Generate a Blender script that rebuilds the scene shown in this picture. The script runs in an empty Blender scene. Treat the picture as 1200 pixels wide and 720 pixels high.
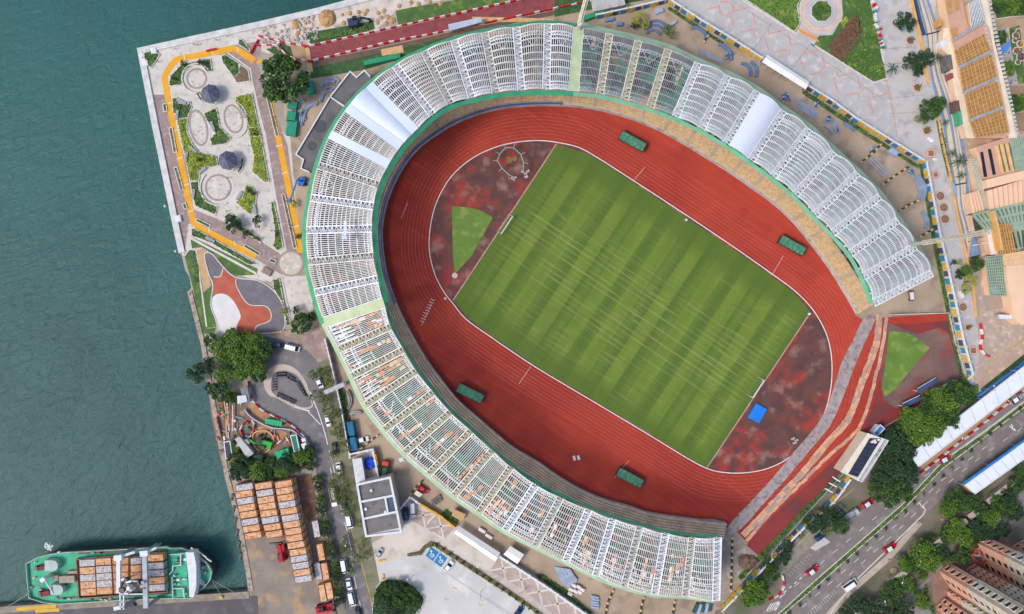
import bpy, bmesh, math, random
from mathutils import Vector, Matrix
R = random.Random(7)
C = bpy.context.scene.collection
S, H = 0.3, 240.0
rad = math.radians

# ---------------- camera, sky, sun, exposure ----------------
cam_d = bpy.data.cameras.new('camera'); cam = bpy.data.objects.new('camera', cam_d); C.objects.link(cam)
cam.location = (0, 0, H); cam.rotation_euler = (0, 0, 0)
cam_d.sensor_width = 36; cam_d.lens = 24; cam_d.clip_start = 1; cam_d.clip_end = 6000
bpy.context.scene.camera = cam
SUN_EL, SUN_AZ = 52, 248            # azimuth measured clockwise from +Y, sun stands to the lower left
wd = bpy.data.worlds.new('World'); bpy.context.scene.world = wd; wd.use_nodes = True
wn = wd.node_tree; sky = wn.nodes.new('ShaderNodeTexSky'); sky.sky_type = 'NISHITA'; sky.sun_disc = False
sky.sun_elevation = rad(SUN_EL); sky.sun_rotation = rad(SUN_AZ); sky.air_density = 1.3; sky.dust_density = 3.0; sky.ozone_density = 1.0
bg = wn.nodes['Background']; bg.inputs[1].default_value = 0.15
wn.links.new(sky.outputs[0], bg.inputs[0])
sd = bpy.data.lights.new('sun', 'SUN'); sd.energy = 1.5; sd.angle = rad(15.0); sd.color = (1.0, 0.95, 0.88)
sun = bpy.data.objects.new('sun', sd); C.objects.link(sun)
_a, _e = rad(SUN_AZ), rad(SUN_EL)
to_sun = Vector((math.sin(_a)*math.cos(_e), math.cos(_a)*math.cos(_e), math.sin(_e)))
sun.rotation_euler = to_sun.to_track_quat('Z', 'Y').to_euler(); sun.location = (0, 0, 300)
sc = bpy.context.scene
sc.view_settings.view_transform = 'Standard'; sc.view_settings.look = 'None'
sc.view_settings.gamma = 1; sc.view_settings.exposure = 0.34; sc.view_settings.use_curve_mapping = False

# ---------------- helpers ----------------
def W(px, py, z=0.0):
    k = S*(H-z)/H
    return Vector(((px-600)*k, (360-py)*k, z))
def crop(x0, y0, s):
    return lambda *p: [(x0+p[i]/s, y0+p[i+1]/s) for i in range(0, len(p), 2)]
def pw(pts, z=0.0): return [tuple(W(x, y, z)[:2]) for x, y in pts]
def lin(c):
    return tuple(((v/255)/12.92 if v/255 <= .04045 else ((v/255+.055)/1.055)**2.4) for v in c)
def smooth(pts, closed=True, n=4):
    out = []; m = len(pts); rng = range(m if closed else m-1)
    for i in rng:
        g = lambda k: pts[k % m] if closed else pts[min(max(k, 0), m-1)]
        p0, p1, p2, p3 = g(i-1), g(i), g(i+1), g(i+2)
        for j in range(n):
            t = j/n
            out.append(tuple(.5*(2*p1[a]+(p2[a]-p0[a])*t+(2*p0[a]-5*p1[a]+4*p2[a]-p3[a])*t*t+(-p0[a]+3*p1[a]-3*p2[a]+p3[a])*t**3) for a in range(len(p1))))
    if not closed: out.append(tuple(pts[-1]))
    return out
def ell(cx, cy, rx, ry=None, rot=0, n=28):
    ry = ry or rx; c, s = math.cos(rad(rot)), math.sin(rad(rot))
    return [(cx+rx*math.cos(t)*c-ry*math.sin(t)*s, cy+rx*math.cos(t)*s+ry*math.sin(t)*c) for t in [2*math.pi*i/n for i in range(n)]]
def resample(pts, step, closed=False):
    P = [Vector(p[:2]) for p in pts] + ([Vector(pts[0][:2])] if closed else [])
    out = []; d = 0.0
    for a, b in zip(P, P[1:]):
        L = (b-a).length
        if L < 1e-9: continue
        while d <= L:
            q = a+(b-a)*(d/L); out.append((q.x, q.y, math.atan2((b-a).y, (b-a).x))); d += step
        d -= L
    return out
def inside(p, poly):
    x, y = p[0], p[1]; r = False; j = len(poly)-1
    for i in range(len(poly)):
        xi, yi = poly[i][:2]; xj, yj = poly[j][:2]
        if (yi > y) != (yj > y) and x < (xj-xi)*(y-yi)/(yj-yi)+xi: r = not r
        j = i
    return r
def offset(pts, d, closed=True):
    m = len(pts); out = []
    for i in range(m):
        a = Vector(pts[(i-1) % m][:2]) if closed or i > 0 else None
        b = Vector(pts[i][:2]); c = Vector(pts[(i+1) % m][:2]) if closed or i < m-1 else None
        d1 = (b-a).normalized() if a is not None else (c-b).normalized()
        d2 = (c-b).normalized() if c is not None else d1
        n1 = Vector((-d1.y, d1.x)); n2 = Vector((-d2.y, d2.x)); n = n1+n2
        if n.length < 1e-6: n = n1
        n.normalize(); k = max(n.dot(n1), .4)
        q = b+n*(d/k); out.append((q.x, q.y))
    return out

class MB:
    def __init__(s): s.v = []; s.f = []; s.mi = []; s.m = 0
    def face(s, idx): s.f.append(idx); s.mi.append(s.m)
    def quad(s, a, b, c, d):
        n = len(s.v); s.v += [tuple(a), tuple(b), tuple(c), tuple(d)]; s.face((n, n+1, n+2, n+3)); return s
    def poly(s, pts, z):
        n = len(s.v)
        if sum(pts[i-1][0]*pts[i][1]-pts[i][0]*pts[i-1][1] for i in range(len(pts))) < 0: pts = pts[::-1]
        s.v += [(p[0], p[1], z) for p in pts]; s.face(tuple(range(n, n+len(pts)))); return s
    def prism(s, pts, z0, z1, ztop=None):
        if sum(pts[i-1][0]*pts[i][1]-pts[i][0]*pts[i-1][1] for i in range(len(pts))) < 0: pts = pts[::-1]
        n = len(s.v); m = len(pts)
        s.v += [(p[0], p[1], z0) for p in pts]+[(p[0], p[1], z1) for p in pts]
        s.face(tuple(range(n+m, n+2*m))); s.face(tuple(range(n+m-1, n-1, -1)))
        for i in range(m): j = (i+1) % m; s.face((n+i, n+j, n+m+j, n+m+i))
        return s
    def hexa(s, b, t):
        n = len(s.v); s.v += [tuple(p) for p in b]+[tuple(p) for p in t]
        for q in ((0,3,2,1), (4,5,6,7), (0,1,5,4), (1,2,6,5), (2,3,7,6), (3,0,4,7)): s.face(tuple(n+k for k in q))
        return s
    def box(s, x, y, z0, z1, w, d, rz=0, top=1.0, topd=None):
        c, si = math.cos(rz), math.sin(rz); td = top if topd is None else topd
        g = lambda a, b, z: (x+a*c-b*si, y+a*si+b*c, z)
        w /= 2; d /= 2
        return s.hexa([g(-w,-d,z0), g(w,-d,z0), g(w,d,z0), g(-w,d,z0)], [g(-w*top,-d*td,z1), g(w*top,-d*td,z1), g(w*top,d*td,z1), g(-w*top,d*td,z1)])
    def beam(s, p, q, w, h=None):
        h = h or w; p, q = Vector(p), Vector(q); d = q-p
        if d.length < 1e-6: return s
        d.normalize(); u = Vector((-d.y, d.x, 0))
        if u.length < 1e-4: u = Vector((1, 0, 0))
        u.normalize(); v = d.cross(u).normalized()*(h/2); u = u*(w/2)
        return s.hexa([p-u-v, p+u-v, p+u+v, p-u+v], [q-u-v, q+u-v, q+u+v, q-u+v])
    def path(s, pts, w, h=None):
        for a, b in zip(pts, pts[1:]): s.beam(a, b, w, h)
        return s
    def ribbon(s, pts, w, z0, z1, closed=False):
        a = offset(pts, w/2, closed); b = offset(pts, -w/2, closed); m = len(pts)
        n = len(s.v)
        for p, q in zip(a, b): s.v += [(q[0],q[1],z0), (p[0],p[1],z0), (p[0],p[1],z1), (q[0],q[1],z1)]
        for i in range(m if closed else m-1):
            A = n+4*i; B = n+4*((i+1) % m)
            for k in range(4):
                if z1-z0 < .02 and k != 2: continue
                l = (k+1) % 4; s.face((A+k, B+k, B+l, A+l))
        if not closed and z1-z0 >= .02:
            s.face((n, n+1, n+2, n+3)); e = n+4*(m-1); s.face((e+3, e+2, e+1, e))
        return s
    def cyl(s, x, y, z0, z1, r, n=10, r2=None):
        r2 = r if r2 is None else r2; k = len(s.v)
        for i in range(n):
            t = 2*math.pi*i/n; s.v.append((x+r*math.cos(t), y+r*math.sin(t), z0))
        for i in range(n):
            t = 2*math.pi*i/n; s.v.append((x+r2*math.cos(t), y+r2*math.sin(t), z1))
        for i in range(n): j = (i+1) % n; s.face((k+i, k+j, k+n+j, k+n+i))
        s.face(tuple(range(k+n, k+2*n))); s.face(tuple(range(k+n-1, k-1, -1))); return s
    def tube(s, p, q, r, n=8, r2=None):
        r2 = r if r2 is None else r2; p, q = Vector(p), Vector(q); d = (q-p).normalized()
        u = d.orthogonal().normalized(); v = d.cross(u); k = len(s.v)
        for c, rr in ((p, r), (q, r2)):
            for i in range(n): t = 2*math.pi*i/n; s.v.append(tuple(c+u*(rr*math.cos(t))+v*(rr*math.sin(t))))
        for i in range(n): j = (i+1) % n; s.face((k+i, k+j, k+n+j, k+n+i))
        s.face(tuple(range(k+n, k+2*n))); s.face(tuple(range(k+n-1, k-1, -1))); return s
    def blob(s, x, y, z, rx, ry, rz, seed=0, n=10, m=6, rough=.18):
        rr = random.Random(seed); k = len(s.v); half = z is not None
        for j in range(m):
            ph = math.pi/2*j/(m-1) if m > 1 else 0
            for i in range(n):
                t = 2*math.pi*i/n; q = 1+rr.uniform(-rough, rough)
                s.v.append((x+rx*q*math.cos(t)*math.cos(ph), y+ry*q*math.sin(t)*math.cos(ph), z+rz*math.sin(ph)*q))
        for j in range(m-1):
            for i in range(n): a = (i+1) % n; s.face((k+j*n+i, k+j*n+a, k+(j+1)*n+a, k+(j+1)*n+i))
        return s
    def leaf(s, p, size, rr, up=.6):
        n = Vector((rr.gauss(0, 1), rr.gauss(0, 1), rr.gauss(0, 1)+up*1.6)).normalized()
        u = n.orthogonal().normalized(); a = rr.uniform(0, 6.28); v = n.cross(u)
        u2 = (u*math.cos(a)+v*math.sin(a))*size*.5; v2 = n.cross(u2.normalized())*size*.32; p = Vector(p)
        k = len(s.v); s.v += [tuple(p-u2), tuple(p-v2), tuple(p+u2), tuple(p+v2)]; s.face((k, k+1, k+2, k+3))
    def build(s, name, mats, parent=None, base=False):
        me = bpy.data.meshes.new(name); off = Vector((0, 0, 0))
        if parent is not None: off = LOC.get(root_of(parent).name, Vector((0, 0, 0)))
        elif base and s.v:
            xs = [p[0] for p in s.v]; ys = [p[1] for p in s.v]; zs = [p[2] for p in s.v]
            off = Vector(((min(xs)+max(xs))/2, (min(ys)+max(ys))/2, min(zs)))
        me.from_pydata([(p[0]-off.x, p[1]-off.y, p[2]-off.z) for p in s.v], [], s.f)
        if not isinstance(mats, (list, tuple)): mats = [mats]
        for m in mats: me.materials.append(m)
        if len(mats) > 1: me.polygons.foreach_set('material_index', [min(i, len(mats)-1) for i in s.mi])
        me.update()
        o = bpy.data.objects.new(name, me); C.objects.link(o)
        if parent is not None: o.parent = parent
        elif base: o.location = off; LOC[o.name] = off
        return o
LOC = {}
def root_of(o):
    while o.parent is not None: o = o.parent
    return o
def thing(name, label, cat, loc=(0, 0, 0), group=None):
    o = bpy.data.objects.new(name, None); C.objects.link(o); o.empty_display_size = .5
    o.location = loc; LOC[o.name] = Vector(loc); o['label'] = label; o['category'] = cat
    if group: o['group'] = group
    return o
def tag(o, label, cat, group=None, kind=None):
    o['label'] = label; o['category'] = cat
    if group: o['group'] = group
    if kind: o['kind'] = kind
    return o
def struct(name, mb, m, parent=None):
    o = mb.build(name, m, parent)
    if parent is None: o['kind'] = 'structure'
    return o
def stuff(name, mb, m, label, cat):
    return tag(mb.build(name, m), label, cat, kind='stuff')
CH = {}
def kids(o):
    if o.name not in CH: CH[o.name] = [c for c in bpy.data.objects if c.parent == o]
    return CH[o.name]
def copy_tree(o, parent=None):
    c = o.copy(); C.objects.link(c)
    if parent is not None: c.parent = parent
    for ch in kids(o): copy_tree(ch, c)
    return c
USED = set()
def place(proto, x, y, z=0.0, rz=0.0, label=None, group=None, sc=1.0):
    if proto.name in USED: o = copy_tree(proto)
    else: kids(proto); o = proto; USED.add(proto.name)
    o.location = (x, y, z); o.rotation_euler = (0, 0, rz); o.scale = (sc, sc, sc) if not isinstance(sc, tuple) else sc
    if label: o['label'] = label
    if group: o['group'] = group
    return o
ORD = ['first','second','third','fourth','fifth','sixth','seventh','eighth','ninth','tenth','eleventh','twelfth','thirteenth','fourteenth','fifteenth','sixteenth','seventeenth','eighteenth','nineteenth','twentieth']
TENS = {20:'twenty', 30:'thirty', 40:'forty', 50:'fifty', 60:'sixty', 70:'seventy', 80:'eighty', 90:'ninety'}
def nth(i):
    if i < 20: return ORD[i]
    n = i+1; t = n//10*10; u = n % 10
    return {20:'twentieth',30:'thirtieth',40:'fortieth',50:'fiftieth',60:'sixtieth',70:'seventieth',80:'eightieth',90:'ninetieth'}[t] if u == 0 else TENS[t]+'-'+ORD[u-1]

# ---------------- materials ----------------
MATS = {}
def mat(name, c1, c2=None, scale=.3, rough=.75, metal=0, detail=6, contrast=.5, c3=None, s3=1.5, bump=0, bscale=8, island=0, spec=None, drough=0, dist=0):
    if name in MATS: return MATS[name]
    m = bpy.data.materials.new(name); m.use_nodes = True; nt = m.node_tree; N = nt.nodes; L = nt.links
    b = N['Principled BSDF']; b.inputs['Roughness'].default_value = rough; b.inputs['Metallic'].default_value = metal
    if spec is not None: b.inputs['Specular IOR Level'].default_value = spec
    if 'Diffuse Roughness' in b.inputs: b.inputs['Diffuse Roughness'].default_value = drough
    tc = N.new('ShaderNodeTexCoord')
    c2 = c2 or tuple(max(0, v*.86) for v in c1)
    nz = N.new('ShaderNodeTexNoise'); nz.inputs['Scale'].default_value = scale; nz.inputs['Detail'].default_value = detail; nz.inputs['Distortion'].default_value = dist
    L.new(tc.outputs['Object'], nz.inputs['Vector'])
    mr = N.new('ShaderNodeMapRange'); mr.inputs[1].default_value = .5-.5*(1-contrast)*.6-.04; mr.inputs[2].default_value = .5+.5*(1-contrast)*.6+.04
    L.new(nz.outputs['Fac'], mr.inputs[0])
    mx = N.new('ShaderNodeMix'); mx.data_type = 'RGBA'; mx.inputs[6].default_value = (*lin(c1), 1); mx.inputs[7].default_value = (*lin(c2), 1)
    L.new(mr.outputs[0], mx.inputs[0]); out = mx.outputs[2]
    if c3:
        n3 = N.new('ShaderNodeTexNoise'); n3.inputs['Scale'].default_value = s3; n3.inputs['Detail'].default_value = 8
        L.new(tc.outputs['Object'], n3.inputs['Vector'])
        r3 = N.new('ShaderNodeMapRange'); r3.inputs[1].default_value = .52; r3.inputs[2].default_value = .66
        L.new(n3.outputs['Fac'], r3.inputs[0])
        m3 = N.new('ShaderNodeMix'); m3.data_type = 'RGBA'; m3.inputs[7].default_value = (*lin(c3), 1)
        L.new(out, m3.inputs[6]); L.new(r3.outputs[0], m3.inputs[0]); out = m3.outputs[2]
    if island:
        g = N.new('ShaderNodeNewGeometry'); hs = N.new('ShaderNodeHueSaturation')
        r4 = N.new('ShaderNodeMapRange'); r4.inputs[3].default_value = 1-island; r4.inputs[4].default_value = 1+island
        L.new(g.outputs['Random Per Island'], r4.inputs[0]); L.new(r4.outputs[0], hs.inputs['Value'])
        L.new(out, hs.inputs['Color']); out = hs.outputs[0]
    L.new(out, b.inputs['Base Color'])
    if bump:
        nb = N.new('ShaderNodeTexNoise'); nb.inputs['Scale'].default_value = bscale; nb.inputs['Detail'].default_value = 5
        L.new(tc.outputs['Object'], nb.inputs['Vector']); bp = N.new('ShaderNodeBump'); bp.inputs['Strength'].default_value = bump; bp.inputs['Distance'].default_value = .1
        L.new(nb.outputs['Fac'], bp.inputs['Height']); L.new(bp.outputs[0], b.inputs['Normal'])
    MATS[name] = m; return m
def math_node(nt, op, a, b=None, c=None):
    n = nt.nodes.new('ShaderNodeMath'); n.operation = op
    for i, v in enumerate((a, b, c)):
        if v is None: continue
        if isinstance(v, (int, float)): n.inputs[i].default_value = v
        else: nt.links.new(v, n.inputs[i])
    return n.outputs[0]
def mixc(nt, f, a, b):
    n = nt.nodes.new('ShaderNodeMix'); n.data_type = 'RGBA'
    for i, v in ((0, f), (6, a), (7, b)):
        if isinstance(v, tuple): n.inputs[i].default_value = (*lin(v), 1)
        elif isinstance(v, (int, float)): n.inputs[i].default_value = v
        else: nt.links.new(v, n.inputs[i])
    return n.outputs[2]
def noise(nt, vec, scale, detail=5, lo=.4, hi=.6):
    n = nt.nodes.new('ShaderNodeTexNoise'); n.inputs['Scale'].default_value = scale; n.inputs['Detail'].default_value = detail
    nt.links.new(vec, n.inputs['Vector']); r = nt.nodes.new('ShaderNodeMapRange'); r.inputs[1].default_value = lo; r.inputs[2].default_value = hi
    nt.links.new(n.outputs['Fac'], r.inputs[0]); return r.outputs[0]
def rotated(nt, ang, loc=(0, 0, 0)):
    tc = nt.nodes.new('ShaderNodeTexCoord'); mp = nt.nodes.new('ShaderNodeMapping'); mp.vector_type = 'TEXTURE'
    mp.inputs['Rotation'].default_value = (0, 0, ang); mp.inputs['Location'].default_value = loc
    nt.links.new(tc.outputs['Object'], mp.inputs[0]); sp = nt.nodes.new('ShaderNodeSeparateXYZ'); nt.links.new(mp.outputs[0], sp.inputs[0])
    return tc.outputs['Object'], sp.outputs[0], sp.outputs[1], mp.outputs[0]
def newmat(name, rough=.8, spec=None):
    m = bpy.data.materials.new(name); m.use_nodes = True; b = m.node_tree.nodes['Principled BSDF']; b.inputs['Roughness'].default_value = rough
    if spec is not None: b.inputs['Specular IOR Level'].default_value = spec
    MATS[name] = m; return m, m.node_tree, b

white = mat('white_paint', (214,216,220), (196,199,205), scale=.8)
steel_white = mat('white_steel', (226,228,232), (204,207,214), scale=.6, rough=.6)
cream_steel = mat('cream_steel', (212,207,190), (188,182,162), scale=.6, rough=.6)
grey_steel = mat('grey_steel', (160,163,168), (128,131,138), scale=.7, rough=.6)
thin_steel = mat('thin_grey_steel', (212,212,214), (184,184,184), scale=.5, rough=.6)
clad = mat('cladding', (206,214,228), (188,198,216), scale=.06, rough=.45)
cladb = mat('cladding_blue', (186,198,220), (168,182,208), scale=.1, rough=.4)
concrete = mat('concrete', (190,186,180), (168,163,156), scale=.25, c3=(150,144,136), s3=.5)
conc_dark = mat('dark_concrete', (112,108,104), (90,86,84), scale=.3, c3=(74,72,70), s3=.6)
asphalt = mat('asphalt', (112,108,110), (94,91,94), scale=.08, c3=(126,120,120), s3=.3)
dirt = mat('bare_earth', (176,156,134), (150,130,110), scale=.08, c3=(132,116,98), s3=.15)
dark = mat('dark_metal', (52,52,56), (38,38,42), rough=.5)
glass = mat('dark_glass', (38,46,58), (26,32,42), rough=.12)
rubber = mat('rubber', (24,24,26), (18,18,20), rough=.9)
timber = mat('timber', (196,160,116), (172,134,92), scale=2)
kerbm = mat('kerb_stone', (206,200,192), (184,178,170), scale=.8)
linew = mat('line_paint', (222,220,216), (196,192,188), scale=1.5)
redp = mat('red_plastic', (200,34,50), (180,26,42), rough=.5)
whp = mat('white_plastic', (224,218,216), (204,198,196), rough=.5)
bluep = mat('blue_paint', (36,120,190), (28,104,170), rough=.6)
yell = mat('yellow_paint', (214,168,40), (196,150,30), rough=.7)
# ---------------- water, land ----------------
m, nt, b = newmat('sea_water', .5, .3)
v, x_, y_, mv = rotated(nt, rad(35))
n1 = noise(nt, v, .005, 5, .38, .62)
n1b = noise(nt, v, .05, 6, .3, .7)
n1c = noise(nt, v, .5, 5, .35, .68)
ca = mixc(nt, n1, (7,58,60), (32,84,82)); ca = mixc(nt, math_node(nt, 'MULTIPLY', n1b, .35), ca, (40,96,94))
ca = mixc(nt, math_node(nt, 'MULTIPLY', n1c, .30), ca, (34,88,86))
nt.links.new(ca, b.inputs['Base Color'])
st = nt.nodes.new('ShaderNodeMapping'); st.inputs['Scale'].default_value = (1, 2.2, 1); nt.links.new(mv, st.inputs[0])
w1 = nt.nodes.new('ShaderNodeTexNoise'); w1.inputs['Scale'].default_value = 1.1; w1.inputs['Detail'].default_value = 6; w1.inputs['Distortion'].default_value = .6
nt.links.new(st.outputs[0], w1.inputs['Vector'])
w2 = nt.nodes.new('ShaderNodeTexNoise'); w2.inputs['Scale'].default_value = .16; w2.inputs['Detail'].default_value = 3; w2.inputs['Distortion'].default_value = 1.0
nt.links.new(st.outputs[0], w2.inputs['Vector']); wh = math_node(nt, 'MULTIPLY_ADD', w2.outputs['Fac'], 3.0, w1.outputs['Fac'])
bp = nt.nodes.new('ShaderNodeBump'); bp.inputs['Strength'].default_value = .55; bp.inputs['Distance'].default_value = .3
nt.links.new(wh, bp.inputs['Height']); nt.links.new(bp.outputs[0], b.inputs['Normal'])
mb = MB(); mb.poly([(-3000,-3000),(3000,-3000),(3000,3000),(-3000,3000)], -2.6); struct('water', mb, m)

A = crop(160, 0, 4.5); B = crop(160, 150, 4.5); Cc = crop(200, 270, 4.5); D = crop(200, 400, 4.5); E = crop(200, 540, 4); F = crop(0, 600, 4.286)
G = crop(380, 500, 3.271); P8 = crop(600, 540, 4)
coast = A(5,255, 650,112) + [(372,10), (432,-6), (700,-60), (700,-3000), (9000,-3000), (9000,5000), (-3000,5000), (-3000,760), (0,713), (140,704), (280,697), (291,695), (288,668), (281,632), (276,604), (268,575), (264,560), (241,444), (235,402), (233,394), (220,342), (224,338), (222,325), (217,317), (213,300), (209,296), (204,270), (180,154)]
cw = pw(coast)
base_g = mat('ground', (164,154,142), (150,141,130), scale=.05, c3=(142,133,121), s3=.12)
mb = MB(); mb.prism(cw, -6, 0); struct('ground', mb, base_g)
Z = [0.0]
def sheet(name, pts, m, z=None, ker=None):
    """flat paving / grass sheet lying on the ground; every sheet sits 6 mm above the last"""
    if z is None: Z[0] += .004; z = Z[0]
    mb = MB(); mb.poly(pw(pts), z); return struct(name, mb, m)
def stripe(name, pts, w, m, closed=False, h=None, z=None):
    if z is None: Z[0] += .004; z = Z[0]
    mb = MB(); mb.ribbon(pw(pts), w, z if h is None else 0, z+.001 if h is None else h, closed); return struct(name, mb, m)
def many(name, lst, w, m):
    Z[0] += .004; mb = MB()
    for pts in lst: mb.ribbon(pw(pts), w, Z[0], Z[0]+.001)
    return struct(name, mb, m)
# sea wall cap
seawall = MB()
sw1 = pw([(432,-6), (372,10)] + A(650,116, 5,257) + [(180,154), (204,270), (210,297)])
seawall.ribbon(offset(sw1, .9 if False else 1.1, False), 2.2, 0, .5)
tag(seawall.build('sea_wall', mat('sea_wall_concrete', (206,204,202), (178,176,176), scale=.4), base=True), 'pale concrete sea wall round the waterfront park at upper left', 'sea wall')
q = MB(); q.ribbon(offset(pw([(220,342), (233,394), (236,404), (242,444), (264,560), (268,575), (276,606), (282,634), (288,668), (292,693)]), .8, False), 1.6, 0, .35)
tag(q.build('quay_wall', mat('quay_concrete', (176,158,142), (140,124,112), scale=.5, c3=(110,98,88), s3=.8), base=True), 'weathered brown quay wall beside the tree clump and container yard', 'quay wall')
# stadium surroundings
sheet('construction_ground', [(330,70),(400,80),(470,50),(560,30),(680,5),(790,0),(1000,115),(1070,190),(1095,290),(1122,370),(1132,440),(1000,500),(850,720),(700,720),(590,655),(480,575),(440,560),(400,470),(372,390),(345,330),(335,200)], dirt)
# ---------------- track ----------------
m, nt, b = newmat('track_rubber', .8, .25); TR = m
b.inputs['Diffuse Roughness'].default_value = .6
v, x_, y_, mv = rotated(nt, rad(-33.6))
c = mixc(nt, noise(nt, v, .02, 4, .38, .62), (172,64,48), (150,50,40))
c = mixc(nt, math_node(nt, 'MULTIPLY', noise(nt, v, .12, 7, .5, .75), .5), c, (138,46,40))
mp2 = nt.nodes.new('ShaderNodeMapping'); mp2.inputs['Scale'].default_value = (.12, 3, 1); nt.links.new(mv, mp2.inputs[0])
c = mixc(nt, math_node(nt, 'MULTIPLY', noise(nt, mp2.outputs[0], .35, 5, .48, .75), .35), c, (196,84,66))
nt.links.new(c, b.inputs['Base Color'])
track_out = [(851,619),(840,609),(810,608),(767,602),(728,590),(700,582),(665,565),(630,541),(598,522),(568,496),(540,472),(512,438),(498,418),(480,387),(465,356),(453,320),(449,290),(448,268),(453,240),(465,210),(483,182),(500,167),(530,147),(565,133),(600,126),(640,124),(670,125),(700,129),(740,140),(782,158),(840,193),(880,220),(920,251),(953,290),(980,328),(1003,370)]
track_poly = track_out + [(1010,374),(1112,367),(1126,440),(1060,487),(975,565),(893,655),(865,625)]
sheet('running_track', smooth(track_out, False, 4)[:-1] + track_poly[len(track_out)-1:], TR)
inner = [(652,167),(630,165),(605,167),(580,173),(553,186),(529,207),(513,234),(505,262),(503,292),(509,320),(520,342),(531,356),(546,374),(575,395),(627,430),(694,470),(761,510),(800,534),(828,549),(850,554),(875,554),(900,549),(924,537),(945,518),(962,494),(972,464),(975,432),(972,404),(964,382),(950,360),(930,340),(900,318),(850,283),(790,243),(730,204),(700,185),(678,173)]
infield_m, nt, b = newmat('worn_infield', .85)
v = nt.nodes.new('ShaderNodeTexCoord').outputs['Object']
c = mixc(nt, noise(nt, v, .07, 10, .46, .58), (96,60,54), (144,52,42))
c = mixc(nt, math_node(nt, 'MULTIPLY', noise(nt, v, .25, 10, .44, .6), .8), c, (78,52,52))
c = mixc(nt, math_node(nt, 'MULTIPLY', noise(nt, v, .16, 10, .55, .68), .7), c, (146,116,104))
nt.links.new(c, b.inputs['Base Color'])
ism = smooth(inner, True, 4)
sheet('infield', ism, infield_m)
_p = pw(ism); SGN = 1 if sum(_p[i-1][0]*_p[i][1]-_p[i][0]*_p[i-1][1] for i in range(len(_p))) < 0 else -1
for k in range(1, 9):
    o = offset(pw(ism), SGN*1.22*k, True)
    Z[0] += .004; q = MB(); q.ribbon(o, .09, Z[0], Z[0]+.001, True); struct('lane_line', q, mat('lane_paint', (206,112,92), (180,70,58), scale=.3))
q = MB(); q.ribbon(pw(ism), .3, 0, .1, True); struct('track_kerb', q, linew)
# extra faint run-off lanes on the lower left straight
many('track_marks', [[(506,356),(494,382)],[(720,560),(737,540)],[(470,256),(478,238)],[(720,300),(738,288)],[(905,322),(918,300)],[(742,212),(756,196)],[(608,450),(622,430)]], .1, linew)
many('track_marks', [[(497+1.55*i,378-3.2*i),(492+1.55*i,376-3.2*i)] for i in range(9)], .16, linew)
sheet('worn_track', [(874,640),(905,606),(945,569),(1004,514),(1020,484),(1033,440),(1041,380),(1070,380),(1112,376),(1126,440),(1060,487),(975,565),(893,655)], mat('worn_track', (134,44,42), (112,42,42), scale=.12, c3=(92,52,52), s3=.12, detail=9))
# worn dark apron inside the right bend
apron = mat('worn_apron', (88,62,62), (124,96,88), scale=.07, c3=(140,50,48), s3=.09, dist=1)
sheet('worn_apron', [(1040,378),(1075,392),(1100,384),(1112,392),(1125,440),(1075,470),(1050,478),(1035,470),(1030,420)], apron)
# ---------------- pitch ----------------
m, nt, b = newmat('pitch_grass', .9)
v, s_, t_, mv = rotated(nt, rad(-33.6), (*W(741,360)[:2], 0))
n_big = noise(nt, v, .03, 5, .35, .65); n_f = noise(nt, v, 1.2, 4, .3, .7)
wob = math_node(nt, 'MULTIPLY', n_big, .05)
band = math_node(nt, 'SINE', math_node(nt, 'MULTIPLY', s_, 2*math.pi/10.2)); band = math_node(nt, 'MULTIPLY_ADD', band, 4.5, .5)
band.node.use_clamp = True
band2 = math_node(nt, 'SINE', math_node(nt, 'MULTIPLY', s_, 2*math.pi/6.3)); band2 = math_node(nt, 'MULTIPLY_ADD', band2, .5, .5)
c = mixc(nt, band, (98,118,36), (74,98,30))
c = mixc(nt, math_node(nt, 'MULTIPLY', band2, .25), c, (122,144,54))
mp2 = nt.nodes.new('ShaderNodeMapping'); mp2.inputs['Scale'].default_value = (.12, 1.3, 1); nt.links.new(mv, mp2.inputs[0])
ln = noise(nt, mp2.outputs[0], .8, 3, .52, .66)
patch = noise(nt, v, .035, 4, .42, .6)
c = mixc(nt, math_node(nt, 'MULTIPLY', math_node(nt, 'MULTIPLY', ln, patch), .35), c, (150,146,88))
ln2 = math_node(nt, 'SINE', math_node(nt, 'MULTIPLY', t_, 2*math.pi/1.9)); ln2 = math_node(nt, 'MULTIPLY_ADD', ln2, 2.0, -.5); ln2.node.use_clamp = True
ab = math_node(nt, 'ABSOLUTE', t_); mk = nt.nodes.new('ShaderNodeMapRange'); mk.inputs[1].default_value = 17; mk.inputs[2].default_value = 6; nt.links.new(ab, mk.inputs[0]); mk = math_node(nt, 'MULTIPLY_ADD', mk.outputs[0], .8, .2)
c = mixc(nt, math_node(nt, 'MULTIPLY', math_node(nt, 'MULTIPLY', ln2, noise(nt, mp2.outputs[0], .35, 4, .42, .6)), math_node(nt, 'MULTIPLY', mk, .55)), c, (150,150,88))
c = mixc(nt, math_node(nt, 'MULTIPLY', noise(nt, v, .12, 6, .45, .7), .4), c, (88,104,36))
c = mixc(nt, math_node(nt, 'MULTIPLY', n_f, .2), c, (60,96,24))
e1_ = nt.nodes.new('ShaderNodeMapRange'); e1_.inputs[1].default_value = 47; e1_.inputs[2].default_value = 52; nt.links.new(math_node(nt, 'ABSOLUTE', s_), e1_.inputs[0])
e2_ = nt.nodes.new('ShaderNodeMapRange'); e2_.inputs[1].default_value = 26; e2_.inputs[2].default_value = 31; nt.links.new(math_node(nt, 'ABSOLUTE', t_), e2_.inputs[0])
c = mixc(nt, math_node(nt, 'MULTIPLY', math_node(nt, 'MAXIMUM', e1_.outputs[0], e2_.outputs[0]), .75), c, (74,98,30))
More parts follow.
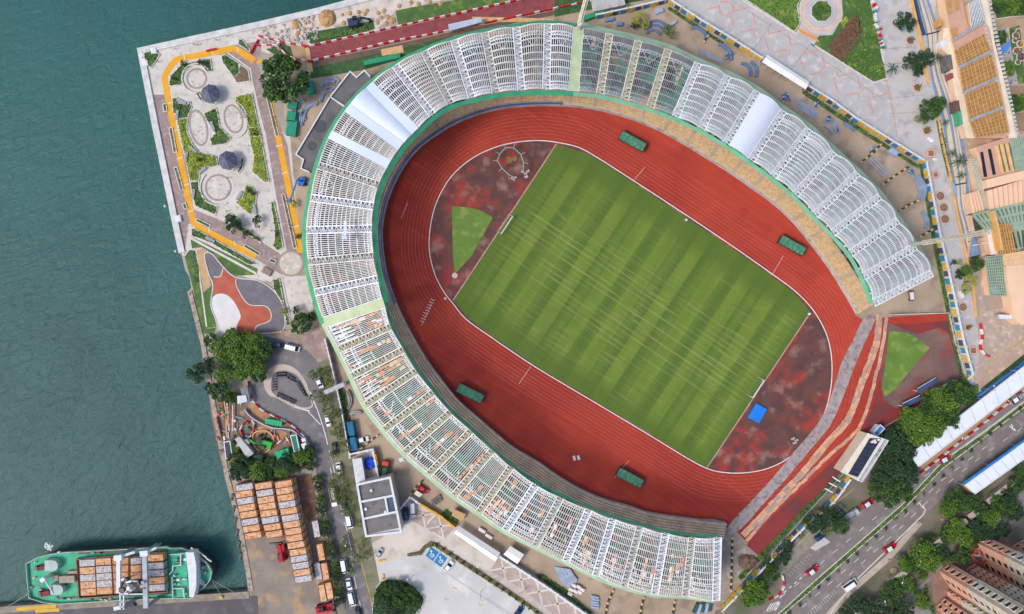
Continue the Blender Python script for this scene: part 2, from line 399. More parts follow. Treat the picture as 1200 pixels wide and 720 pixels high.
nt.links.new(c, b.inputs['Base Color']); PITCH = m
pitch = [(652,169),(690,181),(722,201),(790,246),(850,286),(900,321),(930,343),(950,366),(828,549),(800,532),(761,508),(694,468),(627,428),(577,394),(548,372),(531,352)]
sheet('football_pitch', pitch, PITCH)
many('pitch_edge', [[(652,169),(531,352)],[(950,366),(828,549)]], .4, mat('edge_stone', (186,150,140), (160,120,112)))
lawn = mat('lawn', (98,128,44), (80,112,34), scale=.15, c3=(124,138,66), s3=.25)
lawn2 = mat('lawn_rich', (72,104,40), (56,84,34), scale=.3, c3=(100,122,54), s3=.35)
lawnd = mat('lawn_dark', (50,86,38), (40,72,34), scale=.4, c3=(66,100,48), s3=.6)
Q6 = crop(480,150,4.8)
sheet('throwing_sector', Q6(238,440, 330,448, 400,465, 468,505, 350,720) + [(533,321)] + Q6(244,720), lawn)
ZTRACK = None
sheet('throwing_sector', [(1042,388),(1062,390),(1078,398),(1089,408),(1070,430),(1050,455),(1037,466),(1034,455)], lawn)
q = MB(); q.cyl(*W(533,323,0)[:2], Z[0], Z[0]+.03, 1.0, 20); struct('throwing_circle', q, concrete)

ZTRACK = Z[0]+.01
# ---------------- stadium ----------------
# (outer x, outer y, inner x, inner y, kind)
T = [(839,704,841,630),(803,699,811,630),(767,697,780,625),(731,688,750,617),(698,675,718,608),(663,658,690,597),(627,640,657,583),(592,622,628,568),(561,601,599,547),(532,581,577,528),(502,556,552,505),(474,531,528,483),(450,504,508,460),(428,475,488,435),(412,441,473,410),(397,410,458,383),(380,378,450,355),(369,343,443,327),(361,307,438,300),(359,270,436,268),(364,232,438,242),(373,194,444,217),(387,158,456,193),(407,127,470,172),(433,100,487,154),(463,77,507,135),(497,60,528,122),(532,47,553,115),(568,38,581,109),(605,32,611,106),(642,28,640,105),(678,32,672,107),(714,40,703,110),(748,48,732,117),(783,58,762,126),(818,74,792,137),(853,89,822,151),(887,107,851,168),(918,130,880,188),(948,151,906,207),(977,178,932,228),(1005,203,955,252),(1031,230,976,273),(1052,258,997,297),(1073,289,1012,324),(1092,320,1024,355)]
ZO, ZI = 18.0, 23.0
NT = len(T)
TO = [W(t[0], t[1], ZO) for t in T]; TI = [W(t[2], t[3], ZI) for t in T]
def isect(p, d, poly):
    best = None
    for a, b in zip(poly, poly[1:]):
        a = Vector(a); e = Vector(b)-a; den = d.x*e.y-d.y*e.x
        if abs(den) < 1e-9: continue
        w = a-p; t = (w.x*e.y-w.y*e.x)/den; u = (w.x*d.y-w.y*d.x)/den
        if t > 2 and -.02 <= u <= 1.02 and (best is None or t < best): best = t
    return best
stad = thing('stadium', 'huge oval stadium with white steel truss roof under construction round the red track', 'stadium', W(741, 372))
tb = pw(smooth([(866,640),(851,619)]+track_out[1:]+[(1008,385)], False, 4))
seat_g = mat('seat_green', (70,172,132), (48,148,108), scale=.8, c3=(120,120,110), s3=1.2)
seat_o = mat('seat_board_orange', (216,150,112), (196,122,86), scale=1)
tier_g = mat('tier_grey', (122,116,110), (88,82,78), scale=.5, c3=(96,86,80), s3=.8)
tier_b = mat('tier_brown', (150,112,90), (110,82,68), scale=.6)
tier_d = mat('tier_shade', (56,50,54), (40,36,40), scale=.6)  # shade below the roof steel, put into the tier colour
frontw = mat('front_terrace_timber', (204,176,136), (180,150,112), scale=.9, c3=(150,128,102), s3=2.5, detail=10)
frontg = mat('front_terrace_grey', (178,160,140), (150,132,116), scale=.4, c3=(186,156,122), s3=.8)
bi = []
for i in range(NT):
    p = Vector(TO[i][:2]); d = (Vector(TI[i][:2])-p).normalized(); t = isect(p, d, tb)
    if t is None: t = (Vector(TI[i][:2])-p).length+3
    t = max(t, (Vector(TI[i][:2])-p).length*.85)
    bi.append(p+d*t)
bi[0] = Vector(W(849,612)[:2]); bi[1] = Vector(W(812,608)[:2])
bi[-1] = Vector(W(1003,367)[:2])
O2 = smooth([tuple(v[:2]) for v in TO], False, 4); I2 = smooth([tuple(v) for v in bi], False, 4)
def region(i):
    return 'S' if i < 8 else 'SW' if i < 16 else 'W' if i < 23 else 'N' if i < 31 else 'C' if i < 35 else 'E'
DIST = {'S': (5,2,2,2,3), 'SW': (12,1,2,1,1), 'W': (2,1,4,3,6), 'N': (1,0,3,5,7), 'C': (8,1,2,2,5), 'E': (5,0,4,1,5)}
ROWS = 26
for i in range(NT-1):
    q = MB(); reg = region(i); wts = DIST[reg]; rr = random.Random(100+i)
    nu = 8
    for r in range(ROWS):
        v0 = .02+.98*r/ROWS; v1 = .02+.98*(r+1)/ROWS; z = 14.5-(12.2)*(r/ROWS)
        for u in range(nu):
            fu0 = i*4+u*.5; fu1 = fu0+.5
            def gp(f, vv):
                a = int(f); fr = f-a; a2 = min(a+1, len(O2)-1)
                o = Vector(O2[a]).lerp(Vector(O2[a2]), fr); n = Vector(I2[a]).lerp(Vector(I2[a2]), fr)
                return o.lerp(n, vv)
            front = r > ROWS*.74
            if u in (0,) : q.m = 2 if not front else 5
            elif front: q.m = 6 if reg in ('N', 'C', 'E') else 5
            else:
                cell = random.Random(hash((i, r//4, u//2))); q.m = cell.choices(range(5), wts)[0]
                if rr.random() < .12: q.m = rr.choices(range(5), wts)[0]
            a, b2, c2, d2 = gp(fu0, v0), gp(fu0, v1), gp(fu1, v1), gp(fu1, v0)
            q.quad((*a, z), (*b2, z), (*c2, z), (*d2, z)); zn = z-12.2/ROWS
            q.quad((*b2, z), (*b2, zn), (*c2, zn), (*c2, z))
    q.build('seating_tier', [seat_g, seat_o, tier_g, tier_b, tier_d, frontg, frontw], stad)
# front wall of the bowl and the outer wall
q = MB(); q.ribbon([tuple(p) for p in I2], .5, 0, 2.6); q.build('front_wall', concrete, stad)
q = MB(); q.ribbon([tuple(p) for p in I2[64:124]], .5, 2.62, 3.3); q.build('blue_railing', mat('rail_blue', (66,92,160), (56,80,140)), stad)
q = MB(); q.ribbon([tuple(p) for p in offset([tuple(v) for v in O2], -.6, False)], .6, 0, 14.3); q.build('outer_wall', conc_dark, stad)
def tr_frame(i):
    p, n = TO[i], TI[i]; d = Vector((n.x-p.x, n.y-p.y)).normalized(); s = Vector((-d.y, d.x, 0))
    return p, n, s
HW = 1.15
steel_b = mat('white_steel_dusty', (214,212,208), (194,192,188), scale=.5, rough=.7, c3=(172,168,162), s3=1.2)
thin_b = mat('thin_steel_dusty', (206,204,200), (184,180,176), scale=.4, rough=.7)
def truss(i):
    p, n, s = tr_frame(i); reg = region(i)
    if i in (16, 31):
        q = MB(); L = (n-p).length
        q.hexa([p-s*1.7-Vector((0,0,.6)), n-s*1.7-Vector((0,0,.6)), n+s*1.7-Vector((0,0,.6)), p+s*1.7-Vector((0,0,.6))], [p-s*1.7, n-s*1.7, n+s*1.7, p+s*1.7])
        o = q.build('roof_gutter', mat('gutter_green', (186,198,160), (164,178,138), scale=.3), stad); o['label'] = 'pale green solid gutter between two roof halves'; return
    m = cream_steel if (8 <= i <= 15 or 32 <= i <= 34) else steel_b if i % 5 in (1, 3) and i < 31 else steel_white
    q = MB()
    for k in (-1, 1): q.beam(p+s*HW*k, n+s*HW*k, .42, .42)
    low = Vector((0, 0, -2.6)); q.beam(p+low*.5, n+low*.4, .4, .4)
    nseg = 15
    for k in range(nseg):
        a = p.lerp(n, k/nseg); b_ = p.lerp(n, (k+1)/nseg); c_ = p.lerp(n, (k+.5)/nseg)
        q.beam(a+s*HW, c_-s*HW, .17); q.beam(c_-s*HW, b_+s*HW, .17); q.beam(a-s*HW, c_+s*HW+low*.3, .13); q.beam(c_+s*HW+low*.3, b_-s*HW, .13)
        if k % 2: q.beam(a+s*HW, c_+low*.45, .14); q.beam(c_+low*.45, b_-s*HW, .14)
        if k % 2 == 0: q.beam(a-s*HW, a+s*HW, .16)
    for w_ in (p.lerp(n, .08), p.lerp(n, .36), p.lerp(n, .66)):
        q.tube((w_.x, w_.y, 6), (w_.x, w_.y, w_.z-1.0), .35)
    q.build('roof_truss', m, stad)
    if i in (22, 23, 24):
        q = MB(); u = Vector((0,0,.35)); q.hexa([p-s*1.5+u, n-s*1.5+u, n+s*1.5+u, p+s*1.5+u], [p-s*1.5+u*1.5, n-s*1.5+u*1.5, n+s*1.5+u*1.5, p+s*1.5+u*1.5])
        q.build('truss_cover', clad, stad)
for i in range(NT): truss(i)
DENSE = {19, 25, 39}
for i in range(NT-1):
    pa, na, sa = tr_frame(i); pb, nb, sb = tr_frame(i+1); reg = region(i)
    if (pb-pa).dot(sa) < 0: sa = -sa
    if (pa-pb).dot(sb) < 0: sb = -sb
    ha = 1.7 if i in (16, 31) else HW+.1; hb = 1.7 if i+1 in (16, 31) else HW+.1
    p0, n0, p1, n1 = pa+sa*ha, na+sa*ha, pb+sb*hb, nb+sb*hb
    rise = {'SW': .5, 'S': .8, 'C': .8, 'W': .7, 'N': 1.1, 'E': 1.7}[reg]
    def bp_(u, v, dz=0):
        a = p0.lerp(n0, v); b_ = p1.lerp(n1, v); r = a.lerp(b_, u); return Vector((r.x, r.y, r.z+rise*4*u*(1-u)*(1-.35*v)+dz))
    if i in (23, 37):
        q = MB(); nu, nv = 10, 12
        for u in range(nu):
            for v in range(nv):
                q.quad(bp_(u/nu, v/nv, .2), bp_(u/nu, (v+1)/nv, .2), bp_((u+1)/nu, (v+1)/nv, .2), bp_((u+1)/nu, v/nv, .2))
        for v in range(nv+1):
            q.path([bp_(u/nu, v/nv, -.1) for u in range(nu+1)], .2)
        for v in range(1, 26): q.path([bp_(u/nu, v/26, .22) for u in range(nu+1)], .05, .06)
        q.build('roof_cladding', clad if i == 23 else mat('cladding_east', (214,218,228), (204,208,220), scale=.05), stad); continue
    main = thin_steel if reg == 'C' else steel_white
    narch = 15 if i in DENSE else {'S': 9, 'SW': 2, 'W': 9, 'N': 9, 'C': 8, 'E': 9}[reg]
    aw = {'S': .24, 'SW': .26, 'W': .3, 'N': .36, 'C': .13, 'E': .34}[reg]
    q = MB(); K = 8
    vs = [.01+.98*(k/narch)**1.0 for k in range(narch+1)]
    for k, v in enumerate(vs): q.path([bp_(u/K, v) for u in range(K+1)], aw if k not in (0,) else aw*1.1, .3)
    for u_ in (0, 1): q.beam(bp_(u_, 0), bp_(u_, 1), .22)
    # double arches with lacing at the eaves and the inner lip
    bands = [(.12, .17), (.93, .98)] if reg != 'SW' else [(.2, .215), (.93, .985)]
    for va, vb in bands:
        q.path([bp_(u/K, va) for u in range(K+1)], aw*.9, .25); q.path([bp_(u/K, vb) for u in range(K+1)], aw*.9, .25)
        for u in range(K*2):
            f = (u+.0)/(K*2); g = (u+1)/(K*2)
            q.beam(bp_(f, va if u % 2 else vb), bp_(g, vb if u % 2 else va), .16)
    if reg in ('N', 'C') or i in (4, 20, 38): q.beam(bp_(.08, .12), bp_(.5, .34), .2); q.beam(bp_(.92, .12), bp_(.5, .34), .2)
    if reg == 'SW' or reg == 'S':
        rr = random.Random(i*3)
        q.path([bp_(u/K, .26) for u in range(K+1)], .28); q.path([bp_(u/K, .06) for u in range(K+1)], .2)
        for _ in range(4): u = rr.random(); v = rr.uniform(0, .3); q.beam(bp_(u, v, .1), bp_(min(1, u+rr.uniform(.1,.3)), v+.12, .1), .22)
    q.build('roof_arches', steel_b if main is steel_white and i % 4 == 1 and i < 31 else main, stad)
    # purlins run out from the trusses' inner to outer ends
    q = MB(); wbay = (bp_(0, .5)-bp_(1, .5)).length
    npl = {'S': 11, 'SW': 11, 'W': 11, 'N': 10, 'C': 12, 'E': 15}[reg]; pwid = {'S': .17, 'SW': .2, 'W': .24, 'N': .24, 'C': .17, 'E': .24}[reg]
    for k in range(1, npl):
        u = k/npl; KK = 6
        q.path([bp_(u, j/KK, .16) for j in range(KK+1)], pwid, .25)
    q.build('roof_purlins', grey_steel if reg == 'C' else thin_b if i % 3 and i < 31 else thin_steel, stad)
# netting round the outside, lip netting inside, pale where the photograph shows it pale
net_g = mat('scaffold_net_green', (78,158,118), (60,136,98), scale=.3)
net_p = mat('scaffold_net_pale', (164,186,156), (138,166,134), scale=.3)
net_b = mat('scaffold_net_bright', (34,144,104), (26,124,90), scale=.3)
net_m = mat('scaffold_net_mid', (104,166,134), (88,150,118), scale=.3)
def netband(i0, i1, side, w_in, w_out, m, z_in=-.2, z_out=-2.5):
    q = MB(); src = TO if side == 'o' else TI
    cl = smooth([tuple(v) for v in src[i0:i1+1]], False, 6)
    flat = [c_[:2] for c_ in cl]; sgn = -1 if side == 'o' else 1
    # outwards is to the left of the clockwise walk
    a = offset(flat, sgn*(-w_in), False); b_ = offset(flat, sgn*w_out*(1 if side == 'o' else -1), False)
    for k in range(len(cl)-1):
        wz = lambda j: cl[j][2]
        sc_ = lambda j: 0.0
        q.quad((*a[k], wz(k)+z_in), (*a[k+1], wz(k+1)+z_in), (*b_[k+1], wz(k+1)+z_out), (*b_[k], wz(k)+z_out))
    o = q.build('netting', m, stad); return o
netband(0, 16, 'o', -.3, -1.9, net_p); netband(16, 31, 'o', -.2, -2.2, net_g); netband(31, 45, 'o', -.2, -2.8, net_p)
netband(0, 16, 'i', .3, .9, net_b, 0, -.6); netband(16, 31, 'i', .3, 1.5, net_b, 0, -.6); netband(31, 45, 'i', .3, 1.3, net_m, 0, -.6)
# ---------------- prototypes: trees ----------------
fol_mid = mat('foliage_mid', (56,92,30), (36,66,26), scale=.5, island=.45, rough=.6, c3=(92,126,32), s3=.4)
fol_bright = mat('foliage_bright', (88,120,30), (56,90,26), scale=.45, island=.4, rough=.6, c3=(132,162,28), s3=.5)
fol_dark = mat('foliage_dark', (40,70,36), (28,52,28), scale=.5, island=.45, rough=.6, c3=(56,90,44), s3=.5)
fol_olive = mat('foliage_olive', (96,112,52), (70,88,40), scale=.6, island=.4, rough=.7, c3=(122,130,62), s3=.8)
fol_yel = mat('foliage_yellow', (166,172,56), (128,144,44), scale=.5, island=.35, rough=.7, c3=(82,116,34), s3=.35)
fol_red = mat('foliage_red', (112,62,48), (88,60,40), scale=.5, island=.3, rough=.7, c3=(96,92,42), s3=.6)
bark = mat('bark', (96,80,66), (72,60,50), scale=3, rough=.9)
def make_tree(name, m, Rr, h, nleaf, nlobe, seed, lsz=.6, gap=.0, flat=.62, rad_var=.35):
    rr = random.Random(seed); t = thing(name, 'tree', 'tree')
    lobes = []
    for i in range(nlobe):
        a = rr.uniform(0, 6.283); d = Rr*math.sqrt(rr.random())*.86*(1 if i % 4 else 1.08); edge = d/Rr
        lobes.append((d*math.cos(a), d*math.sin(a), h*(1-.32*edge**2)+rr.uniform(-.8, .5), Rr*rr.uniform(.15, .2+rad_var*.55)*(1-.3*edge)))
    q = MB(); per = nleaf//nlobe
    for (x, y, z, r) in lobes:
        for _ in range(per):
            v = Vector((rr.gauss(0,1), rr.gauss(0,1), rr.gauss(0,1)+.35)).normalized()*r*rr.uniform(.7, 1.08)
            q.leaf((x+v.x, y+v.y, z+v.z*flat*1.25), lsz*rr.uniform(.7, 1.3), rr)
    q.build('crown', m, t)
    q = MB(); top = h*.62; q.tube((0,0,-.1), (rr.uniform(-.2,.2), rr.uniform(-.2,.2), top), .045*Rr+.08, 8, .03*Rr+.05)
    for (x, y, z, r) in lobes[::2]: q.tube((0, 0, top*.85), (x*.8, y*.8, z-r*.3), .022*Rr+.03, 5, .012*Rr)
    q.build('trunk', bark, t); return t
TREE = {}
for nm, m_, sd_, k_, R_, h_, n_, lb_, ls_ in [('broadleaf_tree', fol_mid, 1, 'mid', 5, 7, 3600, 40, .62), ('broadleaf_tree', fol_bright, 2, 'bright', 5, 7.4, 3800, 42, .62), ('broadleaf_tree', fol_dark, 3, 'dark', 5, 7, 3600, 32, .6), ('broadleaf_tree', mat('foliage_warm', (84,104,40), (58,80,32), scale=.5, island=.45, rough=.6, c3=(112,124,44), s3=.4), 14, 'mid2', 5, 6.6, 3400, 28, .66),
        ('street_tree', fol_olive, 4, 'olive', 3.6, 5.2, 700, 22, .5), ('street_tree', fol_olive, 8, 'olive2', 3.6, 5.6, 620, 18, .5), ('small_tree', fol_dark, 5, 'small', 2.5, 4.2, 900, 16, .42), ('small_tree', fol_yel, 6, 'yellow', 2.5, 4.0, 700, 14, .42)]:
    TREE[k_] = (make_tree(nm, m_, R_, h_, n_, lb_, sd_, ls_), R_, h_)
def make_palm(name, m, seed, L=2.6, h=5.0, nf=9):
    rr = random.Random(seed); t = thing(name, 'palm', 'palm tree')
    for k in range(nf):
        q = MB(); a = 6.283*k/nf+rr.uniform(-.2, .2); le = L*rr.uniform(.8, 1.15); prev = None
        for j in range(8):
            s = (j+.5)/8; c = Vector((math.cos(a)*le*s, math.sin(a)*le*s, h+.7*math.sin(s*2.4)-1.5*s*s)); 
            w = .55*math.sin(math.pi*min(1, s*.85+.12)); side = Vector((-math.sin(a), math.cos(a), -.35))
            for sg in (-1, 1):
                e = c+Vector((side.x*sg, side.y*sg, -.35))*w+Vector((math.cos(a), math.sin(a), 0))*.25
                n = len(q.v); d = Vector((math.cos(a), math.sin(a), 0))*.13
                q.v += [tuple(c-d), tuple(c+d), tuple(e)]; q.face((n, n+1, n+2))
            if prev is not None: q.beam(prev, c, .06)
            prev = c
        q.build('frond', m, t)
    q = MB(); q.tube((0,0,-.1), (0,0,h), .2, 8, .14); q.build('trunk', bark, t); return t
TREE['palm'] = (make_palm('palm_tree', fol_dark, 11), 2.6, 5.0)
def tree(px, py, rpx, kind, label, group=None, cat=None):
    p, R0, h0 = TREE[kind]; s = rpx*S/R0; z = h0*s*.8
    w = W(px, py, z); k = R.uniform(.92, 1.08)
    return place(p, w.x, w.y, 0, R.uniform(0, 6.28), label, group, sc=(s*k, s/k, s*.9))
def shrubs(q, poly_px, n_m2=2.2, h=.7, sz=.5, seed=1, zb=.15):
    """small leaf faces over a planted bed"""
    P = pw(poly_px); xs = [p[0] for p in P]; ys = [p[1] for p in P]; rr = random.Random(seed)
    n = int((max(xs)-min(xs))*(max(ys)-min(ys))*n_m2)
    for _ in range(n):
        p = (rr.uniform(min(xs), max(xs)), rr.uniform(min(ys), max(ys)))
        if inside(p, P): q.leaf((p[0], p[1], zb+rr.random()**1.5*h), sz*rr.uniform(.6, 1.4), rr, .9)
soil = mat('soil', (120,98,72), (98,80,60), scale=.8)
def planter(label, poly_px, m=None, seed=1, kerb=True, h=.7, dens=3.0, name='planted_bed', cat='flower bed', base=None, group=None):
    m = m or fol_mid
    if m is fol_yel: dens = 8; base = mat('yellow_cover', (138,148,54), (100,120,40), scale=.4)
    elif dens == 3.0: dens = 5
    P = pw(poly_px)
    c = Vector((sum(p[0] for p in P)/len(P), sum(p[1] for p in P)/len(P), 0)); t = thing(name, label, cat, c, group)
    q = MB(); q.prism(P, 0, .22); q.build('lawn', base or lawn2, t)
    if kerb: q = MB(); q.ribbon(P, .3, 0, .34, True); q.build('kerb', kerbm, t)
    q = MB(); shrubs(q, poly_px, dens, h, .55, seed, .2)
    if q.v: q.build('foliage', m, t)
    return t
# ---------------- prototypes: vehicles ----------------
def car_body(q, L, w, zs, cab, hood):
    """lofted profile: list of (x, z) outline with taper of width by height"""
    pass
def paint(name, c): return mat('paint_'+name, c, tuple(max(0, v-8) for v in c), scale=.5, rough=.28)
tail = mat('tail_light', (170,20,20)); head = mat('head_light', (230,230,220), rough=.2)
def make_car(name, label, cat, pm, roofm=None, L=4.4, w=1.78, h=1.45, style='sedan'):
    t = thing(name, label, cat); q = MB()
    secs = {'sedan': [(-.5,.35,.62),(-.49,.55,.86),(-.40,.9,.97),(-.22,.92,1),(.12,.92,1),(.30,.84,.98),(.44,.72,.92),(.495,.5,.8),(.5,.32,.7)],
            'van': [(-.5,.35,.9),(-.5,1.0,.96),(-.48,1.05,1),(.2,1.05,1),(.36,1.0,.98),(.46,.85,.94),(.5,.6,.86),(.5,.35,.8)]}[style]
    n = len(secs); k = len(q.v)
    for (x, z, ww) in secs: q.v += [(x*L, -w/2*ww, .28), (x*L, -w/2*ww, z), (x*L, w/2*ww, z), (x*L, w/2*ww, .28)]
    for i in range(n-1):
        for j in range(4): a = k+4*i; b_ = a+4; l = (j+1) % 4; q.face((a+j, b_+j, b_+l, a+l))
    q.face((k, k+1, k+2, k+3)); e = k+4*(n-1); q.face((e+3, e+2, e+1, e)); q.build('body', pm, t)
    x0, x1, r0, r1 = (-.38, .26, -.26, .08) if style == 'sedan' else (-.485, .40, -.47, .24)
    zb, zt = (.9, h) if style == 'sedan' else (1.03, h)
    q = MB(); a = w*.46; b_ = w*.38
    q.hexa([(x0*L,-a,zb),(x1*L,-a,zb),(x1*L,a,zb),(x0*L,a,zb)], [(r0*L,-b_,zt-.04),(r1*L,-b_,zt-.04),(r1*L,b_,zt-.04),(r0*L,b_,zt-.04)]); q.build('window', glass, t)
    q = MB(); q.hexa([(r0*L-.05,-b_-.02,zt-.06),(r1*L+.05,-b_-.02,zt-.06),(r1*L+.05,b_+.02,zt-.06),(r0*L-.05,b_+.02,zt-.06)], [(r0*L+.08,-b_+.08,zt+.02),(r1*L-.05,-b_+.08,zt+.02),(r1*L-.05,b_-.08,zt+.02),(r0*L+.08,b_-.08,zt+.02)]); q.build('roof', roofm or pm, t)
    for sx in (-.31, .31):
        for sy in (-1, 1): q = MB(); q.tube((sx*L, sy*(w/2-.2), .32), (sx*L, sy*(w/2+.01), .32), .32, 10); q.build('wheel', rubber, t)
    for sy in (-1, 1):
        q = MB(); q.box(L*.478, sy*w*.31, .55, .72, .14, .32); q.build('headlight', head, t)
        q = MB(); q.box(-L*.488, sy*w*.34, .6, .8, .1, .28); q.build('tail_light', tail, t)
        q = MB(); q.box(L*.16, sy*(w/2+.07), .9, 1.04, .16, .16); q.build('mirror', pm, t)
    return t
def make_truck(name, label, cabm, bedm, L=7.0, w=2.2, load=None):
    t = thing(name, label, 'truck')
    q = MB(); q.box(L*.38, 0, .5, 2.3, L*.22, w*.95, 0, .9); q.build('cab', cabm, t)
    q = MB(); q.box(L*.455, 0, 1.3, 2.1, L*.09, w*.86, 0, .8); q.build('windscreen', glass, t)
    q = MB(); q.box(-L*.12, 0, .9, 1.1, L*.74, w); 
    for sy in (-1, 1): q.box(-L*.12, sy*(w/2-.04), 1.1, 2.0, L*.74, .08)
    q.box(-L*.49, 0, 1.1, 2.0, .08, w-.18); q.box(L*.25, 0, 1.1, 2.2, .08, w-.18); q.build('cargo_bed', bedm, t)
    q = MB(); q.box(-.1, 0, .5, .88, L*.9, .8); q.build('chassis', dark, t)
    if load: q = MB(); q.box(-L*.12, 0, 1.11, 1.6, L*.66, w*.8, 0, .8); q.build('load', load, t)
    for sx in (-.36, -.2, .36):
        for sy in (-1, 1): q = MB(); q.tube((sx*L, sy*(w/2-.35), .45), (sx*L, sy*(w/2), .45), .45, 10); q.build('wheel', rubber, t)
    return t
def make_motorbike():
    t = thing('motorbike', 'parked motorbike', 'motorbike')
    for x in (-.62, .62): q = MB(); q.tube((x, -.06, .3), (x, .06, .3), .3, 12); q.build('wheel', rubber, t)
    q = MB(); q.box(.15, 0, .55, .9, .6, .32, 0, .75); q.build('fuel_tank', mat('bike_paint', (40,48,70), (30,34,48), rough=.3), t)
    q = MB(); q.box(-.35, 0, .68, .84, .62, .28, 0, .85); q.build('seat', rubber, t)
    q = MB(); q.beam((.42, -.38, 1.0), (.42, .38, 1.0), .05); q.beam((.42, 0, .95), (.62, 0, .35), .08); q.build('handlebar', grey_steel, t)
    q = MB(); q.box(0, 0, .25, .6, .7, .28); q.build('engine', grey_steel, t)
    q = MB(); q.box(-.68, 0, .75, 1.1, .34, .36, 0, .9); q.build('luggage_box', mat('bike_box', (120,124,132), (90,94,102)), t)
    return t
def make_barrier(name, m):
    t = thing(name, 'barrier', 'road barrier'); q = MB()
    q.box(0, 0, 0, .35, 1.9, .62, 0, 1, .8); q.box(0, 0, .35, 1.0, 1.86, .5, 0, 1, .55); q.build('body', m, t)
    q = MB(); q.cyl(.5, 0, 1.0, 1.06, .1, 8); q.build('filler_cap', m, t)
    return t
bar_r = make_barrier('traffic_barrier', redp); bar_w = make_barrier('traffic_barrier', whp)
def barriers(pts_px, where, group, step=2.0, pattern='rw', shift=0):
    P = resample(pw(pts_px), step)
    for i, (x, y, a) in enumerate(P):
        c = pattern[(i+shift) % len(pattern)]; pr = bar_r if c == 'r' else bar_w
        place(pr, x+R.uniform(-.06,.06), y+R.uniform(-.06,.06), Z[0], a+R.uniform(-.05,.05), ('red' if c == 'r' else 'white')+' plastic water-filled barrier '+where, group)
rust = None
m, nt, b = newmat('rusty_container', .85)
v, x_, y_, mv = rotated(nt, 0)
nz = noise(nt, v, .9, 8, .42, .6); oi = nt.nodes.new('ShaderNodeObjectInfo').outputs['Random']
ad = nt.nodes.new('ShaderNodeVectorMath'); ad.operation = 'ADD'; nt.links.new(v, ad.inputs[0]); cm_ = nt.nodes.new('ShaderNodeCombineXYZ'); nt.links.new(math_node(nt, 'MULTIPLY', oi, 60), cm_.inputs[0]); nt.links.new(cm_.outputs[0], ad.inputs[1])
nz = noise(nt, ad.outputs[0], .8, 8, .40, .60)
c = mixc(nt, nz, (214,142,88), (222,178,134)); c = mixc(nt, math_node(nt, 'MULTIPLY', noise(nt, ad.outputs[0], 1.3, 7, .5, .66), .75), c, (214,198,180)); c = mixc(nt, math_node(nt, 'MULTIPLY', noise(nt, ad.outputs[0], 1.1, 6, .56, .66), .8), c, (160,92,54))
nt.links.new(c, b.inputs['Base Color']); rustm = m
m, nt, b = newmat('grey_container', .8)
v, x_, y_, mv = rotated(nt, 0); oi = nt.nodes.new('ShaderNodeObjectInfo').outputs['Random']
ad = nt.nodes.new('ShaderNodeVectorMath'); ad.operation = 'ADD'; nt.links.new(v, ad.inputs[0]); cm_ = nt.nodes.new('ShaderNodeCombineXYZ'); nt.links.new(math_node(nt, 'MULTIPLY', oi, 60), cm_.inputs[0]); nt.links.new(cm_.outputs[0], ad.inputs[1])
c = mixc(nt, noise(nt, ad.outputs[0], 1.2, 8, .4, .6), (206,202,202), (176,176,182)); c = mixc(nt, math_node(nt, 'MULTIPLY', noise(nt, ad.outputs[0], 1.6, 7, .53, .62), .85), c, (170,104,62))
nt.links.new(c, b.inputs['Base Color']); greym = m
def make_container(m):
    t = thing('shipping_container', 'container', 'container'); L, w, h = 5.9, 2.2, 2.59
    q = MB(); q.box(0, 0, .05, h-.06, L-.1, w-.1)
    n = 22
    for k in range(n):
        x = -L/2+.2+(L-.4)*(k+.5)/n; q.box(x, 0, h-.08, h-.02, (L-.4)/n*.5, w-.3)
        for sy in (-1, 1): q.box(x, sy*(w/2-.03), .2, h-.2, (L-.4)/n*.5, .05)
    q.build('shell', m, t)
    q = MB()
    for sy in (-1, 1):
        for z in (.08, h-.08): q.box(0, sy*(w/2-.06), z-.08, z+.08, L, .12)
        for sx in (-1, 1): q.box(sx*(L/2-.08), sy*(w/2-.08), .15, h-.15, .16, .16)
    for sx in (-1, 1):
        for z in (.08, h-.08): q.box(sx*(L/2-.06), 0, z-.08, z+.08, .12, w-.24)
    q.build('corner_frame', mat('frame_rust', (104,78,62), (84,64,54)), t)
    for sy in (-1, 1): q = MB(); q.box(L/2-.03, sy*.56, .2, h-.2, .06, 1.06); q.build('door', m, t)
    return t
con_o, con_g = make_container(rustm), make_container(greym)
def make_bench():
    t = thing('bench', 'bench', 'bench'); q = MB()
    for k in range(4): q.box(0, -.3+.2*k, .42, .48, 2.6, .16)
    q.build('seat', grey_steel, t)
    for x in (-1.1, 1.1): q = MB(); q.box(x, 0, 0, .42, .2, .6); q.build('leg', concrete, t)
    return t
bench = make_bench()
def make_block(name, m):
    t = thing(name, 'block', 'concrete block'); q = MB(); q.box(0, 0, 0, .75, .95, .6, 0, .92); q.build('block_body', m, t); return t
blk_d = make_block('concrete_block', mat('block_navy', (46,58,78), (36,44,60))); blk_y = make_block('concrete_block', mat('block_sand', (206,178,120), (190,160,104)))
def blocks(pts_px, where, group):
    for i, (x, y, a) in enumerate(resample(pw(pts_px), 1.15)):
        place(blk_d if i % 2 else blk_y, x, y, Z[0], a+R.uniform(-.2,.2), ('dark blue' if i % 2 else 'sand coloured')+' concrete block '+where, group)
def make_lamp():
    t = thing('street_lamp', 'lamp', 'street lamp'); q = MB(); q.tube((0,0,0), (0,0,7), .09, 8, .06); q.build('pole', grey_steel, t)
    q = MB(); q.beam((0,0,6.95), (1.6,0,7.2), .08); q.build('arm', grey_steel, t)
    q = MB(); q.box(1.7, 0, 7.1, 7.24, .7, .3, 0, .8); q.build('lamp_head', steel_white, t); return t
lamp = make_lamp()
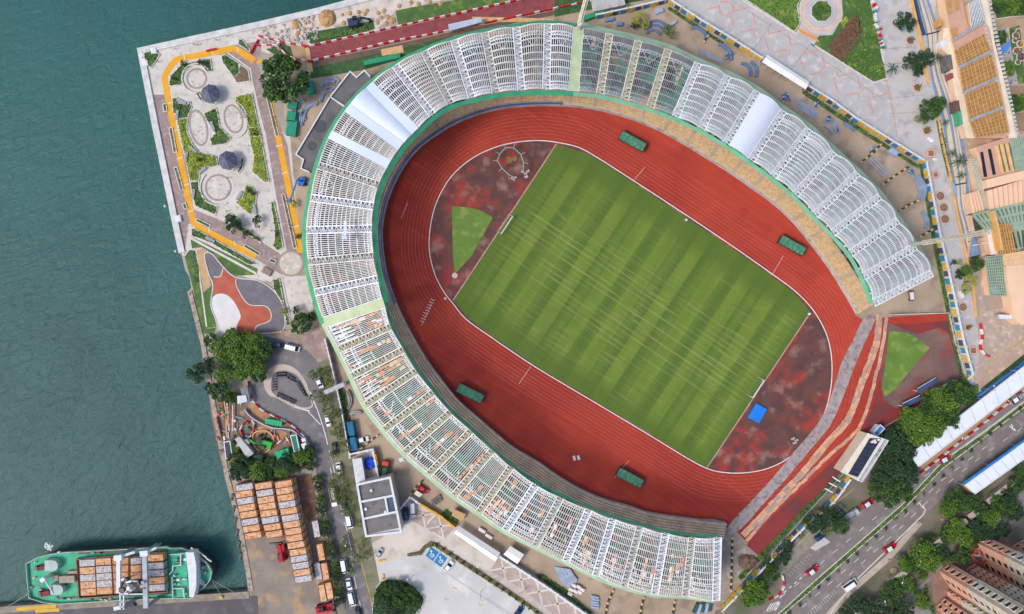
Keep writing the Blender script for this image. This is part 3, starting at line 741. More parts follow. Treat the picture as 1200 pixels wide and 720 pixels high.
# a person: one skinned body
def make_person(top, legs, seed):
    V = [(0,0,.95),(0,0,1.2),(0,0,1.42),(0,0,1.52),(0,0,1.66),(-.11,0,.9),(-.12,.04,.5),(-.12,-.06,.08),(.11,0,.9),(.12,-.06,.5),(.12,.1,.08),(-.2,0,1.4),(-.26,.05,1.12),(-.24,.16,.9),(.2,0,1.4),(.26,-.03,1.12),(.24,.1,.9),(-.12,.1,.05),(.12,.26,.05)]
    Ed = [(0,1),(1,2),(2,3),(3,4),(0,5),(5,6),(6,7),(0,8),(8,9),(9,10),(2,11),(11,12),(12,13),(2,14),(14,15),(15,16),(7,17),(10,18)]
    rd = [.15,.15,.16,.06,.105,.1,.07,.05,.1,.07,.05,.07,.05,.04,.07,.05,.04,.04,.04]
    me = bpy.data.meshes.new('person'); me.from_pydata(V, Ed, []); o = bpy.data.objects.new('person', me); C.objects.link(o)
    sk = o.modifiers.new('s', 'SKIN'); ss = o.modifiers.new('u', 'SUBSURF'); ss.levels = 1; ss.render_levels = 1
    for i, d in enumerate(me.skin_vertices[0].data): d.radius = (rd[i], rd[i]*.8); d.use_root = (i == 0)
    dg = bpy.context.evaluated_depsgraph_get(); nm = bpy.data.meshes.new_from_object(o.evaluated_get(dg)); o.modifiers.clear(); o.data = nm
    nm.materials.clear()
    for mm in (mat('skin_tone', (176,132,104), (160,116,90)), top, legs, mat('hair_black', (28,24,22))): nm.materials.append(mm)
    for p in nm.polygons:
        z = p.center.z; p.material_index = 3 if z > 1.66 else 0 if z > 1.5 or (abs(p.center.x) > .2 and z < 1.25) else 1 if z > .93 else 2
    o['category'] = 'person'; return o
per_a = make_person(mat('shirt_white', (214,214,210)), mat('trousers_dark', (44,48,60)), 1)
per_b = make_person(mat('vest_orange', (220,110,40)), mat('trousers_blue', (60,76,110)), 2)
# ---------------- waterfront park ----------------
Z[0] = .0105
pale = mat('pale_paving', (202,196,188), (184,177,168), scale=.15, c3=(172,164,156), s3=.5, detail=9)
mauve = mat('mauve_paving', (150,128,124), (132,112,110), scale=.2, c3=(164,146,140), s3=.6)
yel_path = mat('yellow_path', (222,160,22), (206,144,18), scale=.3)
sheet('promenade', A(8,262, 648,118, 670,200, 640,330, 560,560) + [(340,160),(352,297),(345,330),(300,330),(228,300),(214,300)], pale)
sheet('park_path', A(90,500, 145,500, 150,400, 210,310, 250,295, 385,270, 500,240, 640,220, 660,250, 640,340, 690,500) + [(337,170),(354,297),(352,322),(330,322),(240,268),(221,262),(216,300),(209,270),(196,200)], mauve)
plaza = A(175,455, 140,420, 160,370, 215,320, 250,300, 400,290, 460,290, 480,290, 600,370, 680,720) + B(720,290, 785,640, 760,665, 720,640, 660,600, 560,550, 450,490, 300,430, 265,190, 210,20) + A(180,520)
sheet('garden_plaza', plaza, pale)
stripe('garden_kerb', A(480,280, 600,365, 615,480, 680,720) + B(720,290, 788,645, 755,668), .5, kerbm)
yp = A(620,320, 540,270, 510,256, 400,278, 240,308, 205,320, 175,360, 150,400, 150,430, 205,715) + B(225,130, 285,440, 300,495, 330,525, 630,680)
stripe('yellow_path', yp, 2.15, yel_path)
stripe('yellow_path', A(655,330, 640,318), 2.1, yel_path)
stripe('yellow_path', A(695,500, 745,715) + B(770,160, 850,560, 862,660), 2.1, yel_path)
many('path_joints', [[(a[0]-3.4,a[1]+1.2),(a[0]+3.4,a[1]-1.2)] for a in A(170,545, 200,690) + B(228,160, 262,300, 285,440, 750,95, 780,238, 840,520)], .25, linew)
many('path_joints', [[(a[0],a[1]-3),(a[0]+1.5,a[1]+3)] for a in A(250,305, 395,275, 530,262) + B(380,540, 515,610)], .25, linew)
stripe('seawall_step', A(665,125, 20,275) + [(184,154),(208,268),(214,296)], .35, mat('step_grey', (160,158,158), (140,138,140)))  # mid-grey strip along the sea wall
lst = [(175,455,180,405,240,340,390,310,400,375,370,380,350,350,300,345,245,385,240,450), (450,295,470,290,540,335,545,380,515,410,455,330), (190,520,215,515,222,545,265,555,285,540,292,570,270,620,230,630,195,590),
       (525,515,545,505,610,495,655,715,640,720,600,720,588,640,580,600,550,580,525,540), (315,495,330,490,350,535,340,535), (35,275,90,265,125,290,80,360,65,350,60,320,35,315), (540,215,560,212,600,265,595,275,540,235)]
names = ['curved green bed above the stone circle at the top of the park', 'green triangular bed beside brown soil near the yellow path', 'small dark green bed left of the upper gazebo', 'long yellow-green hedge bed on the right of the oval plaza', 'tiny leafy bed between upper stone circle and gazebo', 'green bed with two white blocks at the sea wall corner', 'slim green bed by the blue cart at top of park']
for i, (l, nm) in enumerate(zip(lst, names)): planter(nm, A(*l), [fol_mid, fol_mid, fol_dark, fol_yel, fol_mid, fol_mid, fol_mid][i], i, base=lawn2)
planter('brown soil bed with sparse shrubs right of the green triangle', A(545,340, 590,370, 600,430, 530,440, 515,412, 547,382), fol_mid, 9, base=soil, dens=.6)
planter('long yellow-green bed along the left yellow path', A(215,640, 230,632, 270,625, 268,700) + B(300,90, 330,130, 420,150, 430,200, 350,210, 335,240, 330,280, 285,280, 265,190, 225,0), fol_yel, 20)
planter('green bed hugging the large round stone circle', B(285,290, 330,282, 330,330, 370,380, 430,420, 415,460, 310,410), fol_mid, 21)
planter('leafy green bed between the two oval stone rings', A(355,600, 420,570, 430,600, 440,670, 490,720) + B(500,55, 470,85, 400,95, 390,60, 418,30, 395,0), fol_mid, 22)
planter('yellow-green hedge bed pointing down beside the right garden kerb', B(588,0, 650,0, 700,285, 680,290, 612,230, 622,150, 610,110), fol_yel, 23)
planter('narrow curved bed right of the lower gazebo', B(555,160, 567,158, 562,215, 540,240, 532,235, 550,200), fol_dark, 24)
planter('pointed green bed with benches in the lower plaza', B(580,300, 610,310, 635,350, 630,400, 600,455, 525,395, 560,370), fol_yel, 25, base=lawn)
planter('tall narrow bed along the lower right garden kerb', B(710,395, 725,388, 745,480, 775,630, 745,650, 722,625, 735,560), fol_mid, 26, base=lawn)
planter('dark clipped hedge across the bottom of the garden', B(460,470, 490,450, 520,470, 570,530, 665,585, 655,605, 600,570, 545,545), fol_dark, 27, h=1.4, dens=6)
planter('long green strip below the lower yellow path', B(290,535, 310,530, 640,720, 590,720, 400,610, 350,590, 295,570), fol_dark, 28, dens=4)
for i, (a, k) in enumerate([(B(182,0, 205,130),'beside the left yellow path near its middle'), (B(208,210, 240,325),'beside the left yellow path below the middle'), (B(252,400, 262,428),'at the bottom of the left yellow path'), (A(148,550, 155,590),'at the top of the left yellow path'), (A(690,500, 745,720),'along the upper right yellow path'), (B(775,350, 838,635),'along the lower right yellow path'), (B(318,485, 388,520),'near the lower path bend'), (B(570,620, 652,668),'near the round plaza'), (B(705,695, 735,708),'touching the round plaza')]):
    P = [(x, y) for x, y in a]; q = offset([(x, -y) for x, y in P], 1.8, False); q2 = offset([(x, -y) for x, y in P], -1.8, False)
    poly = [(x, -y) for x, y in q]+[(x, -y) for x, y in q2[::-1]]
    planter('slim kerbed planting slot '+k, poly, fol_dark if i % 2 else fol_mid, 40+i, h=.4, base=soil if i in (0,1,4,5) else lawnd, dens=1.5, name='planting_slot', cat='flower bed')
ring_b = mat('ring_paving', (158,140,130), (140,124,116), scale=.5); ring_in = mat('stone_circle', (204,198,190), (182,174,166), scale=.3, c3=(160,152,144), s3=.8)
for (cx, cy, rx, ry, rot) in [(A(318,415)[0]+(12.5,12.5,0)), (A(512,628)[0]+(11.5,17.5,-14)), (B(328,0)[0]+(11,22,-12)), (B(432,315)[0]+(16,16,0))]:
    P = ell(cx, cy, rx, ry, rot)
    sheet('stone_ring', ell(cx, cy, rx+2.6, ry+2.6, rot), mat('ring_outer', (200,194,188), (186,180,174)))
    sheet('stone_ring', P, ring_b); sheet('stone_ring', ell(cx, cy, rx-2.6, ry-2.6, rot), ring_in)
for lab, (cx, cy, rx, ry, rot, t0, t1) in {'curved seat wall round the upper stone circle': (230.7,92.2,17,17,0,80,330), 'curved seat wall round the upper right oval': (273.8,139.5,16,22,-14,-80,110), 'curved seat wall round the large stone circle': (256,220,21,21,0,60,230)}.items():
    P = ell(cx, cy, rx, ry, rot, 72); seg = [P[int(t/5) % 72] for t in range(t0, t1, 5)]
    q = MB(); q.ribbon(pw(seg), .45, 0, .5); tag(q.build('seat_wall', kerbm, base=True), lab, 'low wall')
slate = mat('slate_roof', (84,88,112), (66,70,92), scale=1.2, rough=.6)
def gazebo(px, py, lab):
    w = W(px, py, 4); t = thing('gazebo', lab, 'gazebo', (w.x, w.y, 0)); rr_ = 3.4
    q = MB(); n = 8
    for k in range(n):
        a, b_ = 6.283*k/n+.2, 6.283*(k+1)/n+.2; A1 = Vector((w.x+rr_*math.cos(a), w.y+rr_*math.sin(a), 3.0)); B1 = Vector((w.x+rr_*math.cos(b_), w.y+rr_*math.sin(b_), 3.0)); T1 = Vector((w.x, w.y, 4.9))
        q.quad(A1, B1, T1, T1+Vector((.001,0,0))); q.quad(A1+Vector((0,0,-.15)), B1+Vector((0,0,-.15)), B1, A1)
    q.build('roof', slate, t)
    q = MB()
    for k in range(n): a = 6.283*k/n+.2; q.beam((w.x+rr_*math.cos(a), w.y+rr_*math.sin(a), 3.03), (w.x, w.y, 4.95), .14)
    q.build('roof_ridge', mat('ridge', (120,122,140)), t)
    q = MB(); q.cyl(w.x, w.y, 4.85, 5.3, .22, 8, .05); q.build('finial', dark, t)
    for k in range(n): a = 6.283*k/n+.2; q = MB(); q.cyl(w.x+2.9*math.cos(a), w.y+2.9*math.sin(a), 0, 3.0, .12, 8); q.build('post', white, t)
gazebo(245, 109, 'upper octagonal gazebo with dark slate roof in the park'); gazebo(265.5, 187.5, 'lower octagonal gazebo with dark slate roof beside the large stone circle')
for (x, y, a, lab) in [(*B(545,360)[0],-58,'grey bench at the left edge of the pointed bed'), (*B(625,430)[0],80,'grey bench at the lower right of the pointed bed'), (*B(350,225)[0],-40,'grey bench above the large stone circle'), (*A(240,540)[0],25,'grey bench in the small dark green bed'), (*A(565,600)[0],60,'grey bench right of the upper oval'), (*B(300,115)[0],35,'brown-grey bench below the lower oval'),
        (*B(265,155)[0],-80,'upper pale bench beside the left yellow path'), (*B(303,350)[0],-80,'lower pale bench beside the left yellow path'), (*B(392,590)[0],28,'pale bench below the lower yellow path'), (*A(405,670)[0],70,'bench by the bed between the ovals'), (*A(217,610)[0],-80,'bench at the top of the long yellow-green bed')]:
    w = W(x, y); place(bench, w.x, w.y, .1, rad(-a), lab, 'park benches', sc=1.35)
# round plaza, path, playground
sheet('park_path', Cc(590,240, 740,240, 752,425, 640,470), pale)
stripe('white_line', Cc(585,250, 645,530), .5, kerbm)
sheet('round_plaza', ell(341,309,15.5), ring_b); sheet('round_plaza', ell(341,309,13.2), mat('round_plaza_stone', (196,186,172), (170,160,148), scale=.35, c3=(208,200,190), s3=.6))
sheet('lawn', Cc(100,45, 120,40, 460,205, 450,235, 345,240, 300,215, 240,140, 190,105, 165,90, 110,95), lawn2)
sheet('lawn', Cc(75,140, 100,105, 110,105, 135,110, 160,325, 190,520, 240,515, 225,550, 160,545, 125,330), lawn2)
sheet('lawn', Cc(178,325, 222,290, 212,390, 232,450, 245,510, 190,515, 162,330), lawn2)
sheet('dirt_path', Cc(135,110, 165,95, 190,110, 178,160, 215,290, 180,320, 160,250), mat('sand', (192,156,112), (170,136,98), scale=.5))
sheet('lawn', Cc(110,95, 135,110, 158,300, 135,300), lawn)
stripe('garden_path', Cc(100,38, 445,225, 460,250), .8, kerbm)
stripe('garden_kerb', Cc(100,40, 110,100, 135,105, 165,325, 190,510), .5, kerbm)
plg = mat('play_dark', (112,106,112), (94,90,98), scale=.3); plr = mat('play_red', (176,88,66), (158,74,56), scale=.3); plw = mat('play_white', (212,208,208), (198,194,194), scale=.3)
outl = smooth(Cc(180,145, 190,118, 225,130, 275,190, 345,250, 460,265, 545,320, 588,385, 600,440, 592,530, 450,545, 350,558, 270,552, 235,460, 213,390, 225,290, 205,240), True, 3)
sheet('playground', outl, plg)
sheet('playground', smooth(Cc(228,252, 262,243, 277,205, 345,258, 350,300, 410,390, 500,400, 530,440, 520,480, 455,505, 440,545, 355,552, 350,500, 370,450, 330,370, 280,335, 232,342), True, 3), plr)
sheet('playground', smooth(Cc(230,345, 280,335, 330,370, 370,450, 350,500, 345,556, 270,550, 236,455, 215,388), True, 3), plw)
q = MB(); q.ribbon(pw(outl), .35, 0, .3, True); tag(q.build('play_area_kerb', kerbm, base=True), 'winding white kerb round the red and grey playground', 'kerb')
stripe('play_line', smooth(Cc(228,245, 262,243, 277,200), False), .3, kerbm); stripe('play_line', smooth(Cc(345,258, 350,300, 410,390, 500,400, 530,440, 520,480, 455,505, 440,545), False), .3, kerbm)
planter('green shrub bed right of the playground along the fence', Cc(540,260, 575,255, 600,400, 640,500, 615,500, 590,380, 545,310), fol_mid, 60, dens=4)
planter('green strip along the sea wall left of the playground', Cc(115,110, 128,112, 150,200, 150,300, 130,290), fol_dark, 61, dens=4, kerb=False)
# upper platforms, sea wall blocks
for (x, y, w_, d_, h_, lab) in [(*A(95,272)[0],2,2.2,.7,'upper white block in the corner bed'), (*A(50,337)[0],2,2,.7,'lower white block in the corner bed'), (*B(225,480)[0],2,2.4,.8,'white block on the sea wall near its lower end')]:
    p = W(x, y); q = MB(); q.box(p.x, p.y, .1, h_, w_, d_, rad(12), .95); q.box(p.x, p.y, h_, h_+.1, w_*.7, d_*.7, rad(12)); tag(q.build('stone_block', white, base=True), lab, 'stone block')
q = MB(); w = W(*Cc(510,218)[0]); q.box(w.x, w.y, 0, 1.0, 3.4, 2.2, rad(-28), .96)
for k in range(3): q.box(w.x-.9+.9*k, w.y+.4-.45*k, 1.0, 1.15, .6, 1.4, rad(-28))
tag(q.build('planter_box', mauve, base=True), 'square mauve stone planter beside the round plaza', 'planter')
tree(331, 92, 29, 'mid', 'large dark green round tree at the upper right corner of the park')
tree(322, 104, 16, 'mid', 'mid green tree under the left side of the large round tree')
tree(B(505,510)[0][0], B(505,510)[0][1], 10, 'dark', 'dark rounded tree growing over the clipped hedge in the garden')
tree(B(635,490)[0][0], B(635,490)[0][1], 7, 'small', 'small leafy tree in the lower garden plaza')
tree(B(575,560)[0][0], B(575,560)[0][1], 5, 'small', 'small tree at right end of the clipped hedge')
tree(B(825,400)[0][0], B(825,400)[0][1], 5, 'yellow', 'yellowish small tree over the lower right yellow path')
tree(B(855,570)[0][0], B(855,570)[0][1], 4.5, 'small', 'small tree over the yellow path near the green netting')
for i, (x, y) in enumerate(A(195,415, 330,325, 355,335, 240,330) + B(330,170, 590,330, 615,345, 740,560)): tree(x, y, 3.2, 'small', 'small shrub tree, '+nth(i)+' from the top of the park beds', 'small shrubs in the park beds')
for i, (x, y) in enumerate(A(310,240, 325,240, 480,195, 120,330, 210,262, 425,215) + B(487,265, 473,352, 598,98, 715,543, 700,400, 482,440)):
    p = W(x, y); place(per_a if i % 3 else per_b, p.x, p.y, .1, R.uniform(0, 6), 'person in white shirt and dark trousers walking in the waterfront park' if i % 3 else 'person in orange vest standing in the waterfront park', 'people in the waterfront park')
# ---------------- infield equipment ----------------
Z[0] = ZTRACK
green_tarp = mat('green_tarp', (66,124,98), (50,104,82), scale=.7, c3=(96,150,122), s3=.9)
for px, py, a, lab in [(741,166,-29,'upper green bench shelter on the red track north of the pitch'), (928,288,-29,'green bench shelter on the red track at right of the pitch'), (551,461,-27,'green bench shelter on the lower left track near the stand'), (738,560,-28,'green bench shelter at the bottom of the red track')]:
    w = W(px, py, 2); t = thing('bench_shelter', lab, 'shelter', (w.x, w.y, 0), 'green shelters on the running track'); r = rad(a); c, s = math.cos(r), math.sin(r)
    f = lambda u, v: (w.x+u*c-v*s, w.y+u*s+v*c)
    q = MB(); q.box(w.x, w.y, 2.2, 2.34, 9.4, 3.2, r); q.build('roof', green_tarp, t)
    q = MB()
    for u, v, L_, D_ in ((0,1.65,9.8,.2), (0,-1.65,9.8,.2), (4.8,0,.2,3.4), (-4.8,0,.2,3.4)): x, y = f(u, v); q.box(x, y, 2.1, 2.5, L_, D_, r)
    q.build('roof_frame', dark, t)
    q = MB(); 
    for u in (-3, -1, 1, 3): x, y = f(u, 0); q.box(x, y, 2.34, 2.44, .25, 3, r)
    x, y = f(1.2, -.3); q.box(x, y, 2.345, 2.6, 1.2, .7, r); q.build('roof_batten', mat('batten', (90,150,120), (76,134,106)), t)
    q = MB(); x, y = f(0, 1.5); q.box(x, y, .05, 2.1, 9.2, .1, r)
    for sg in (-1, 1): x, y = f(4.6*sg, 0); q.box(x, y, .05, 2.1, .1, 2.9, r)
    q.build('back_wall', dark, t)
    q = MB(); x, y = f(0, .8); q.box(x, y, .4, .48, 8.6, .5, r); q.build('seat', green_tarp, t)
def goal(a, b, back, lab):
    t = thing('football_goal', lab, 'football goal', W(*a)); A_, B_ = W(*a), W(*b); d = (B_-A_).normalized(); n = Vector((-d.y, d.x, 0))*back
    q = MB(); up = Vector((0, 0, 2.44)); q.beam(A_, A_+up, .2); q.beam(B_, B_+up, .2); q.beam(A_+up, B_+up, .3); q.build('frame', whp, t)
    q = MB(); bk = n*1.8; q.beam(A_+up, A_+bk, .06); q.beam(B_+up, B_+bk, .06); q.beam(A_+bk, B_+bk, .05)
    L_ = (B_-A_).length
    for k in range(1, 8): p = A_+d*(L_*k/8); q.beam(p+up, p+bk, .015)
    q.build('net', whp, t)
goal((587.5,275), (601,254.5), 1, 'white goal frame at the upper left end of the pitch'); goal((879.5,465), (892.5,445), 1, 'white goal frame at the lower right end of the pitch')
# discus cage
t = thing('throwing_cage', 'green framed hammer cage with white hanging posts in the worn upper left infield', 'throwing cage', W(598,190))
cp = pw(Q6(585,290, 560,277, 520,240, 495,198, 508,162, 540,127, 585,128, 625,165, 640,210, 638,258))
q = MB(); q.path([(x, y, 4) for x, y in cp], .22)
for x, y in cp: q.beam((x, y, 0), (x, y, 4), .16)
q.build('cage_frame', mat('cage_green', (110,190,170), (90,168,150)), t)
cc = W(598,190); q = MB()
for x, y in cp: v = (Vector((x, y, 0))-cc).normalized()*1.6; q.beam((x, y, 4.1), (x+v.x, y+v.y, 4.3), .14)
for dx, dy in ((0,0),(.6,.5),(-.5,.3),(.2,-.7)): q.box(cp[-1][0]+dx*1.6+.8, cp[-1][1]+dy*1.6, .02, .5, 1.3, .8, dx)
for dx, dy in ((0,0),(.6,.5),(-.5,.3)): q.box(cp[0][0]+dx*1.2, cp[0][1]+dy*1.2, .02, .5, .9, .7, dy)
q.build('post_arm', mat('cage_arm', (190,170,166), (170,150,148)), t)
q = MB(); q.cyl(*W(596,188)[:2], Z[0]+.01, Z[0]+.03, 1.3, 20); q.cyl(*W(603,186)[:2], Z[0]+.01, Z[0]+.03, .9, 20); q.build('throwing_ring', mat('ring_ochre', (140,104,52), (118,84,50)), t)
q = MB(); q.prism(pw([(886,472.5),(898,479.5),(889,496),(876,489)]), .02, .6); tag(q.build('landing_mat', mat('mat_blue', (0,120,220), (0,108,206), scale=.2), base=True), 'bright blue landing mat beside the lower right goal', 'sports mat')
for k, (x, y) in enumerate([(929,514),(933,516),(931,519)]): p = W(x, y); q = MB(); q.box(p.x, p.y, .02, .5, 1.4, .8, .4, .9); tag(q.build('weight_block', mat('blk_grey', (170,160,158)), base=True), ['upper','right','lower'][k]+' grey weight block on worn infield beside the right bend', 'concrete block')
for x, y, l in [(522,350,'white marker drum at left corner of the pitch'), (948,368,'white marker drum at right corner of the pitch'), (804,258,'small white box on upper edge of the pitch'), (705,420,'small white sprinkler box on middle of pitch')][:3]:
    p = W(x, y); q = MB(); q.cyl(p.x, p.y, .02, .7, .45, 14, .4); q.cyl(p.x, p.y, .7, .75, .3, 12); tag(q.build('marker_drum', white, base=True), l, 'drum')
for x, y, l in [(673,537,'left small white hurdle lying on the track'), (678,536.5,'right small white hurdle lying on the track')]:
    p = W(x, y); q = MB(); q.box(p.x, p.y, .02, .2, .9, 1.6, .3); q.beam((p.x-.4, p.y, .2), (p.x+.5, p.y+.2, .8), .2); tag(q.build('hurdle', whp, base=True), l, 'hurdle')
# construction pathways over the right bend
def lane_poly(l, r): return l+r[::-1]
L1 = [(1013,371),(1000,398),(986,425),(972,470),(958,497),(930,530),(907,558),(880,588),(852,618)]; R1 = [(1026,373),(1014,400),(1001,430),(987,468),(972,500),(947,530),(922,560),(895,590),(862,626)]
q = MB(); P = pw(smooth(lane_poly(L1, R1), True, 2)); q.prism(P, 0, Z[0]+.06)
tag(q.build('steel_plate_path', mat('grey_plate_path', (164,152,150), (140,126,126), scale=.4, c3=(120,104,104), s3=.6), base=True), 'grey steel plate haul path curving over the red track', 'path')
board = [mat('board_a', (206,162,132), (190,142,112), scale=1), mat('board_b', (190,146,122), (174,126,104), scale=1), mat('board_c', (172,148,136), (154,128,118), scale=1)]
bcount = 0
for k, (pts, n_) in enumerate([([(1030,372),(1026,405),(1011,445),(993,492),(968,520),(943,551),(908,588),(870,628)], 2), ([(1038,376),(1033,410),(1025,445),(1015,482),(1001,508),(972,533),(942,563),(906,598),(874,634)], 1)]):
    for (x, y, a) in resample(pw(smooth(pts, False, 5)), 2.35):
        for j in range(n_):
            o = (j-(n_-1)/2)*1.1+R.uniform(-.15,.15); q = MB(); bx_, by_ = x-math.sin(a)*o, y+math.cos(a)*o
            q.box(bx_, by_, .07+.05*j, .12+.05*j, 2.4, 1.2, a+R.uniform(-.06,.06)); oo = q.build('plywood_board', board[R.choice((0,0,1,2))], base=True)
            tag(oo, ['plywood board laid end to end in the wide inner track path', 'plywood board laid end to end in the narrow outer track path'][k], 'board', ['boards of the inner plywood path', 'boards of the outer plywood path'][k]); oo.location.z += Z[0]
# ---------------- north strip ----------------
Z[0] = .0112
N = crop(340, 0, 4.5)
sheet('rock_ground', A(650,112) + [(372,10),(432,-6),(560,-30),(560,-10),(463,14),(440,36),(400,46),(361,55),(340,72),(306,60)], mat('rock_ground', (206,196,186), (184,172,162), scale=.35, c3=(146,130,114), s3=.25, detail=10))
sheet('lawn', N(85,200, 105,172, 440,110, 447,155, 115,240), lawnd); sheet('lawn', N(555,57, 640,40, 850,5, 1010,-40, 1170,-40, 1170,8, 570,132), lawn2)
sheet('lawn', N(118,345, 470,275, 540,262, 600,245, 680,215, 860,170, 860,230, 390,370, 100,418), lawnd)
sheet('lawn', [(340,75),(312,58),(330,50),(350,60)], lawnd)
planter('bright clipped hedge on the lawn north of the red road', N(130,195, 400,140, 412,165, 135,215), fol_bright, 70, kerb=False, h=1.0, dens=6, name='hedge', cat='hedge')
redroad = mat('red_road', (140,66,68), (124,56,60), scale=.2, c3=(112,52,54), s3=.5)
sheet('red_road', [(360,56),(440,39),(600,3),(760,-34),(760,-10),(680,5),(600,22),(527,37),(440,56),(366,72)], redroad)
sheet('verge', [(366,72),(440,57),(527,38),(600,23),(680,6),(690,10),(600,28),(527,43),(440,63),(366,80)], mat('verge_dark', (110,84,72), (90,70,62), scale=.5))
sheet('work_ground', N(0,235, 100,245, 110,370, 60,350, 20,310), mat('sandy', (176,146,112), (150,122,96), scale=.3))
for k, P in enumerate([N(80,250, 100,248, 122,378, 95,382), N(478,262, 592,240, 600,278, 485,296), [(553,20),(648,22),(650,26),(555,26)]]):
    q = MB(); q.prism(pw(P), 0, .12)
    tag(q.build('timber_deck', mat('tan_boards', (206,170,122), (186,146,100), scale=1), base=True), ['tan board strip at the left end of the red road', 'tan board platform between the lawn and the stadium netting', 'tan board strip under the north netting edge'][k], 'timber deck')
barriers(N(90,248, 600,135, 1170,10, 1300,-20), 'in the row along the north edge of the red road', 'barriers along the north edge of the red road', 1.95)
barriers(N(110,325, 520,225, 830,165), 'in the row along the south edge of the red road', 'barriers along the south edge of the red road', 1.95)
barriers(N(850,160, 1170,95, 1500,25, 1640,-5), 'in the dusty row below the north netting edge', 'barriers beside the north netting', 2.2, 'rrw')
barriers(smooth(A(660,195, 720,212, 800,230, 905,245), False, 4), 'in the upper curved row left of the red road', 'barriers in the upper curved row', 1.95)
barriers(smooth(A(645,240, 740,244, 780,280, 840,312, 920,325), False, 4), 'in the lower curved row left of the red road', 'barriers in the lower curved row', 1.95)
barriers(A(385,268, 435,258), 'in the short red row on the yellow path', 'red barriers on the yellow path', 1.7, 'r'); barriers(A(612,272, 640,220), 'beside the blue cart at the top of the park', 'red barriers beside the blue cart', 1.8, 'r')
mound = mat('sand_mound', (184,146,100), (160,122,80), scale=.5); rockm = mat('rubble', (196,190,184), (150,140,132), scale=2)
for i, (x, y, r, w_) in enumerate([(*N(195,100)[0],10,'large tan sand mound beside the dark excavator')] + [(*p, r, None) for p, r in zip(N(315,72, 360,65, 405,58, 395,75, 362,90, 283,123, 275,80, 100,118, 75,155, 32,132, 40,178, 460,120, 465,70, 495,58, 480,93, 515,93, 505,125, 538,110, 575,33, 637,15, 677,23, 735,12, 793,20), [2.6,2.6,2.4,2.4,2.4,2.8,2.2,2.4,2.6,5.5,3,2.4,2.6,2.6,2.2,2.8,2.6,4,2.8,2.8,2.8,2.6,3.2])]):
    p = W(x, y); q = MB(); q.blob(p.x, p.y, Z[0], r*.3, r*.3, min(1.8, r*.16), i, 14, 5, .12)
    tag(q.build('earth_mound', mound, base=True), w_ or 'small round tan earth mound, '+nth(i-1)+' along the seafront from the dark excavator eastward', 'earth mound', None if w_ else 'tan earth mounds on the seafront')
rr = random.Random(5)
for i in range(90):
    x, y = A(700,110)[0]; x = rr.uniform(308, 372); y = 24+(372-x)*.25+rr.uniform(-6, 22); p = W(x, y); q = MB(); q.blob(p.x, p.y, Z[0], rr.uniform(.3,.9), rr.uniform(.3,.8), rr.uniform(.3,.7), i, 7, 3, .3)
    tag(q.build('boulder', rockm, base=True), 'pale rubble boulder on the torn-up seafront ground', 'boulder', 'pale rubble boulders on the seafront')
# excavators
def excavator(px, py, a, m, lab, reach=5.0, s=1.0):
    w = W(px, py, 1.5); t = thing('excavator', lab, 'excavator', (w.x, w.y, 0)); r = rad(a); c, sn = math.cos(r), math.sin(r)
    f = lambda u, v, z: (w.x+(u*c-v*sn)*s, w.y+(u*sn+v*c)*s, z*s)
    for v in (-1.1, 1.1): q = MB(); x, y, _ = f(0, v, 0); q.box(x, y, .05, .9*s, 3.8*s, .55*s, r, .9, 1); q.build('track', rubber, t)
    q = MB(); x, y, _ = f(-.5, 0, 0); q.box(x, y, .95*s, 2.1*s, 3.2*s, 2.5*s, r, .9); q.build('body', m, t)
    q = MB(); x, y, _ = f(.4, .8, 0); q.box(x, y, 2.1*s, 2.9*s, 1.5*s, 1.0*s, r, .85); q.build('cab', glass, t)
    q = MB(); q.beam(f(.9, -.1, 1.6), f(reach*.55, -.1, 3.6), .5*s, .6*s); q.beam(f(reach*.55, -.1, 3.6), f(reach, -.1, 1.4), .4*s, .45*s); q.build('boom', m, t)
    q = MB(); x, y, _ = f(reach, -.1, 0); q.box(x, y, .3*s, 1.4*s, .9*s, 1.1*s, r, .7); q.build('bucket', dark, t)
excavator(N(340,118)[0][0], N(340,118)[0][1], 12, mat('navy_paint', (44,56,84), (34,44,68)), 'dark blue excavator parked on the lawn edge by the sand mound', 4.6, 1.15)
q = MB(); q.ribbon(pw(N(395,345, 585,305)), 1.6, .1, 2.2); tag(q.build('green_screen', net_b, base=True), 'green netting screen left of the stadium top left curve', 'netting fence')
q = MB(); q.prism(pw(N(838,147, 1008,110, 1015,135, 842,182)), 2.6, 2.9); q.prism(pw(N(850,152, 1000,120, 1005,130, 852,172)), 0, 2.6); tag(q.build('site_shed', mat('blue_grey_sheet', (178,186,200), (160,170,188), scale=.4), base=True), 'long pale grey shed roof touching the netting beside the red road', 'shed')
Z[0] = .02
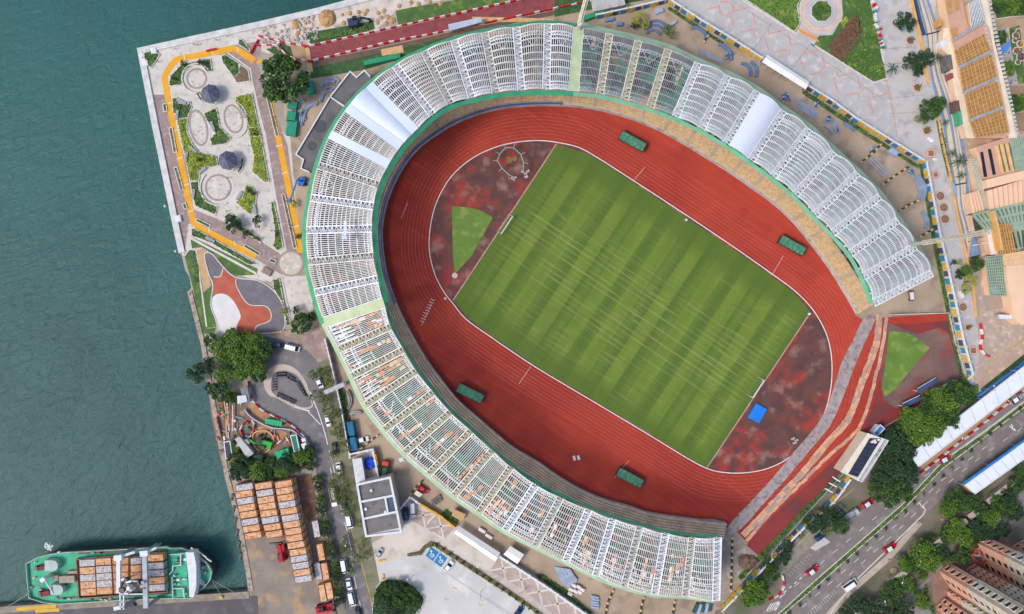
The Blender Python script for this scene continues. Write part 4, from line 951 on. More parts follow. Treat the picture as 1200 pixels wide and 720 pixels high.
# grey flat-roofed annexe
K = crop(340, 60, 6); K2 = crop(340, 180, 6)
zr = 5.0
pA = K(425,148, 470,190, 525,140, 565,185, 610,240, 390,400, 285,325); pB = K(285,325, 400,400, 230,640) + K2(200,100, 140,134, 80,108, 98,45, 45,10) + K(60,700)
t = thing('annexe_building', 'low grey flat-roofed annexe tucked under the upper left stadium edge', 'building', W(370,130))
roofg = mat('grey_roof', (104,102,104), (88,87,90), scale=.3, c3=(76,76,82), s3=.12)
for P in (pA, pB): q = MB(); q.prism(pw(P, zr), 0, zr-.02); q.build('wall', concrete, t)
for P in (pA, pB): q = MB(); q.prism(pw(P, zr), zr, zr+.05); q.build('roof', roofg, t)
q = MB(); q.ribbon(pw(pA[-2:] + pA[:4], zr), .4, zr-.3, zr+.7); q.build('parapet', white, t)
q = MB(); q.ribbon(pw([pB[0]]+pB[:2], zr)[1:], .4, zr-.3, zr+.6); q.ribbon(pw([pA[-1]]+pB[3:][::-1][:0]+[pB[0]], zr)[:1]+pw(K(62,700), zr), .4, zr-.3, zr+.7); q.ribbon(pw(K(62,700)+K2(45,10, 98,45, 80,108, 140,134), zr), .4, zr-.3, zr+.7); q.build('parapet', white, t)
for (x, y, r) in [(*K(215,530)[0],8),(*K(155,668)[0],6)]: w = W(x, y, zr); q = MB(); q.cyl(w.x, w.y, zr+.05, zr+.08, r*.28, 20); q.build('roof_stain', mat('roof_patch', (74,74,80), (66,66,72)), t)
# curved steel panels and pipes
bsteel = mat('blue_grey_steel', (160,174,200), (136,150,178), scale=.4, rough=.5)
bsteel2 = mat('blue_steel', (112,138,178), (92,116,156), scale=.4, rough=.5)
def arc(px, py, r, a0, a1, w, lab, m=None, h=.8, z=0, grp='curved steel panels lying around the stadium'):
    P = [(px+r*math.cos(rad(a)), py-r*math.sin(rad(a))) for a in [a0+(a1-a0)*k/10 for k in range(11)]]
    q = MB(); b_ = Z[0]+z; q.ribbon(pw(P), w*.3, b_+.02, b_+h*.5); q.ribbon(pw([(px+(r+w*.35)*math.cos(rad(a)), py-(r+w*.35)*math.sin(rad(a))) for a in [a0+(a1-a0)*k/10 for k in range(11)]]), .18, b_+h*.5, b_+h)
    q.ribbon(pw([(px+(r-w*.35)*math.cos(rad(a)), py-(r-w*.35)*math.sin(rad(a))) for a in [a0+(a1-a0)*k/10 for k in range(11)]]), .18, b_+h*.5, b_+h)
    tag(q.build('curved_steel_panel', m or bsteel, base=True), lab, 'steel panel', grp)
def arcs(lst, where, m=None, w=2.2):
    for i, (px, py, r, a0, a1) in enumerate(lst): arc(px, py, r, a0, a1, w, nth(i)+' curved steel panel '+where, m)
arcs([(*K(295,270)[0],12.5,45,165), (*K(290,268)[0],9,60,140), (*K(300,345)[0],14,75,195), (*K(290,340)[0],11,80,185), (*K(190,480)[0],19,85,205), (*K(185,470)[0],16,85,200), (*K(180,460)[0],13,85,200), (*K(135,450)[0],19,110,230), (*K(130,445)[0],16,105,225)], 'in the yard between the annexe and the large round tree', None, 2.4)
def pipes(lst, where, m=None, name='steel_pipe', cat='steel pipe', r=.22):
    for i, (a, b) in enumerate(lst):
        q = MB(); A_, B_ = W(*a), W(*b); q.tube((A_.x, A_.y, Z[0]+r), (B_.x, B_.y, Z[0]+r), r, 8); q.tube((A_.x, A_.y, Z[0]+r), (A_.x+(B_.x-A_.x)*.02, A_.y+(B_.y-A_.y)*.02, Z[0]+r), r*1.25, 8)
        tag(q.build(name, m or bsteel, base=True), nth(i)+' '+where, cat, None)
tealp = mat('teal_sheet', (26,140,112), (16,116,96), scale=.6)
for i, (x, y, w_, d_, a) in enumerate([(*K(15,380)[0],3.2,2.4,-10),(*K(8,460)[0],3.0,3.6,-8),(*K(10,540)[0],3.4,5.4,-8),(*K(140,255)[0],2.2,4.6,10)]):
    p = W(x, y, 1.6); q = MB(); q.box(p.x, p.y, 0, 1.6, w_, d_, rad(a)); q.box(p.x, p.y, 1.6, 1.8, w_+.2, d_*.98, rad(a), .95)
    tag(q.build('tarped_crate', tealp, base=True), ['first','second','third'][i]+' teal tarped stack below the large round tree' if i < 3 else 'teal tarped stack at the right side of the large round tree', 'crate')
# blue boom lift
w = W(*K2(90,200)[0]); t = thing('boom_lift', 'blue boom lift reaching over the yellow path', 'boom lift', (w.x, w.y, 0)); bl = mat('lift_blue', (20,110,190), (16,96,170))
q = MB(); q.box(w.x, w.y, .5, 1.6, 3.0, 2.3, 1.2, .9); q.build('body', bl, t)
for sx in (-1, 1):
    for sy in (-1, 1): q = MB(); q.tube((w.x+sx*1.0, w.y+sy*1.0, .45), (w.x+sx*1.35, w.y+sy*1.0, .45), .45, 10); q.build('wheel', rubber, t)
e1_ = W(*K2(50,185)[0], 6); e2_ = W(*K2(0,330)[0], 7); q = MB(); q.beam((w.x, w.y, 1.6), (e1_.x, e1_.y, 6), .5); q.beam((e1_.x, e1_.y, 6), (e2_.x, e2_.y, 7), .4); q.build('boom', bl, t)
q = MB(); q.box(e2_.x, e2_.y, 6.6, 7.7, .9, 1.2); q.build('basket', bl, t)
w = W(*K2(385,540)[0], 27); q = MB(); a_, b_ = W(*K2(388,475)[0], 26), W(*K2(386,595)[0], 26); q.beam(a_, b_, 1.0, .3); q.box(b_.x, b_.y, 25.6, 26.6, 1.6, .9); tag(q.build('sheet_panel', clad, base=True), 'pale blue sheet lying across two bays of the left roof', 'roofing sheet')
# ---------------- west road and roundabout ----------------
Z[0] = .0619
pinkp = mat('pink_paving', (150,128,122), (134,112,108), scale=.25, c3=(164,144,138), s3=.4, detail=9)
sheet('forecourt', [(318,392),(325,385),(345,392),(372,382),(385,402),(400,440),(412,500),(380,500),(355,450),(320,410)], pinkp)
vergeg = mat('street_verge', (128,122,96), (108,104,84), scale=.25, c3=(96,108,60), s3=.3, detail=9)
sheet('verge', D(740,130, 830,90, 850,200, 890,330, 950,600, 985,720, 870,720, 850,640, 820,520, 790,430, 760,350, 745,260) + [], vergeg)
sheet('verge', [(395,550),(420,545),(434,628),(446,690),(452,730),(438,730),(420,660),(404,600)], vergeg)
road_l = smooth(D(470,190, 500,110, 560,40, 640,10, 710,40, 745,110, 755,190, 765,260, 790,350, 810,430), False, 3)
road_r = [(380,498),(386,520),(393,555),(400,585),(406,610),(418,650),(430,690),(440,735)]
road_out = smooth(D(480,-30, 440,60, 425,120, 418,180, 425,240, 455,310, 520,370, 600,410, 660,445, 710,490, 740,550, 755,620, 768,700), False, 3)
sheet('waterfront_road', D(480,-30, 560,-15, 640,5, 720,50, 770,100, 800,140, 790,180) + [(380,470),(382,498)] + road_r[1:] + [(408,735)] + [(398,690),(391,650),(384,610),(376,575),(371,556)] + road_out[::-1], asphalt)
isl = smooth(D(492,235, 500,180, 530,140, 580,122, 630,130, 680,165, 720,230, 735,290, 750,345, 700,360, 640,345, 570,305, 520,285), True, 3)
sheet('roundabout_kerb', isl, mat('roundabout_stone', (190,172,160), (172,154,144), scale=.3))
lot = smooth(D(530,215, 545,170, 590,155, 650,170, 690,210, 715,265, 745,335, 700,350, 650,330, 580,295, 535,270), True, 3)
sheet('bike_park', lot, mat('lot_asphalt', (118,112,114), (100,96,98), scale=.2)); 
M9 = crop(300, 400, 9)
bike = make_motorbike(); nb = 0
for seq, lab in [([(M9(222+19*i, 355-1*i)[0], 90) for i in range(6)], 'in the top row of the roundabout bike park'), ([(M9(345+20*i, 368+12*i)[0], 65) for i in range(4)], 'in the slanted row right of the top bikes'), ([(M9(440+14*i, 432+23*i)[0], -5+(-3*i)) for i in range(7)], 'in the right row of the roundabout bike park'),
                 ([(M9(235+22*i, 560+10*i)[0], 62) for i in range(9)], 'in the bottom row of the roundabout bike park'), ([(M9(200, 400+28*i)[0], 5) for i in range(5)], 'in the left row of the roundabout bike park')]:
    for (x, y), a in seq: p = W(x, y); place(bike, p.x, p.y, Z[0], rad(a+R.uniform(-9, 9)), 'dark motorbike parked '+lab, 'motorbikes '+lab, sc=1.0)
stripe('road_line', smooth(D(770,350, 800,440, 815,490, 828,545), False), .3, linew); stripe('road_line', D(725,370, 790,440), .3, linew)
stripe('kerb', smooth(D(655,345, 700,360, 735,368), False), .5, kerbm, h=.14)
stripe('kerb', D(735,265, 768,350), .5, kerbm, h=.14)
many('lane_dash', [[a, b] for a, b in [(D(835,575)[0],D(848,625)[0]),(D(855,650)[0],D(866,700)[0]),((399,591),(401,603)),((404,612),(407,622)),((408,628),(412,645)),((411,652),(414,664)),((415,676),(418,690)),((419,697),(423,712)),((387,548),(390,562))]], .22, linew)
stripe('yellow_line', [(401,588),(409,610),(417,638),(426,668),(434,700),(440,728)], .25, mat('road_yellow', (190,158,80), (170,140,76)))
many('road_wear', [[a, b] for a, b in [((392,640),(400,690)),((381,575),(388,612))]], .8, mat('worn_asphalt', (120,114,116), (104,100,103), scale=.5))
# white boundary fence of the building site on the west side
def fence(pts, lab, w_=.35, h=2.2, m=None):
    P = pw(pts); t = thing('site_fence', lab, 'fence', (*P[0], 0)); q = MB(); q.ribbon(P, w_, .05, h); q.build('panel', m or white, t)
    q = MB()
    for x, y, a in resample(P, 3.0): q.box(x, y, 0, h+.12, w_+.25, w_+.25, a)
    q.build('post', m or white, t)
fence(D(822,-10, 850,100, 880,230, 910,370, 945,570, 953,612), 'long white site fence between the street trees and the lower left stadium')
fence(Cc(545,540, 645,528), 'short cream fence below the playground', .3, 1.2, timber)
hedge_l = D(885,255, 920,255, 945,400, 965,560, 945,560, 915,400)
planter('dark hedge inside the white site fence on the left side', hedge_l, fol_dark, 71, kerb=False, h=1.5, dens=6, name='hedge', cat='hedge')
# gantry arm and arcs by the left stadium
q = MB(); a_, b_ = W(381,460,5), W(404,450,9); q.beam(a_, b_, 1.5, .4); q.beam((b_.x, b_.y, 0), b_, .8); q.beam((a_.x, a_.y, 0), a_, .8); tag(q.build('footbridge', grey_steel, base=True), 'grey steel gantry arm joining the verge to the lower left stadium edge', 'gantry')
arcs([(*D(880,310)[0],16,-40,45),(*D(985,420)[0],11,60,140)], 'beside the lower left stadium edge', grey_steel, 3)
m_car = [paint('white', (226,228,232)), paint('blue', (20,52,96)), paint('dark', (44,50,60)), paint('silver', (170,176,184)), paint('red', (196,20,44))]
cars = dict(w=make_car('car', 'car', 'car', m_car[0]), b=make_car('car', 'car', 'car', m_car[1]), d=make_car('car', 'car', 'car', m_car[2]), s=make_car('car', 'car', 'car', m_car[3]),
            v=make_car('van', 'van', 'van', m_car[0], L=5.2, w=1.95, h=2.1, style='van'), t=make_car('taxi', 'taxi', 'taxi', m_car[4], mat('taxi_roof', (214,214,216)), L=4.7), r=make_car('car', 'car', 'car', m_car[4]))
trk_w = make_truck('truck', 'truck', m_car[0], mat('bed_cream', (196,190,176)), 6.4, 2.2, mat('load_tan', (176,160,136), (120,110,96), scale=2)); trk_g = make_truck('truck', 'truck', m_car[3], mat('bed_grey', (150,152,160)), 6.6, 2.3)
trk_green = make_truck('truck', 'truck', mat('cab_red', (214,60,44)), mat('bed_green', (70,112,92)), 7.4, 2.5, mat('load_green', (60,96,78)))
def veh(k, px, py, a, lab, sc=1.0, grp=None):
    pr = cars.get(k) or {'T': trk_w, 'G': trk_g, 'X': trk_green}[k]; p = W(px, py, .8); return place(pr, p.x, p.y, Z[0]+.004, rad(a), lab, grp, sc)
veh('b', *M9(225,42)[0], 178, 'dark blue car on the roundabout beside the tree clump'); veh('v', *M9(388,70)[0], -14, 'long white van at the top of the roundabout road', 1.0)
for k, x, y, a, l in [('w',374.5,449,-68,'white car under the street trees right of the bike park'),('w',384.5,493,-80,'white car parked under the trees beside the road bend'),('d',392.5,526,-80,'dark car hidden under the street trees'),('w',397.5,549,-76,'white car parked left of the compound with blue sheet'),('v',409.5,611,-78,'white van parked left of the three-part grey roof building'),('v',403.5,664,-80,'white van driving above two other white cars near the bottom'),('w',409,685,-78,'white car driving between the white vans near the bottom'),('v',412.5,702,-76,'white minibus lowest of the vehicles on the left road'),('d',420,719,-76,'dark car cut by the bottom edge of the left road'),('b',403,590,-78,'blue car under the street trees near the white truck')]: veh(k, x, y, a, l)
veh('T', 391.5, 582, -78, 'cream and white open truck driving on the left road')
# street trees
for i, (x, y, r) in enumerate([(370,438,8),(381,437,6),(386,447,7),(371,466,8),(383,470,6),(384,480,7),(392,487,7),(392,503,8),(399,510,5),(404,523,7),(390,533,4),(397,560,8),(388,566,5),(404,572,6),(397,578,6),(406,589,7),(404,600,6),(413,598,4),(398,585,6),(421,613,4),(405,645,7),(415,655,6),(404,632,4),(411,672,5)]):
    tree(x, y, r+1.5, ['olive','olive2'][i % 2], nth(i)+' thin olive street tree from the top in the row beside the left road', 'street trees beside the left road')
for i, (x, y, r) in enumerate([(258,410,14),(247,400,9),(275,404,15),(296,402,14),(306,412,13),(300,425,13),(284,420,16),(268,424,14),(262,438,12),(285,436,12),(303,440,9),(290,396,9),(270,392,8)]):
    tree(x, y, r, ['bright','mid','bright'][i % 3], nth(i)+' bright green tree from the left in the clump above the roundabout', 'trees of the clump above the roundabout')
tree(228, 438, 11, 'dark', 'dark tree leaning out over the water'); tree(243, 430, 11, 'dark', 'dark bare-looking tree at the sea wall beside the bright clump'); tree(258, 460, 13, 'mid', 'mid green tree above the colourful umbrella timber yard'); tree(247, 456, 8, 'dark', 'dark tree right behind the colourful umbrella'); tree(270, 466, 8, 'mid','green tree left of the grey hut roof')
tree(352, 380, 13, 'mid', 'round green tree at the lower left corner of the green roof gutter'); tree(348, 364, 6, 'small', 'small tree on the pale path near the green gutter'); tree(365,372,6,'mid','small green tree touching the stadium netting below the round plaza'); tree(331, 366, 5, 'yellow', 'yellowish tree at right edge of the playground')
for i, (x, y, r) in enumerate([(276,540,9),(286,548,11),(300,552,11),(318,545,9),(336,542,10),(352,536,9),(362,530,7),(278,556,9),(330,553,8),(310,556,9),(345,548,7),(275,525,6),(364,545,6)]): tree(x, y, r+1, ['mid','dark','bright'][i % 3], nth(i)+' tree from the top in the grove above the container stacks', 'trees above the container stacks')
for i in range(17):
    f = i/16; tree(372+26*f+R.uniform(-2,2), 562+140*f, R.uniform(5.5,7.5), ['mid','dark','olive'][i % 3], nth(i)+' bushy tree from the top in the hedge row left of the road', 'bushy trees left of the road')
# ---------------- excavation site ----------------
Y = crop(240, 450, 6)
earth = mat('orange_earth', (176,132,92), (146,106,74), scale=.2, c3=(116,96,74), s3=.4)
sheet('excavation_ground', D(200,260, 360,270, 420,330, 520,390, 640,440, 720,530, 755,650, 600,720, 290,720, 250,560, 215,400), mat('site_ground', (120,108,94), (98,88,78), scale=.15, c3=(150,124,98), s3=.3))
sheet('excavation_ground', Y(300,170, 340,130, 420,200, 540,260, 620,310, 600,330, 480,300, 400,290, 340,240), earth); sheet('excavation_ground', smooth(Y(350,330, 430,290, 500,320, 580,350, 520,430, 470,480, 400,490, 350,440), True, 3), earth)
barriers(smooth(Y(310,0, 335,100, 400,175, 500,230, 600,280, 690,355), False, 5), 'in the curved row along the road bend', 'barriers along the road bend', 2.1, 'rw')
barriers(Y(770,500, 780,560), 'in the short row at the lower end of the site', 'barriers at the lower end of the site', 1.8, 'rw')
barriers(Y(500,430, 575,370, 610,420), 'in the bent row between the green sheds', 'barriers between the green sheds', 1.9, 'rw')
barriers(smooth(Y(285,265, 320,245, 350,275, 345,330, 305,380, 265,345, 262,305, 285,265), False, 3), 'ringed round the small pit', 'barriers round the small pit', 1.9, 'rrw')
barriers(Y(640,585, 760,565), 'in the row above the brown yard', 'red barriers above the brown yard', 1.9, 'r')
q = MB(); q.ribbon(pw(smooth(Y(290,175, 330,225, 400,270, 490,305, 600,315, 660,345, 720,400, 755,460, 770,540), False, 3)), .3, .05, 1.6); tag(q.build('site_hoarding', mat('pale_hoard', (190,190,204), (170,170,186), scale=.6), base=True), 'pale curving hoarding between the excavation and the road bend', 'hoarding')
q = MB(); q.ribbon(pw(smooth(Y(350,345, 420,325, 470,350, 490,400, 470,450, 420,480, 365,450, 345,400), True, 3)), .5, .05, .9, True); tag(q.build('pit_rim', timber, base=True), 'timber rim round the large pit with the green excavator', 'pit rim')
sheet('pit_floor', smooth(Y(375,360, 430,345, 470,400, 440,450, 385,430), True, 3), mat('pit_dark', (66,60,52), (50,46,42), scale=.6))
lime = mat('lime_paint', (60,170,60), (44,148,48))
excavator(*Y(430,425)[0], 165, lime, 'lime green excavator in the timber-rimmed pit', 5.6, 1.1); excavator(*Y(385,385)[0], 40, mat('grey_digger', (90,96,110)), 'small grey digger at the upper left of the timber-rimmed pit', 3.6, .6)
def shed(pts, z, m, lab, ribs=8, name='shed', cat='shed', wallm=None, trim=None):
    P = pw(pts, z); c = W(sum(p[0] for p in pts)/len(pts), sum(p[1] for p in pts)/len(pts)); t = thing(name, lab, cat, (c.x, c.y, 0))
    cc_ = Vector((sum(p[0] for p in P)/len(P), sum(p[1] for p in P)/len(P))); ins = [tuple(cc_+(Vector(p)-cc_)*.94) for p in P]
    q = MB(); q.prism(ins, 0, z-.02); q.build('wall', wallm or concrete, t)
    q = MB(); q.prism(P, z, z+.15)
    if len(P) == 4 and ribs:
        for k in range(1, ribs): a = Vector(P[0]).lerp(Vector(P[1]), k/ribs); b = Vector(P[3]).lerp(Vector(P[2]), k/ribs); q.beam((*a, z+.18), (*b, z+.18), .12, .08)
    q.build('roof', m, t)
    if trim: q = MB(); q.ribbon(P, .3, z+.16, z+.4, True); q.build('roof_edge', trim, t)
    return t
gcorr = mat('grey_corrugated', (186,184,182), (160,158,158), scale=.5)
shed(Y(245,370, 345,490, 298,522, 212,388), 3, gcorr, 'long grey corrugated shed in the excavation site', 16); shed(Y(262,398, 225,480, 202,455, 235,415), 2.6, gcorr, 'small grey side wing crossing the corrugated shed', 4); shed(Y(318,415, 300,430, 270,400, 292,388), 2.4, gcorr, 'small pale shed corner north of the corrugated shed', 4)
shed(Y(228,85, 290,80, 300,125, 232,142), 3, white, 'small hut with white roof at the road bend', 6); shed(Y(250,30, 300,20, 318,130, 268,100), 2.6, mat('dull_grey', (138,138,142), (116,116,122)), 'grey hut roof beside the red and white barrier bend', 5)
gt = mat('bright_green_tarp', (38,168,112), (24,144,96), scale=.6)
shed(Y(490,480, 585,452, 600,510, 508,532), 2.6, gt, 'bright green square tarp shed in the excavation site', 3, wallm=gt); shed(Y(605,365, 645,358, 668,465, 632,475), 2.4, tealp, 'tall narrow teal shed beside the site hoarding', 5, trim=white)
shed(Y(222,575, 270,555, 312,535, 318,580), 2.2, gt, 'bright green tarp lean-to in the grove', 3, wallm=gt); shed(Y(345,505, 398,497, 405,550, 352,560), 2.2, mat('dark_green_tarp', (24,84,70), (18,66,58)), 'dark green tarp shed in the grove', 3)
shed(Y(163,600, 200,583, 212,632, 178,640), 2.4, mat('pale_green', (176,204,176), (156,186,160)), 'pale green roof hut by the quay wall', 3); shed(Y(138,410, 178,402, 198,515, 152,525), 2.4, mat('navy_roof', (78,84,104), (62,68,88), scale=.5), 'dark blue-grey container cabin by the quay wall', 8, wallm=white, trim=white)
shed(Y(428,245, 545,262, 540,300, 425,280), 1.8, gt, 'green tarp-covered heap beside the road bend barriers', 6, wallm=gt)
q = MB(); p = W(*Y(705,448)[0], 2); q.box(p.x, p.y, .4, 2.3, 1.9, 3.6, rad(20), .9); q.box(p.x-.6, p.y+2.6, .4, 1.9, 1.6, 1.4, rad(20), .85); tag(q.build('tank_trailer', whp, base=True), 'white tank trailer between teal shed and site hoarding', 'trailer')
for i, (a, b) in enumerate([((120,110),(150,300)),((140,120),(170,290)),((160,130),(175,330)),((180,150),(190,320)),((120,150),(135,250)),((200,150),(200,330)),((215,90),(212,330)),((155,230),(160,380)),((168,340),(170,380))]):
    q = MB(); A_, B_ = W(*Y(*a)[0]), W(*Y(*b)[0]); q.beam((A_.x, A_.y, .35+.1*(i % 2)), (B_.x, B_.y, .35+.1*(i % 2)), .5, .4)
    tag(q.build('steel_beam', [mat('rust_beam', (150,96,62), (116,76,54), scale=1.2), timber, greym][i % 3], base=True), nth(i)+' long beam from the left in the stack by the quay wall', 'beam', 'long beams stacked by the quay wall')
for i in range(12):
    p = W(*Y(90+3*i, 240+12*i)[0]); q = MB(); q.box(p.x, p.y, .02, 1.1, .5, .9, rad(-12+R.uniform(-20,20)), .8); q.box(p.x, p.y, 1.1, 1.25, .4, .3); tag(q.build('storage_drum', [redp, mat('pink_plastic', (214,110,130)), tealp][i % 3], base=True), nth(i)+' small bin from the top in the line on the quay edge', 'bin')
p = W(*D(232,225)[0], 2.3); t = thing('beach_umbrella', 'colourful striped umbrella on the quay wall', 'umbrella', (p.x, p.y, 0))
um = [mat('umb_'+n_, c_) for n_, c_ in (('pink', (226,70,120)), ('yellow', (230,200,50)), ('blue', (60,120,210)))]
q = MB()
for k in range(9):
    a, b = 6.283*k/9, 6.283*(k+1)/9; q.m = k % 3; q.quad((p.x+1.5*math.cos(a), p.y+1.5*math.sin(a), 2), (p.x+1.5*math.cos(b), p.y+1.5*math.sin(b), 2), (p.x, p.y, 2.6), (p.x, p.y, 2.601))
q.build('canopy', um, t); q = MB(); q.tube((p.x, p.y, 0), (p.x, p.y, 2.6), .04); q.build('pole', whp, t)
# ---------------- container yard ----------------
sheet('container_yard', E(270,140, 310,105, 640,60, 690,250, 700,280, 790,600, 830,740, 400,740, 370,600, 330,370), mat('yard', (140,128,116), (112,102,94), scale=.12, c3=(164,134,100), s3=.18, detail=9))
sheet('yard_soil', E(580,75, 660,60, 690,245, 650,290, 610,220), mat('yard_soil', (116,76,58), (96,64,50), scale=.3, c3=(146,106,80), s3=.3))
sheet('quay_apron', [(-300,735),(0,718),(140,708),(260,701),(302,698),(304,735),(304,800),(-300,800)], mat('quay_asphalt', (86,80,86), (72,68,74), scale=.1, c3=(98,92,96), s3=.2))
q = MB(); q.ribbon(pw([(-60,718),(0,715),(140,706),(262,699),(292,697)]), 2.4, -2.4, .25); tag(q.build('quay_edge', mat('quay_edge_c', (150,138,122), (116,106,96), scale=.5), base=True), 'weathered quay edge along the ship berth', 'quay wall')
stripe('yellow_kerb', [(20,714),(40,712),(66,710)], 1.2, yell, h=.3); stripe('yellow_kerb', [(42,716),(70,714.5)], 1.2, yell, h=.3)
ZC = 5.2
def cont(px, py, a, m, lab, lev=2, grp='rusty shipping containers in the yard', z0=None, low=True):
    zt = 2.6*lev; p = W(px, py, zt)
    for l in range(lev):
        if l < lev-1 and not low: continue
        top = l == lev-1
        place(con_o if (m == 'O' if top else (int(px)+l) % 3) else con_g, p.x, p.y, (2.6*l if z0 is None else z0+2.6*l), rad(a), lab if top else lab.replace('top container', 'lower container'), grp, sc=(1,1.04,1))
cols = [('left', [(345,125),(344,157),(350,189),(356,221),(364,253),(371,287),(378,319),(386,352)], 'GOGOOGOO'), ('middle', [(435,118),(441,152),(446,184),(452,215),(459,247),(466,279),(475,312),(484,345)], 'OGOOOGOO'),
        ('right', [(528,110),(533,142),(539,174),(545,206),(553,237),(560,269),(566,300),(573,332),(578,364),(587,396),(596,429),(601,461),(608,493),(614,525),(621,556)], 'OOOGOGOOOOOGGOG')]
for nm, P, cs in cols:
    for i, ((x, y), c_) in enumerate(zip(P, cs)):
        cont(*E(x, y)[0], 9, c_, ('rusty orange' if c_ == 'O' else 'pale grey')+' top container, '+nth(i)+' from the top in the '+nm+' column')
for (x, y, a, c_, l) in [(681,321,-80,'G','lone pale grey container left of the hedge row'),(703,430,-80,'O','rusty orange container below the lone grey one'),(690,520,-80,'G','pale grey container standing beside an orange one near the yard bottom'),(723,520,-80,'O','rusty orange container right of a pale grey one near the yard bottom'),(711,622,-80,'O','left container of the lowest orange pair in the yard'),(743,612,-80,'O','right container of the lowest orange pair in the yard')]: cont(*E(x, y)[0], a, c_, l, 1)
def stacker(px, py, a, lab):
    w = W(px, py, 2); t = thing('reach_stacker', lab, 'container lifter', (w.x, w.y, 0)); r = rad(a); c, sn = math.cos(r), math.sin(r); f = lambda u, v, z: (w.x+u*c-v*sn, w.y+u*sn+v*c, z)
    red2 = mat('stacker_red', (176,20,40), (150,16,32))
    q = MB(); q.box(w.x, w.y, .8, 2.0, 6.2, 2.6, r, .95); q.build('body', red2, t)
    q = MB(); x, y, _ = f(-2.6, 0, 0); q.box(x, y, 2.0, 2.6, 1.4, 2.4, r, .85); q.build('counterweight', red2, t)
    q = MB(); x, y, _ = f(-1.0, .3, 0); q.box(x, y, 2.0, 3.3, 1.6, 1.5, r, .85); q.build('cab', glass, t)
    q = MB(); q.beam(f(-2.6, -.5, 2.9), f(3.6, -.5, 4.6), .7, .8); q.beam(f(-1.0, -.5, 2.2), f(1.2, -.5, 3.6), .3); q.build('boom', red2, t)
    q = MB(); q.beam(f(3.9, -3.2, 3.6), f(3.9, 3.2, 3.6), .5); q.beam(f(3.6, -1.2, 3.8), f(3.6, 1.2, 3.8), .9); q.build('spreader', dark, t)
    for u in (-2.2, 2.0):
        for v in (-1.2, 1.2): q = MB(); q.tube(f(u, v-.35, .8), f(u, v+.35, .8), .8, 12); q.build('wheel', rubber, t)
stacker(*E(518,430)[0], 95, 'red container lifter parked in the middle of the yard'); stacker(*E(725,693)[0], 15, 'red container lifter cut by the bottom edge of the yard')
for k in range(6): p = W(*E(265+18*k if False else 290+8*k, 170+55*k)[0]); q = MB(); q.box(p.x, p.y, 0, .7, .9, 2.6, rad(-14), .9); q.box(p.x, p.y, .7, .8, .6, 2.2, rad(-14)); tag(q.build('quay_fender', dark, base=True), nth(k)+' dark block from the top along the quay beside the containers', 'fender')
# ---------------- ship ----------------
s1 = crop(20, 625, 8); s2 = crop(130, 625, 8)
ZD = 4.0
hull = s1(100,280, 220,215, 330,190, 450,175, 1120,140) + s2(530,120, 560,135, 680,135, 800,190, 900,270, 940,320, 952,360, 940,430, 900,480, 860,515, 790,560, 760,602, 590,600) + s1(960,620, 400,655, 260,640, 130,600, 112,440)
w0 = W(140, 672); ship = thing('cargo_ship', 'green-decked coastal container ship moored at the quay at lower left', 'ship', (w0.x, w0.y, -2.6))
deckg = mat('deck_green', (56,182,140), (40,156,118), scale=.5, c3=(116,128,104), s3=.9, detail=9); HP = pw(hull, ZD)
cx = sum(p[0] for p in HP)/len(HP); cy = sum(p[1] for p in HP)/len(HP); low = [(cx+(p[0]-cx)*.97, cy+(p[1]-cy)*.93) for p in HP]
q = MB(); n = len(HP)
for i in range(n):
    j = (i+1) % n; q.quad((*HP[i], ZD), (*HP[j], ZD), (*low[j], -3.0), (*low[i], -3.0))
q.build('hull', mat('hull_dark', (46,66,60), (36,52,50)), ship)
q = MB(); q.poly(HP, ZD-.02); q.build('deck', deckg, ship)
q = MB(); q.ribbon(HP, .22, ZD, ZD+1.0, True); q.build('bulwark', mat('bulwark', (176,196,186), (130,160,146), scale=.8), ship)
q = MB(); q.ribbon(pw(s1(570,185, 1120,160) + s2(530,160), ZD), .9, ZD, ZD+.12); q.ribbon(pw(s1(380,610, 600,598, 960,590) + s2(560,560), ZD), .6, ZD, ZD+.12); q.build('side_walkway', mat('ship_brown', (112,92,80), (90,74,66), scale=.6), ship)
hold = s1(575,235, 1000,212) + s2(520,180, 545,540) + s1(600,600)
q = MB(); q.prism(pw(hold, ZD), ZD, ZD+.25); q.build('hold_floor', mat('hold_dark', (70,60,54), (54,48,44), scale=.6), ship)
q = MB(); q.ribbon(pw(hold, ZD), .4, ZD, ZD+1.3, True); q.build('hold_coaming', mat('coaming', (132,104,84), (104,86,76), scale=.8), ship)
# bridge block, decks and rails at the bow end
q = MB(); br = s2(700,180, 775,180, 800,300, 800,500, 775,600, 735,600, 725,400); q.prism(pw(br, 7.6), ZD, 7.6); q.build('bridge', white, ship)
q = MB(); q.prism(pw(s2(785,240, 800,300, 800,500, 790,540, 778,500, 778,260), 6.4), 5.6, 6.4); q.build('bridge_window', glass, ship)
q = MB(); q.prism(pw(s2(560,195, 705,180, 725,600, 590,600, 580,400), 6), ZD, 6); q.build('deckhouse', deckg, ship)
q = MB(); q.ribbon(pw(s2(665,190, 665,290, 590,300, 590,340, 560,380), 6), .25, 6, 7); q.ribbon(pw(s2(590,510, 690,510, 700,600), 6), .25, 6, 7); q.ribbon(pw(s2(562,195, 700,183), 6), .2, 6, 7); q.ribbon(pw(s2(585,400, 592,595), 6), .2, 6, 7); q.build('deck_railing', white, ship)
for k, (x, y) in enumerate(s2(620,240, 640,430, 610,470, 705,240, 712,560)): w = W(x, y, 6); q = MB(); q.box(w.x, w.y, 6, 6.9, 1.1, .9, .1, .85); q.build('vent', [deckg, white][k % 2], ship)
rr = random.Random(3)
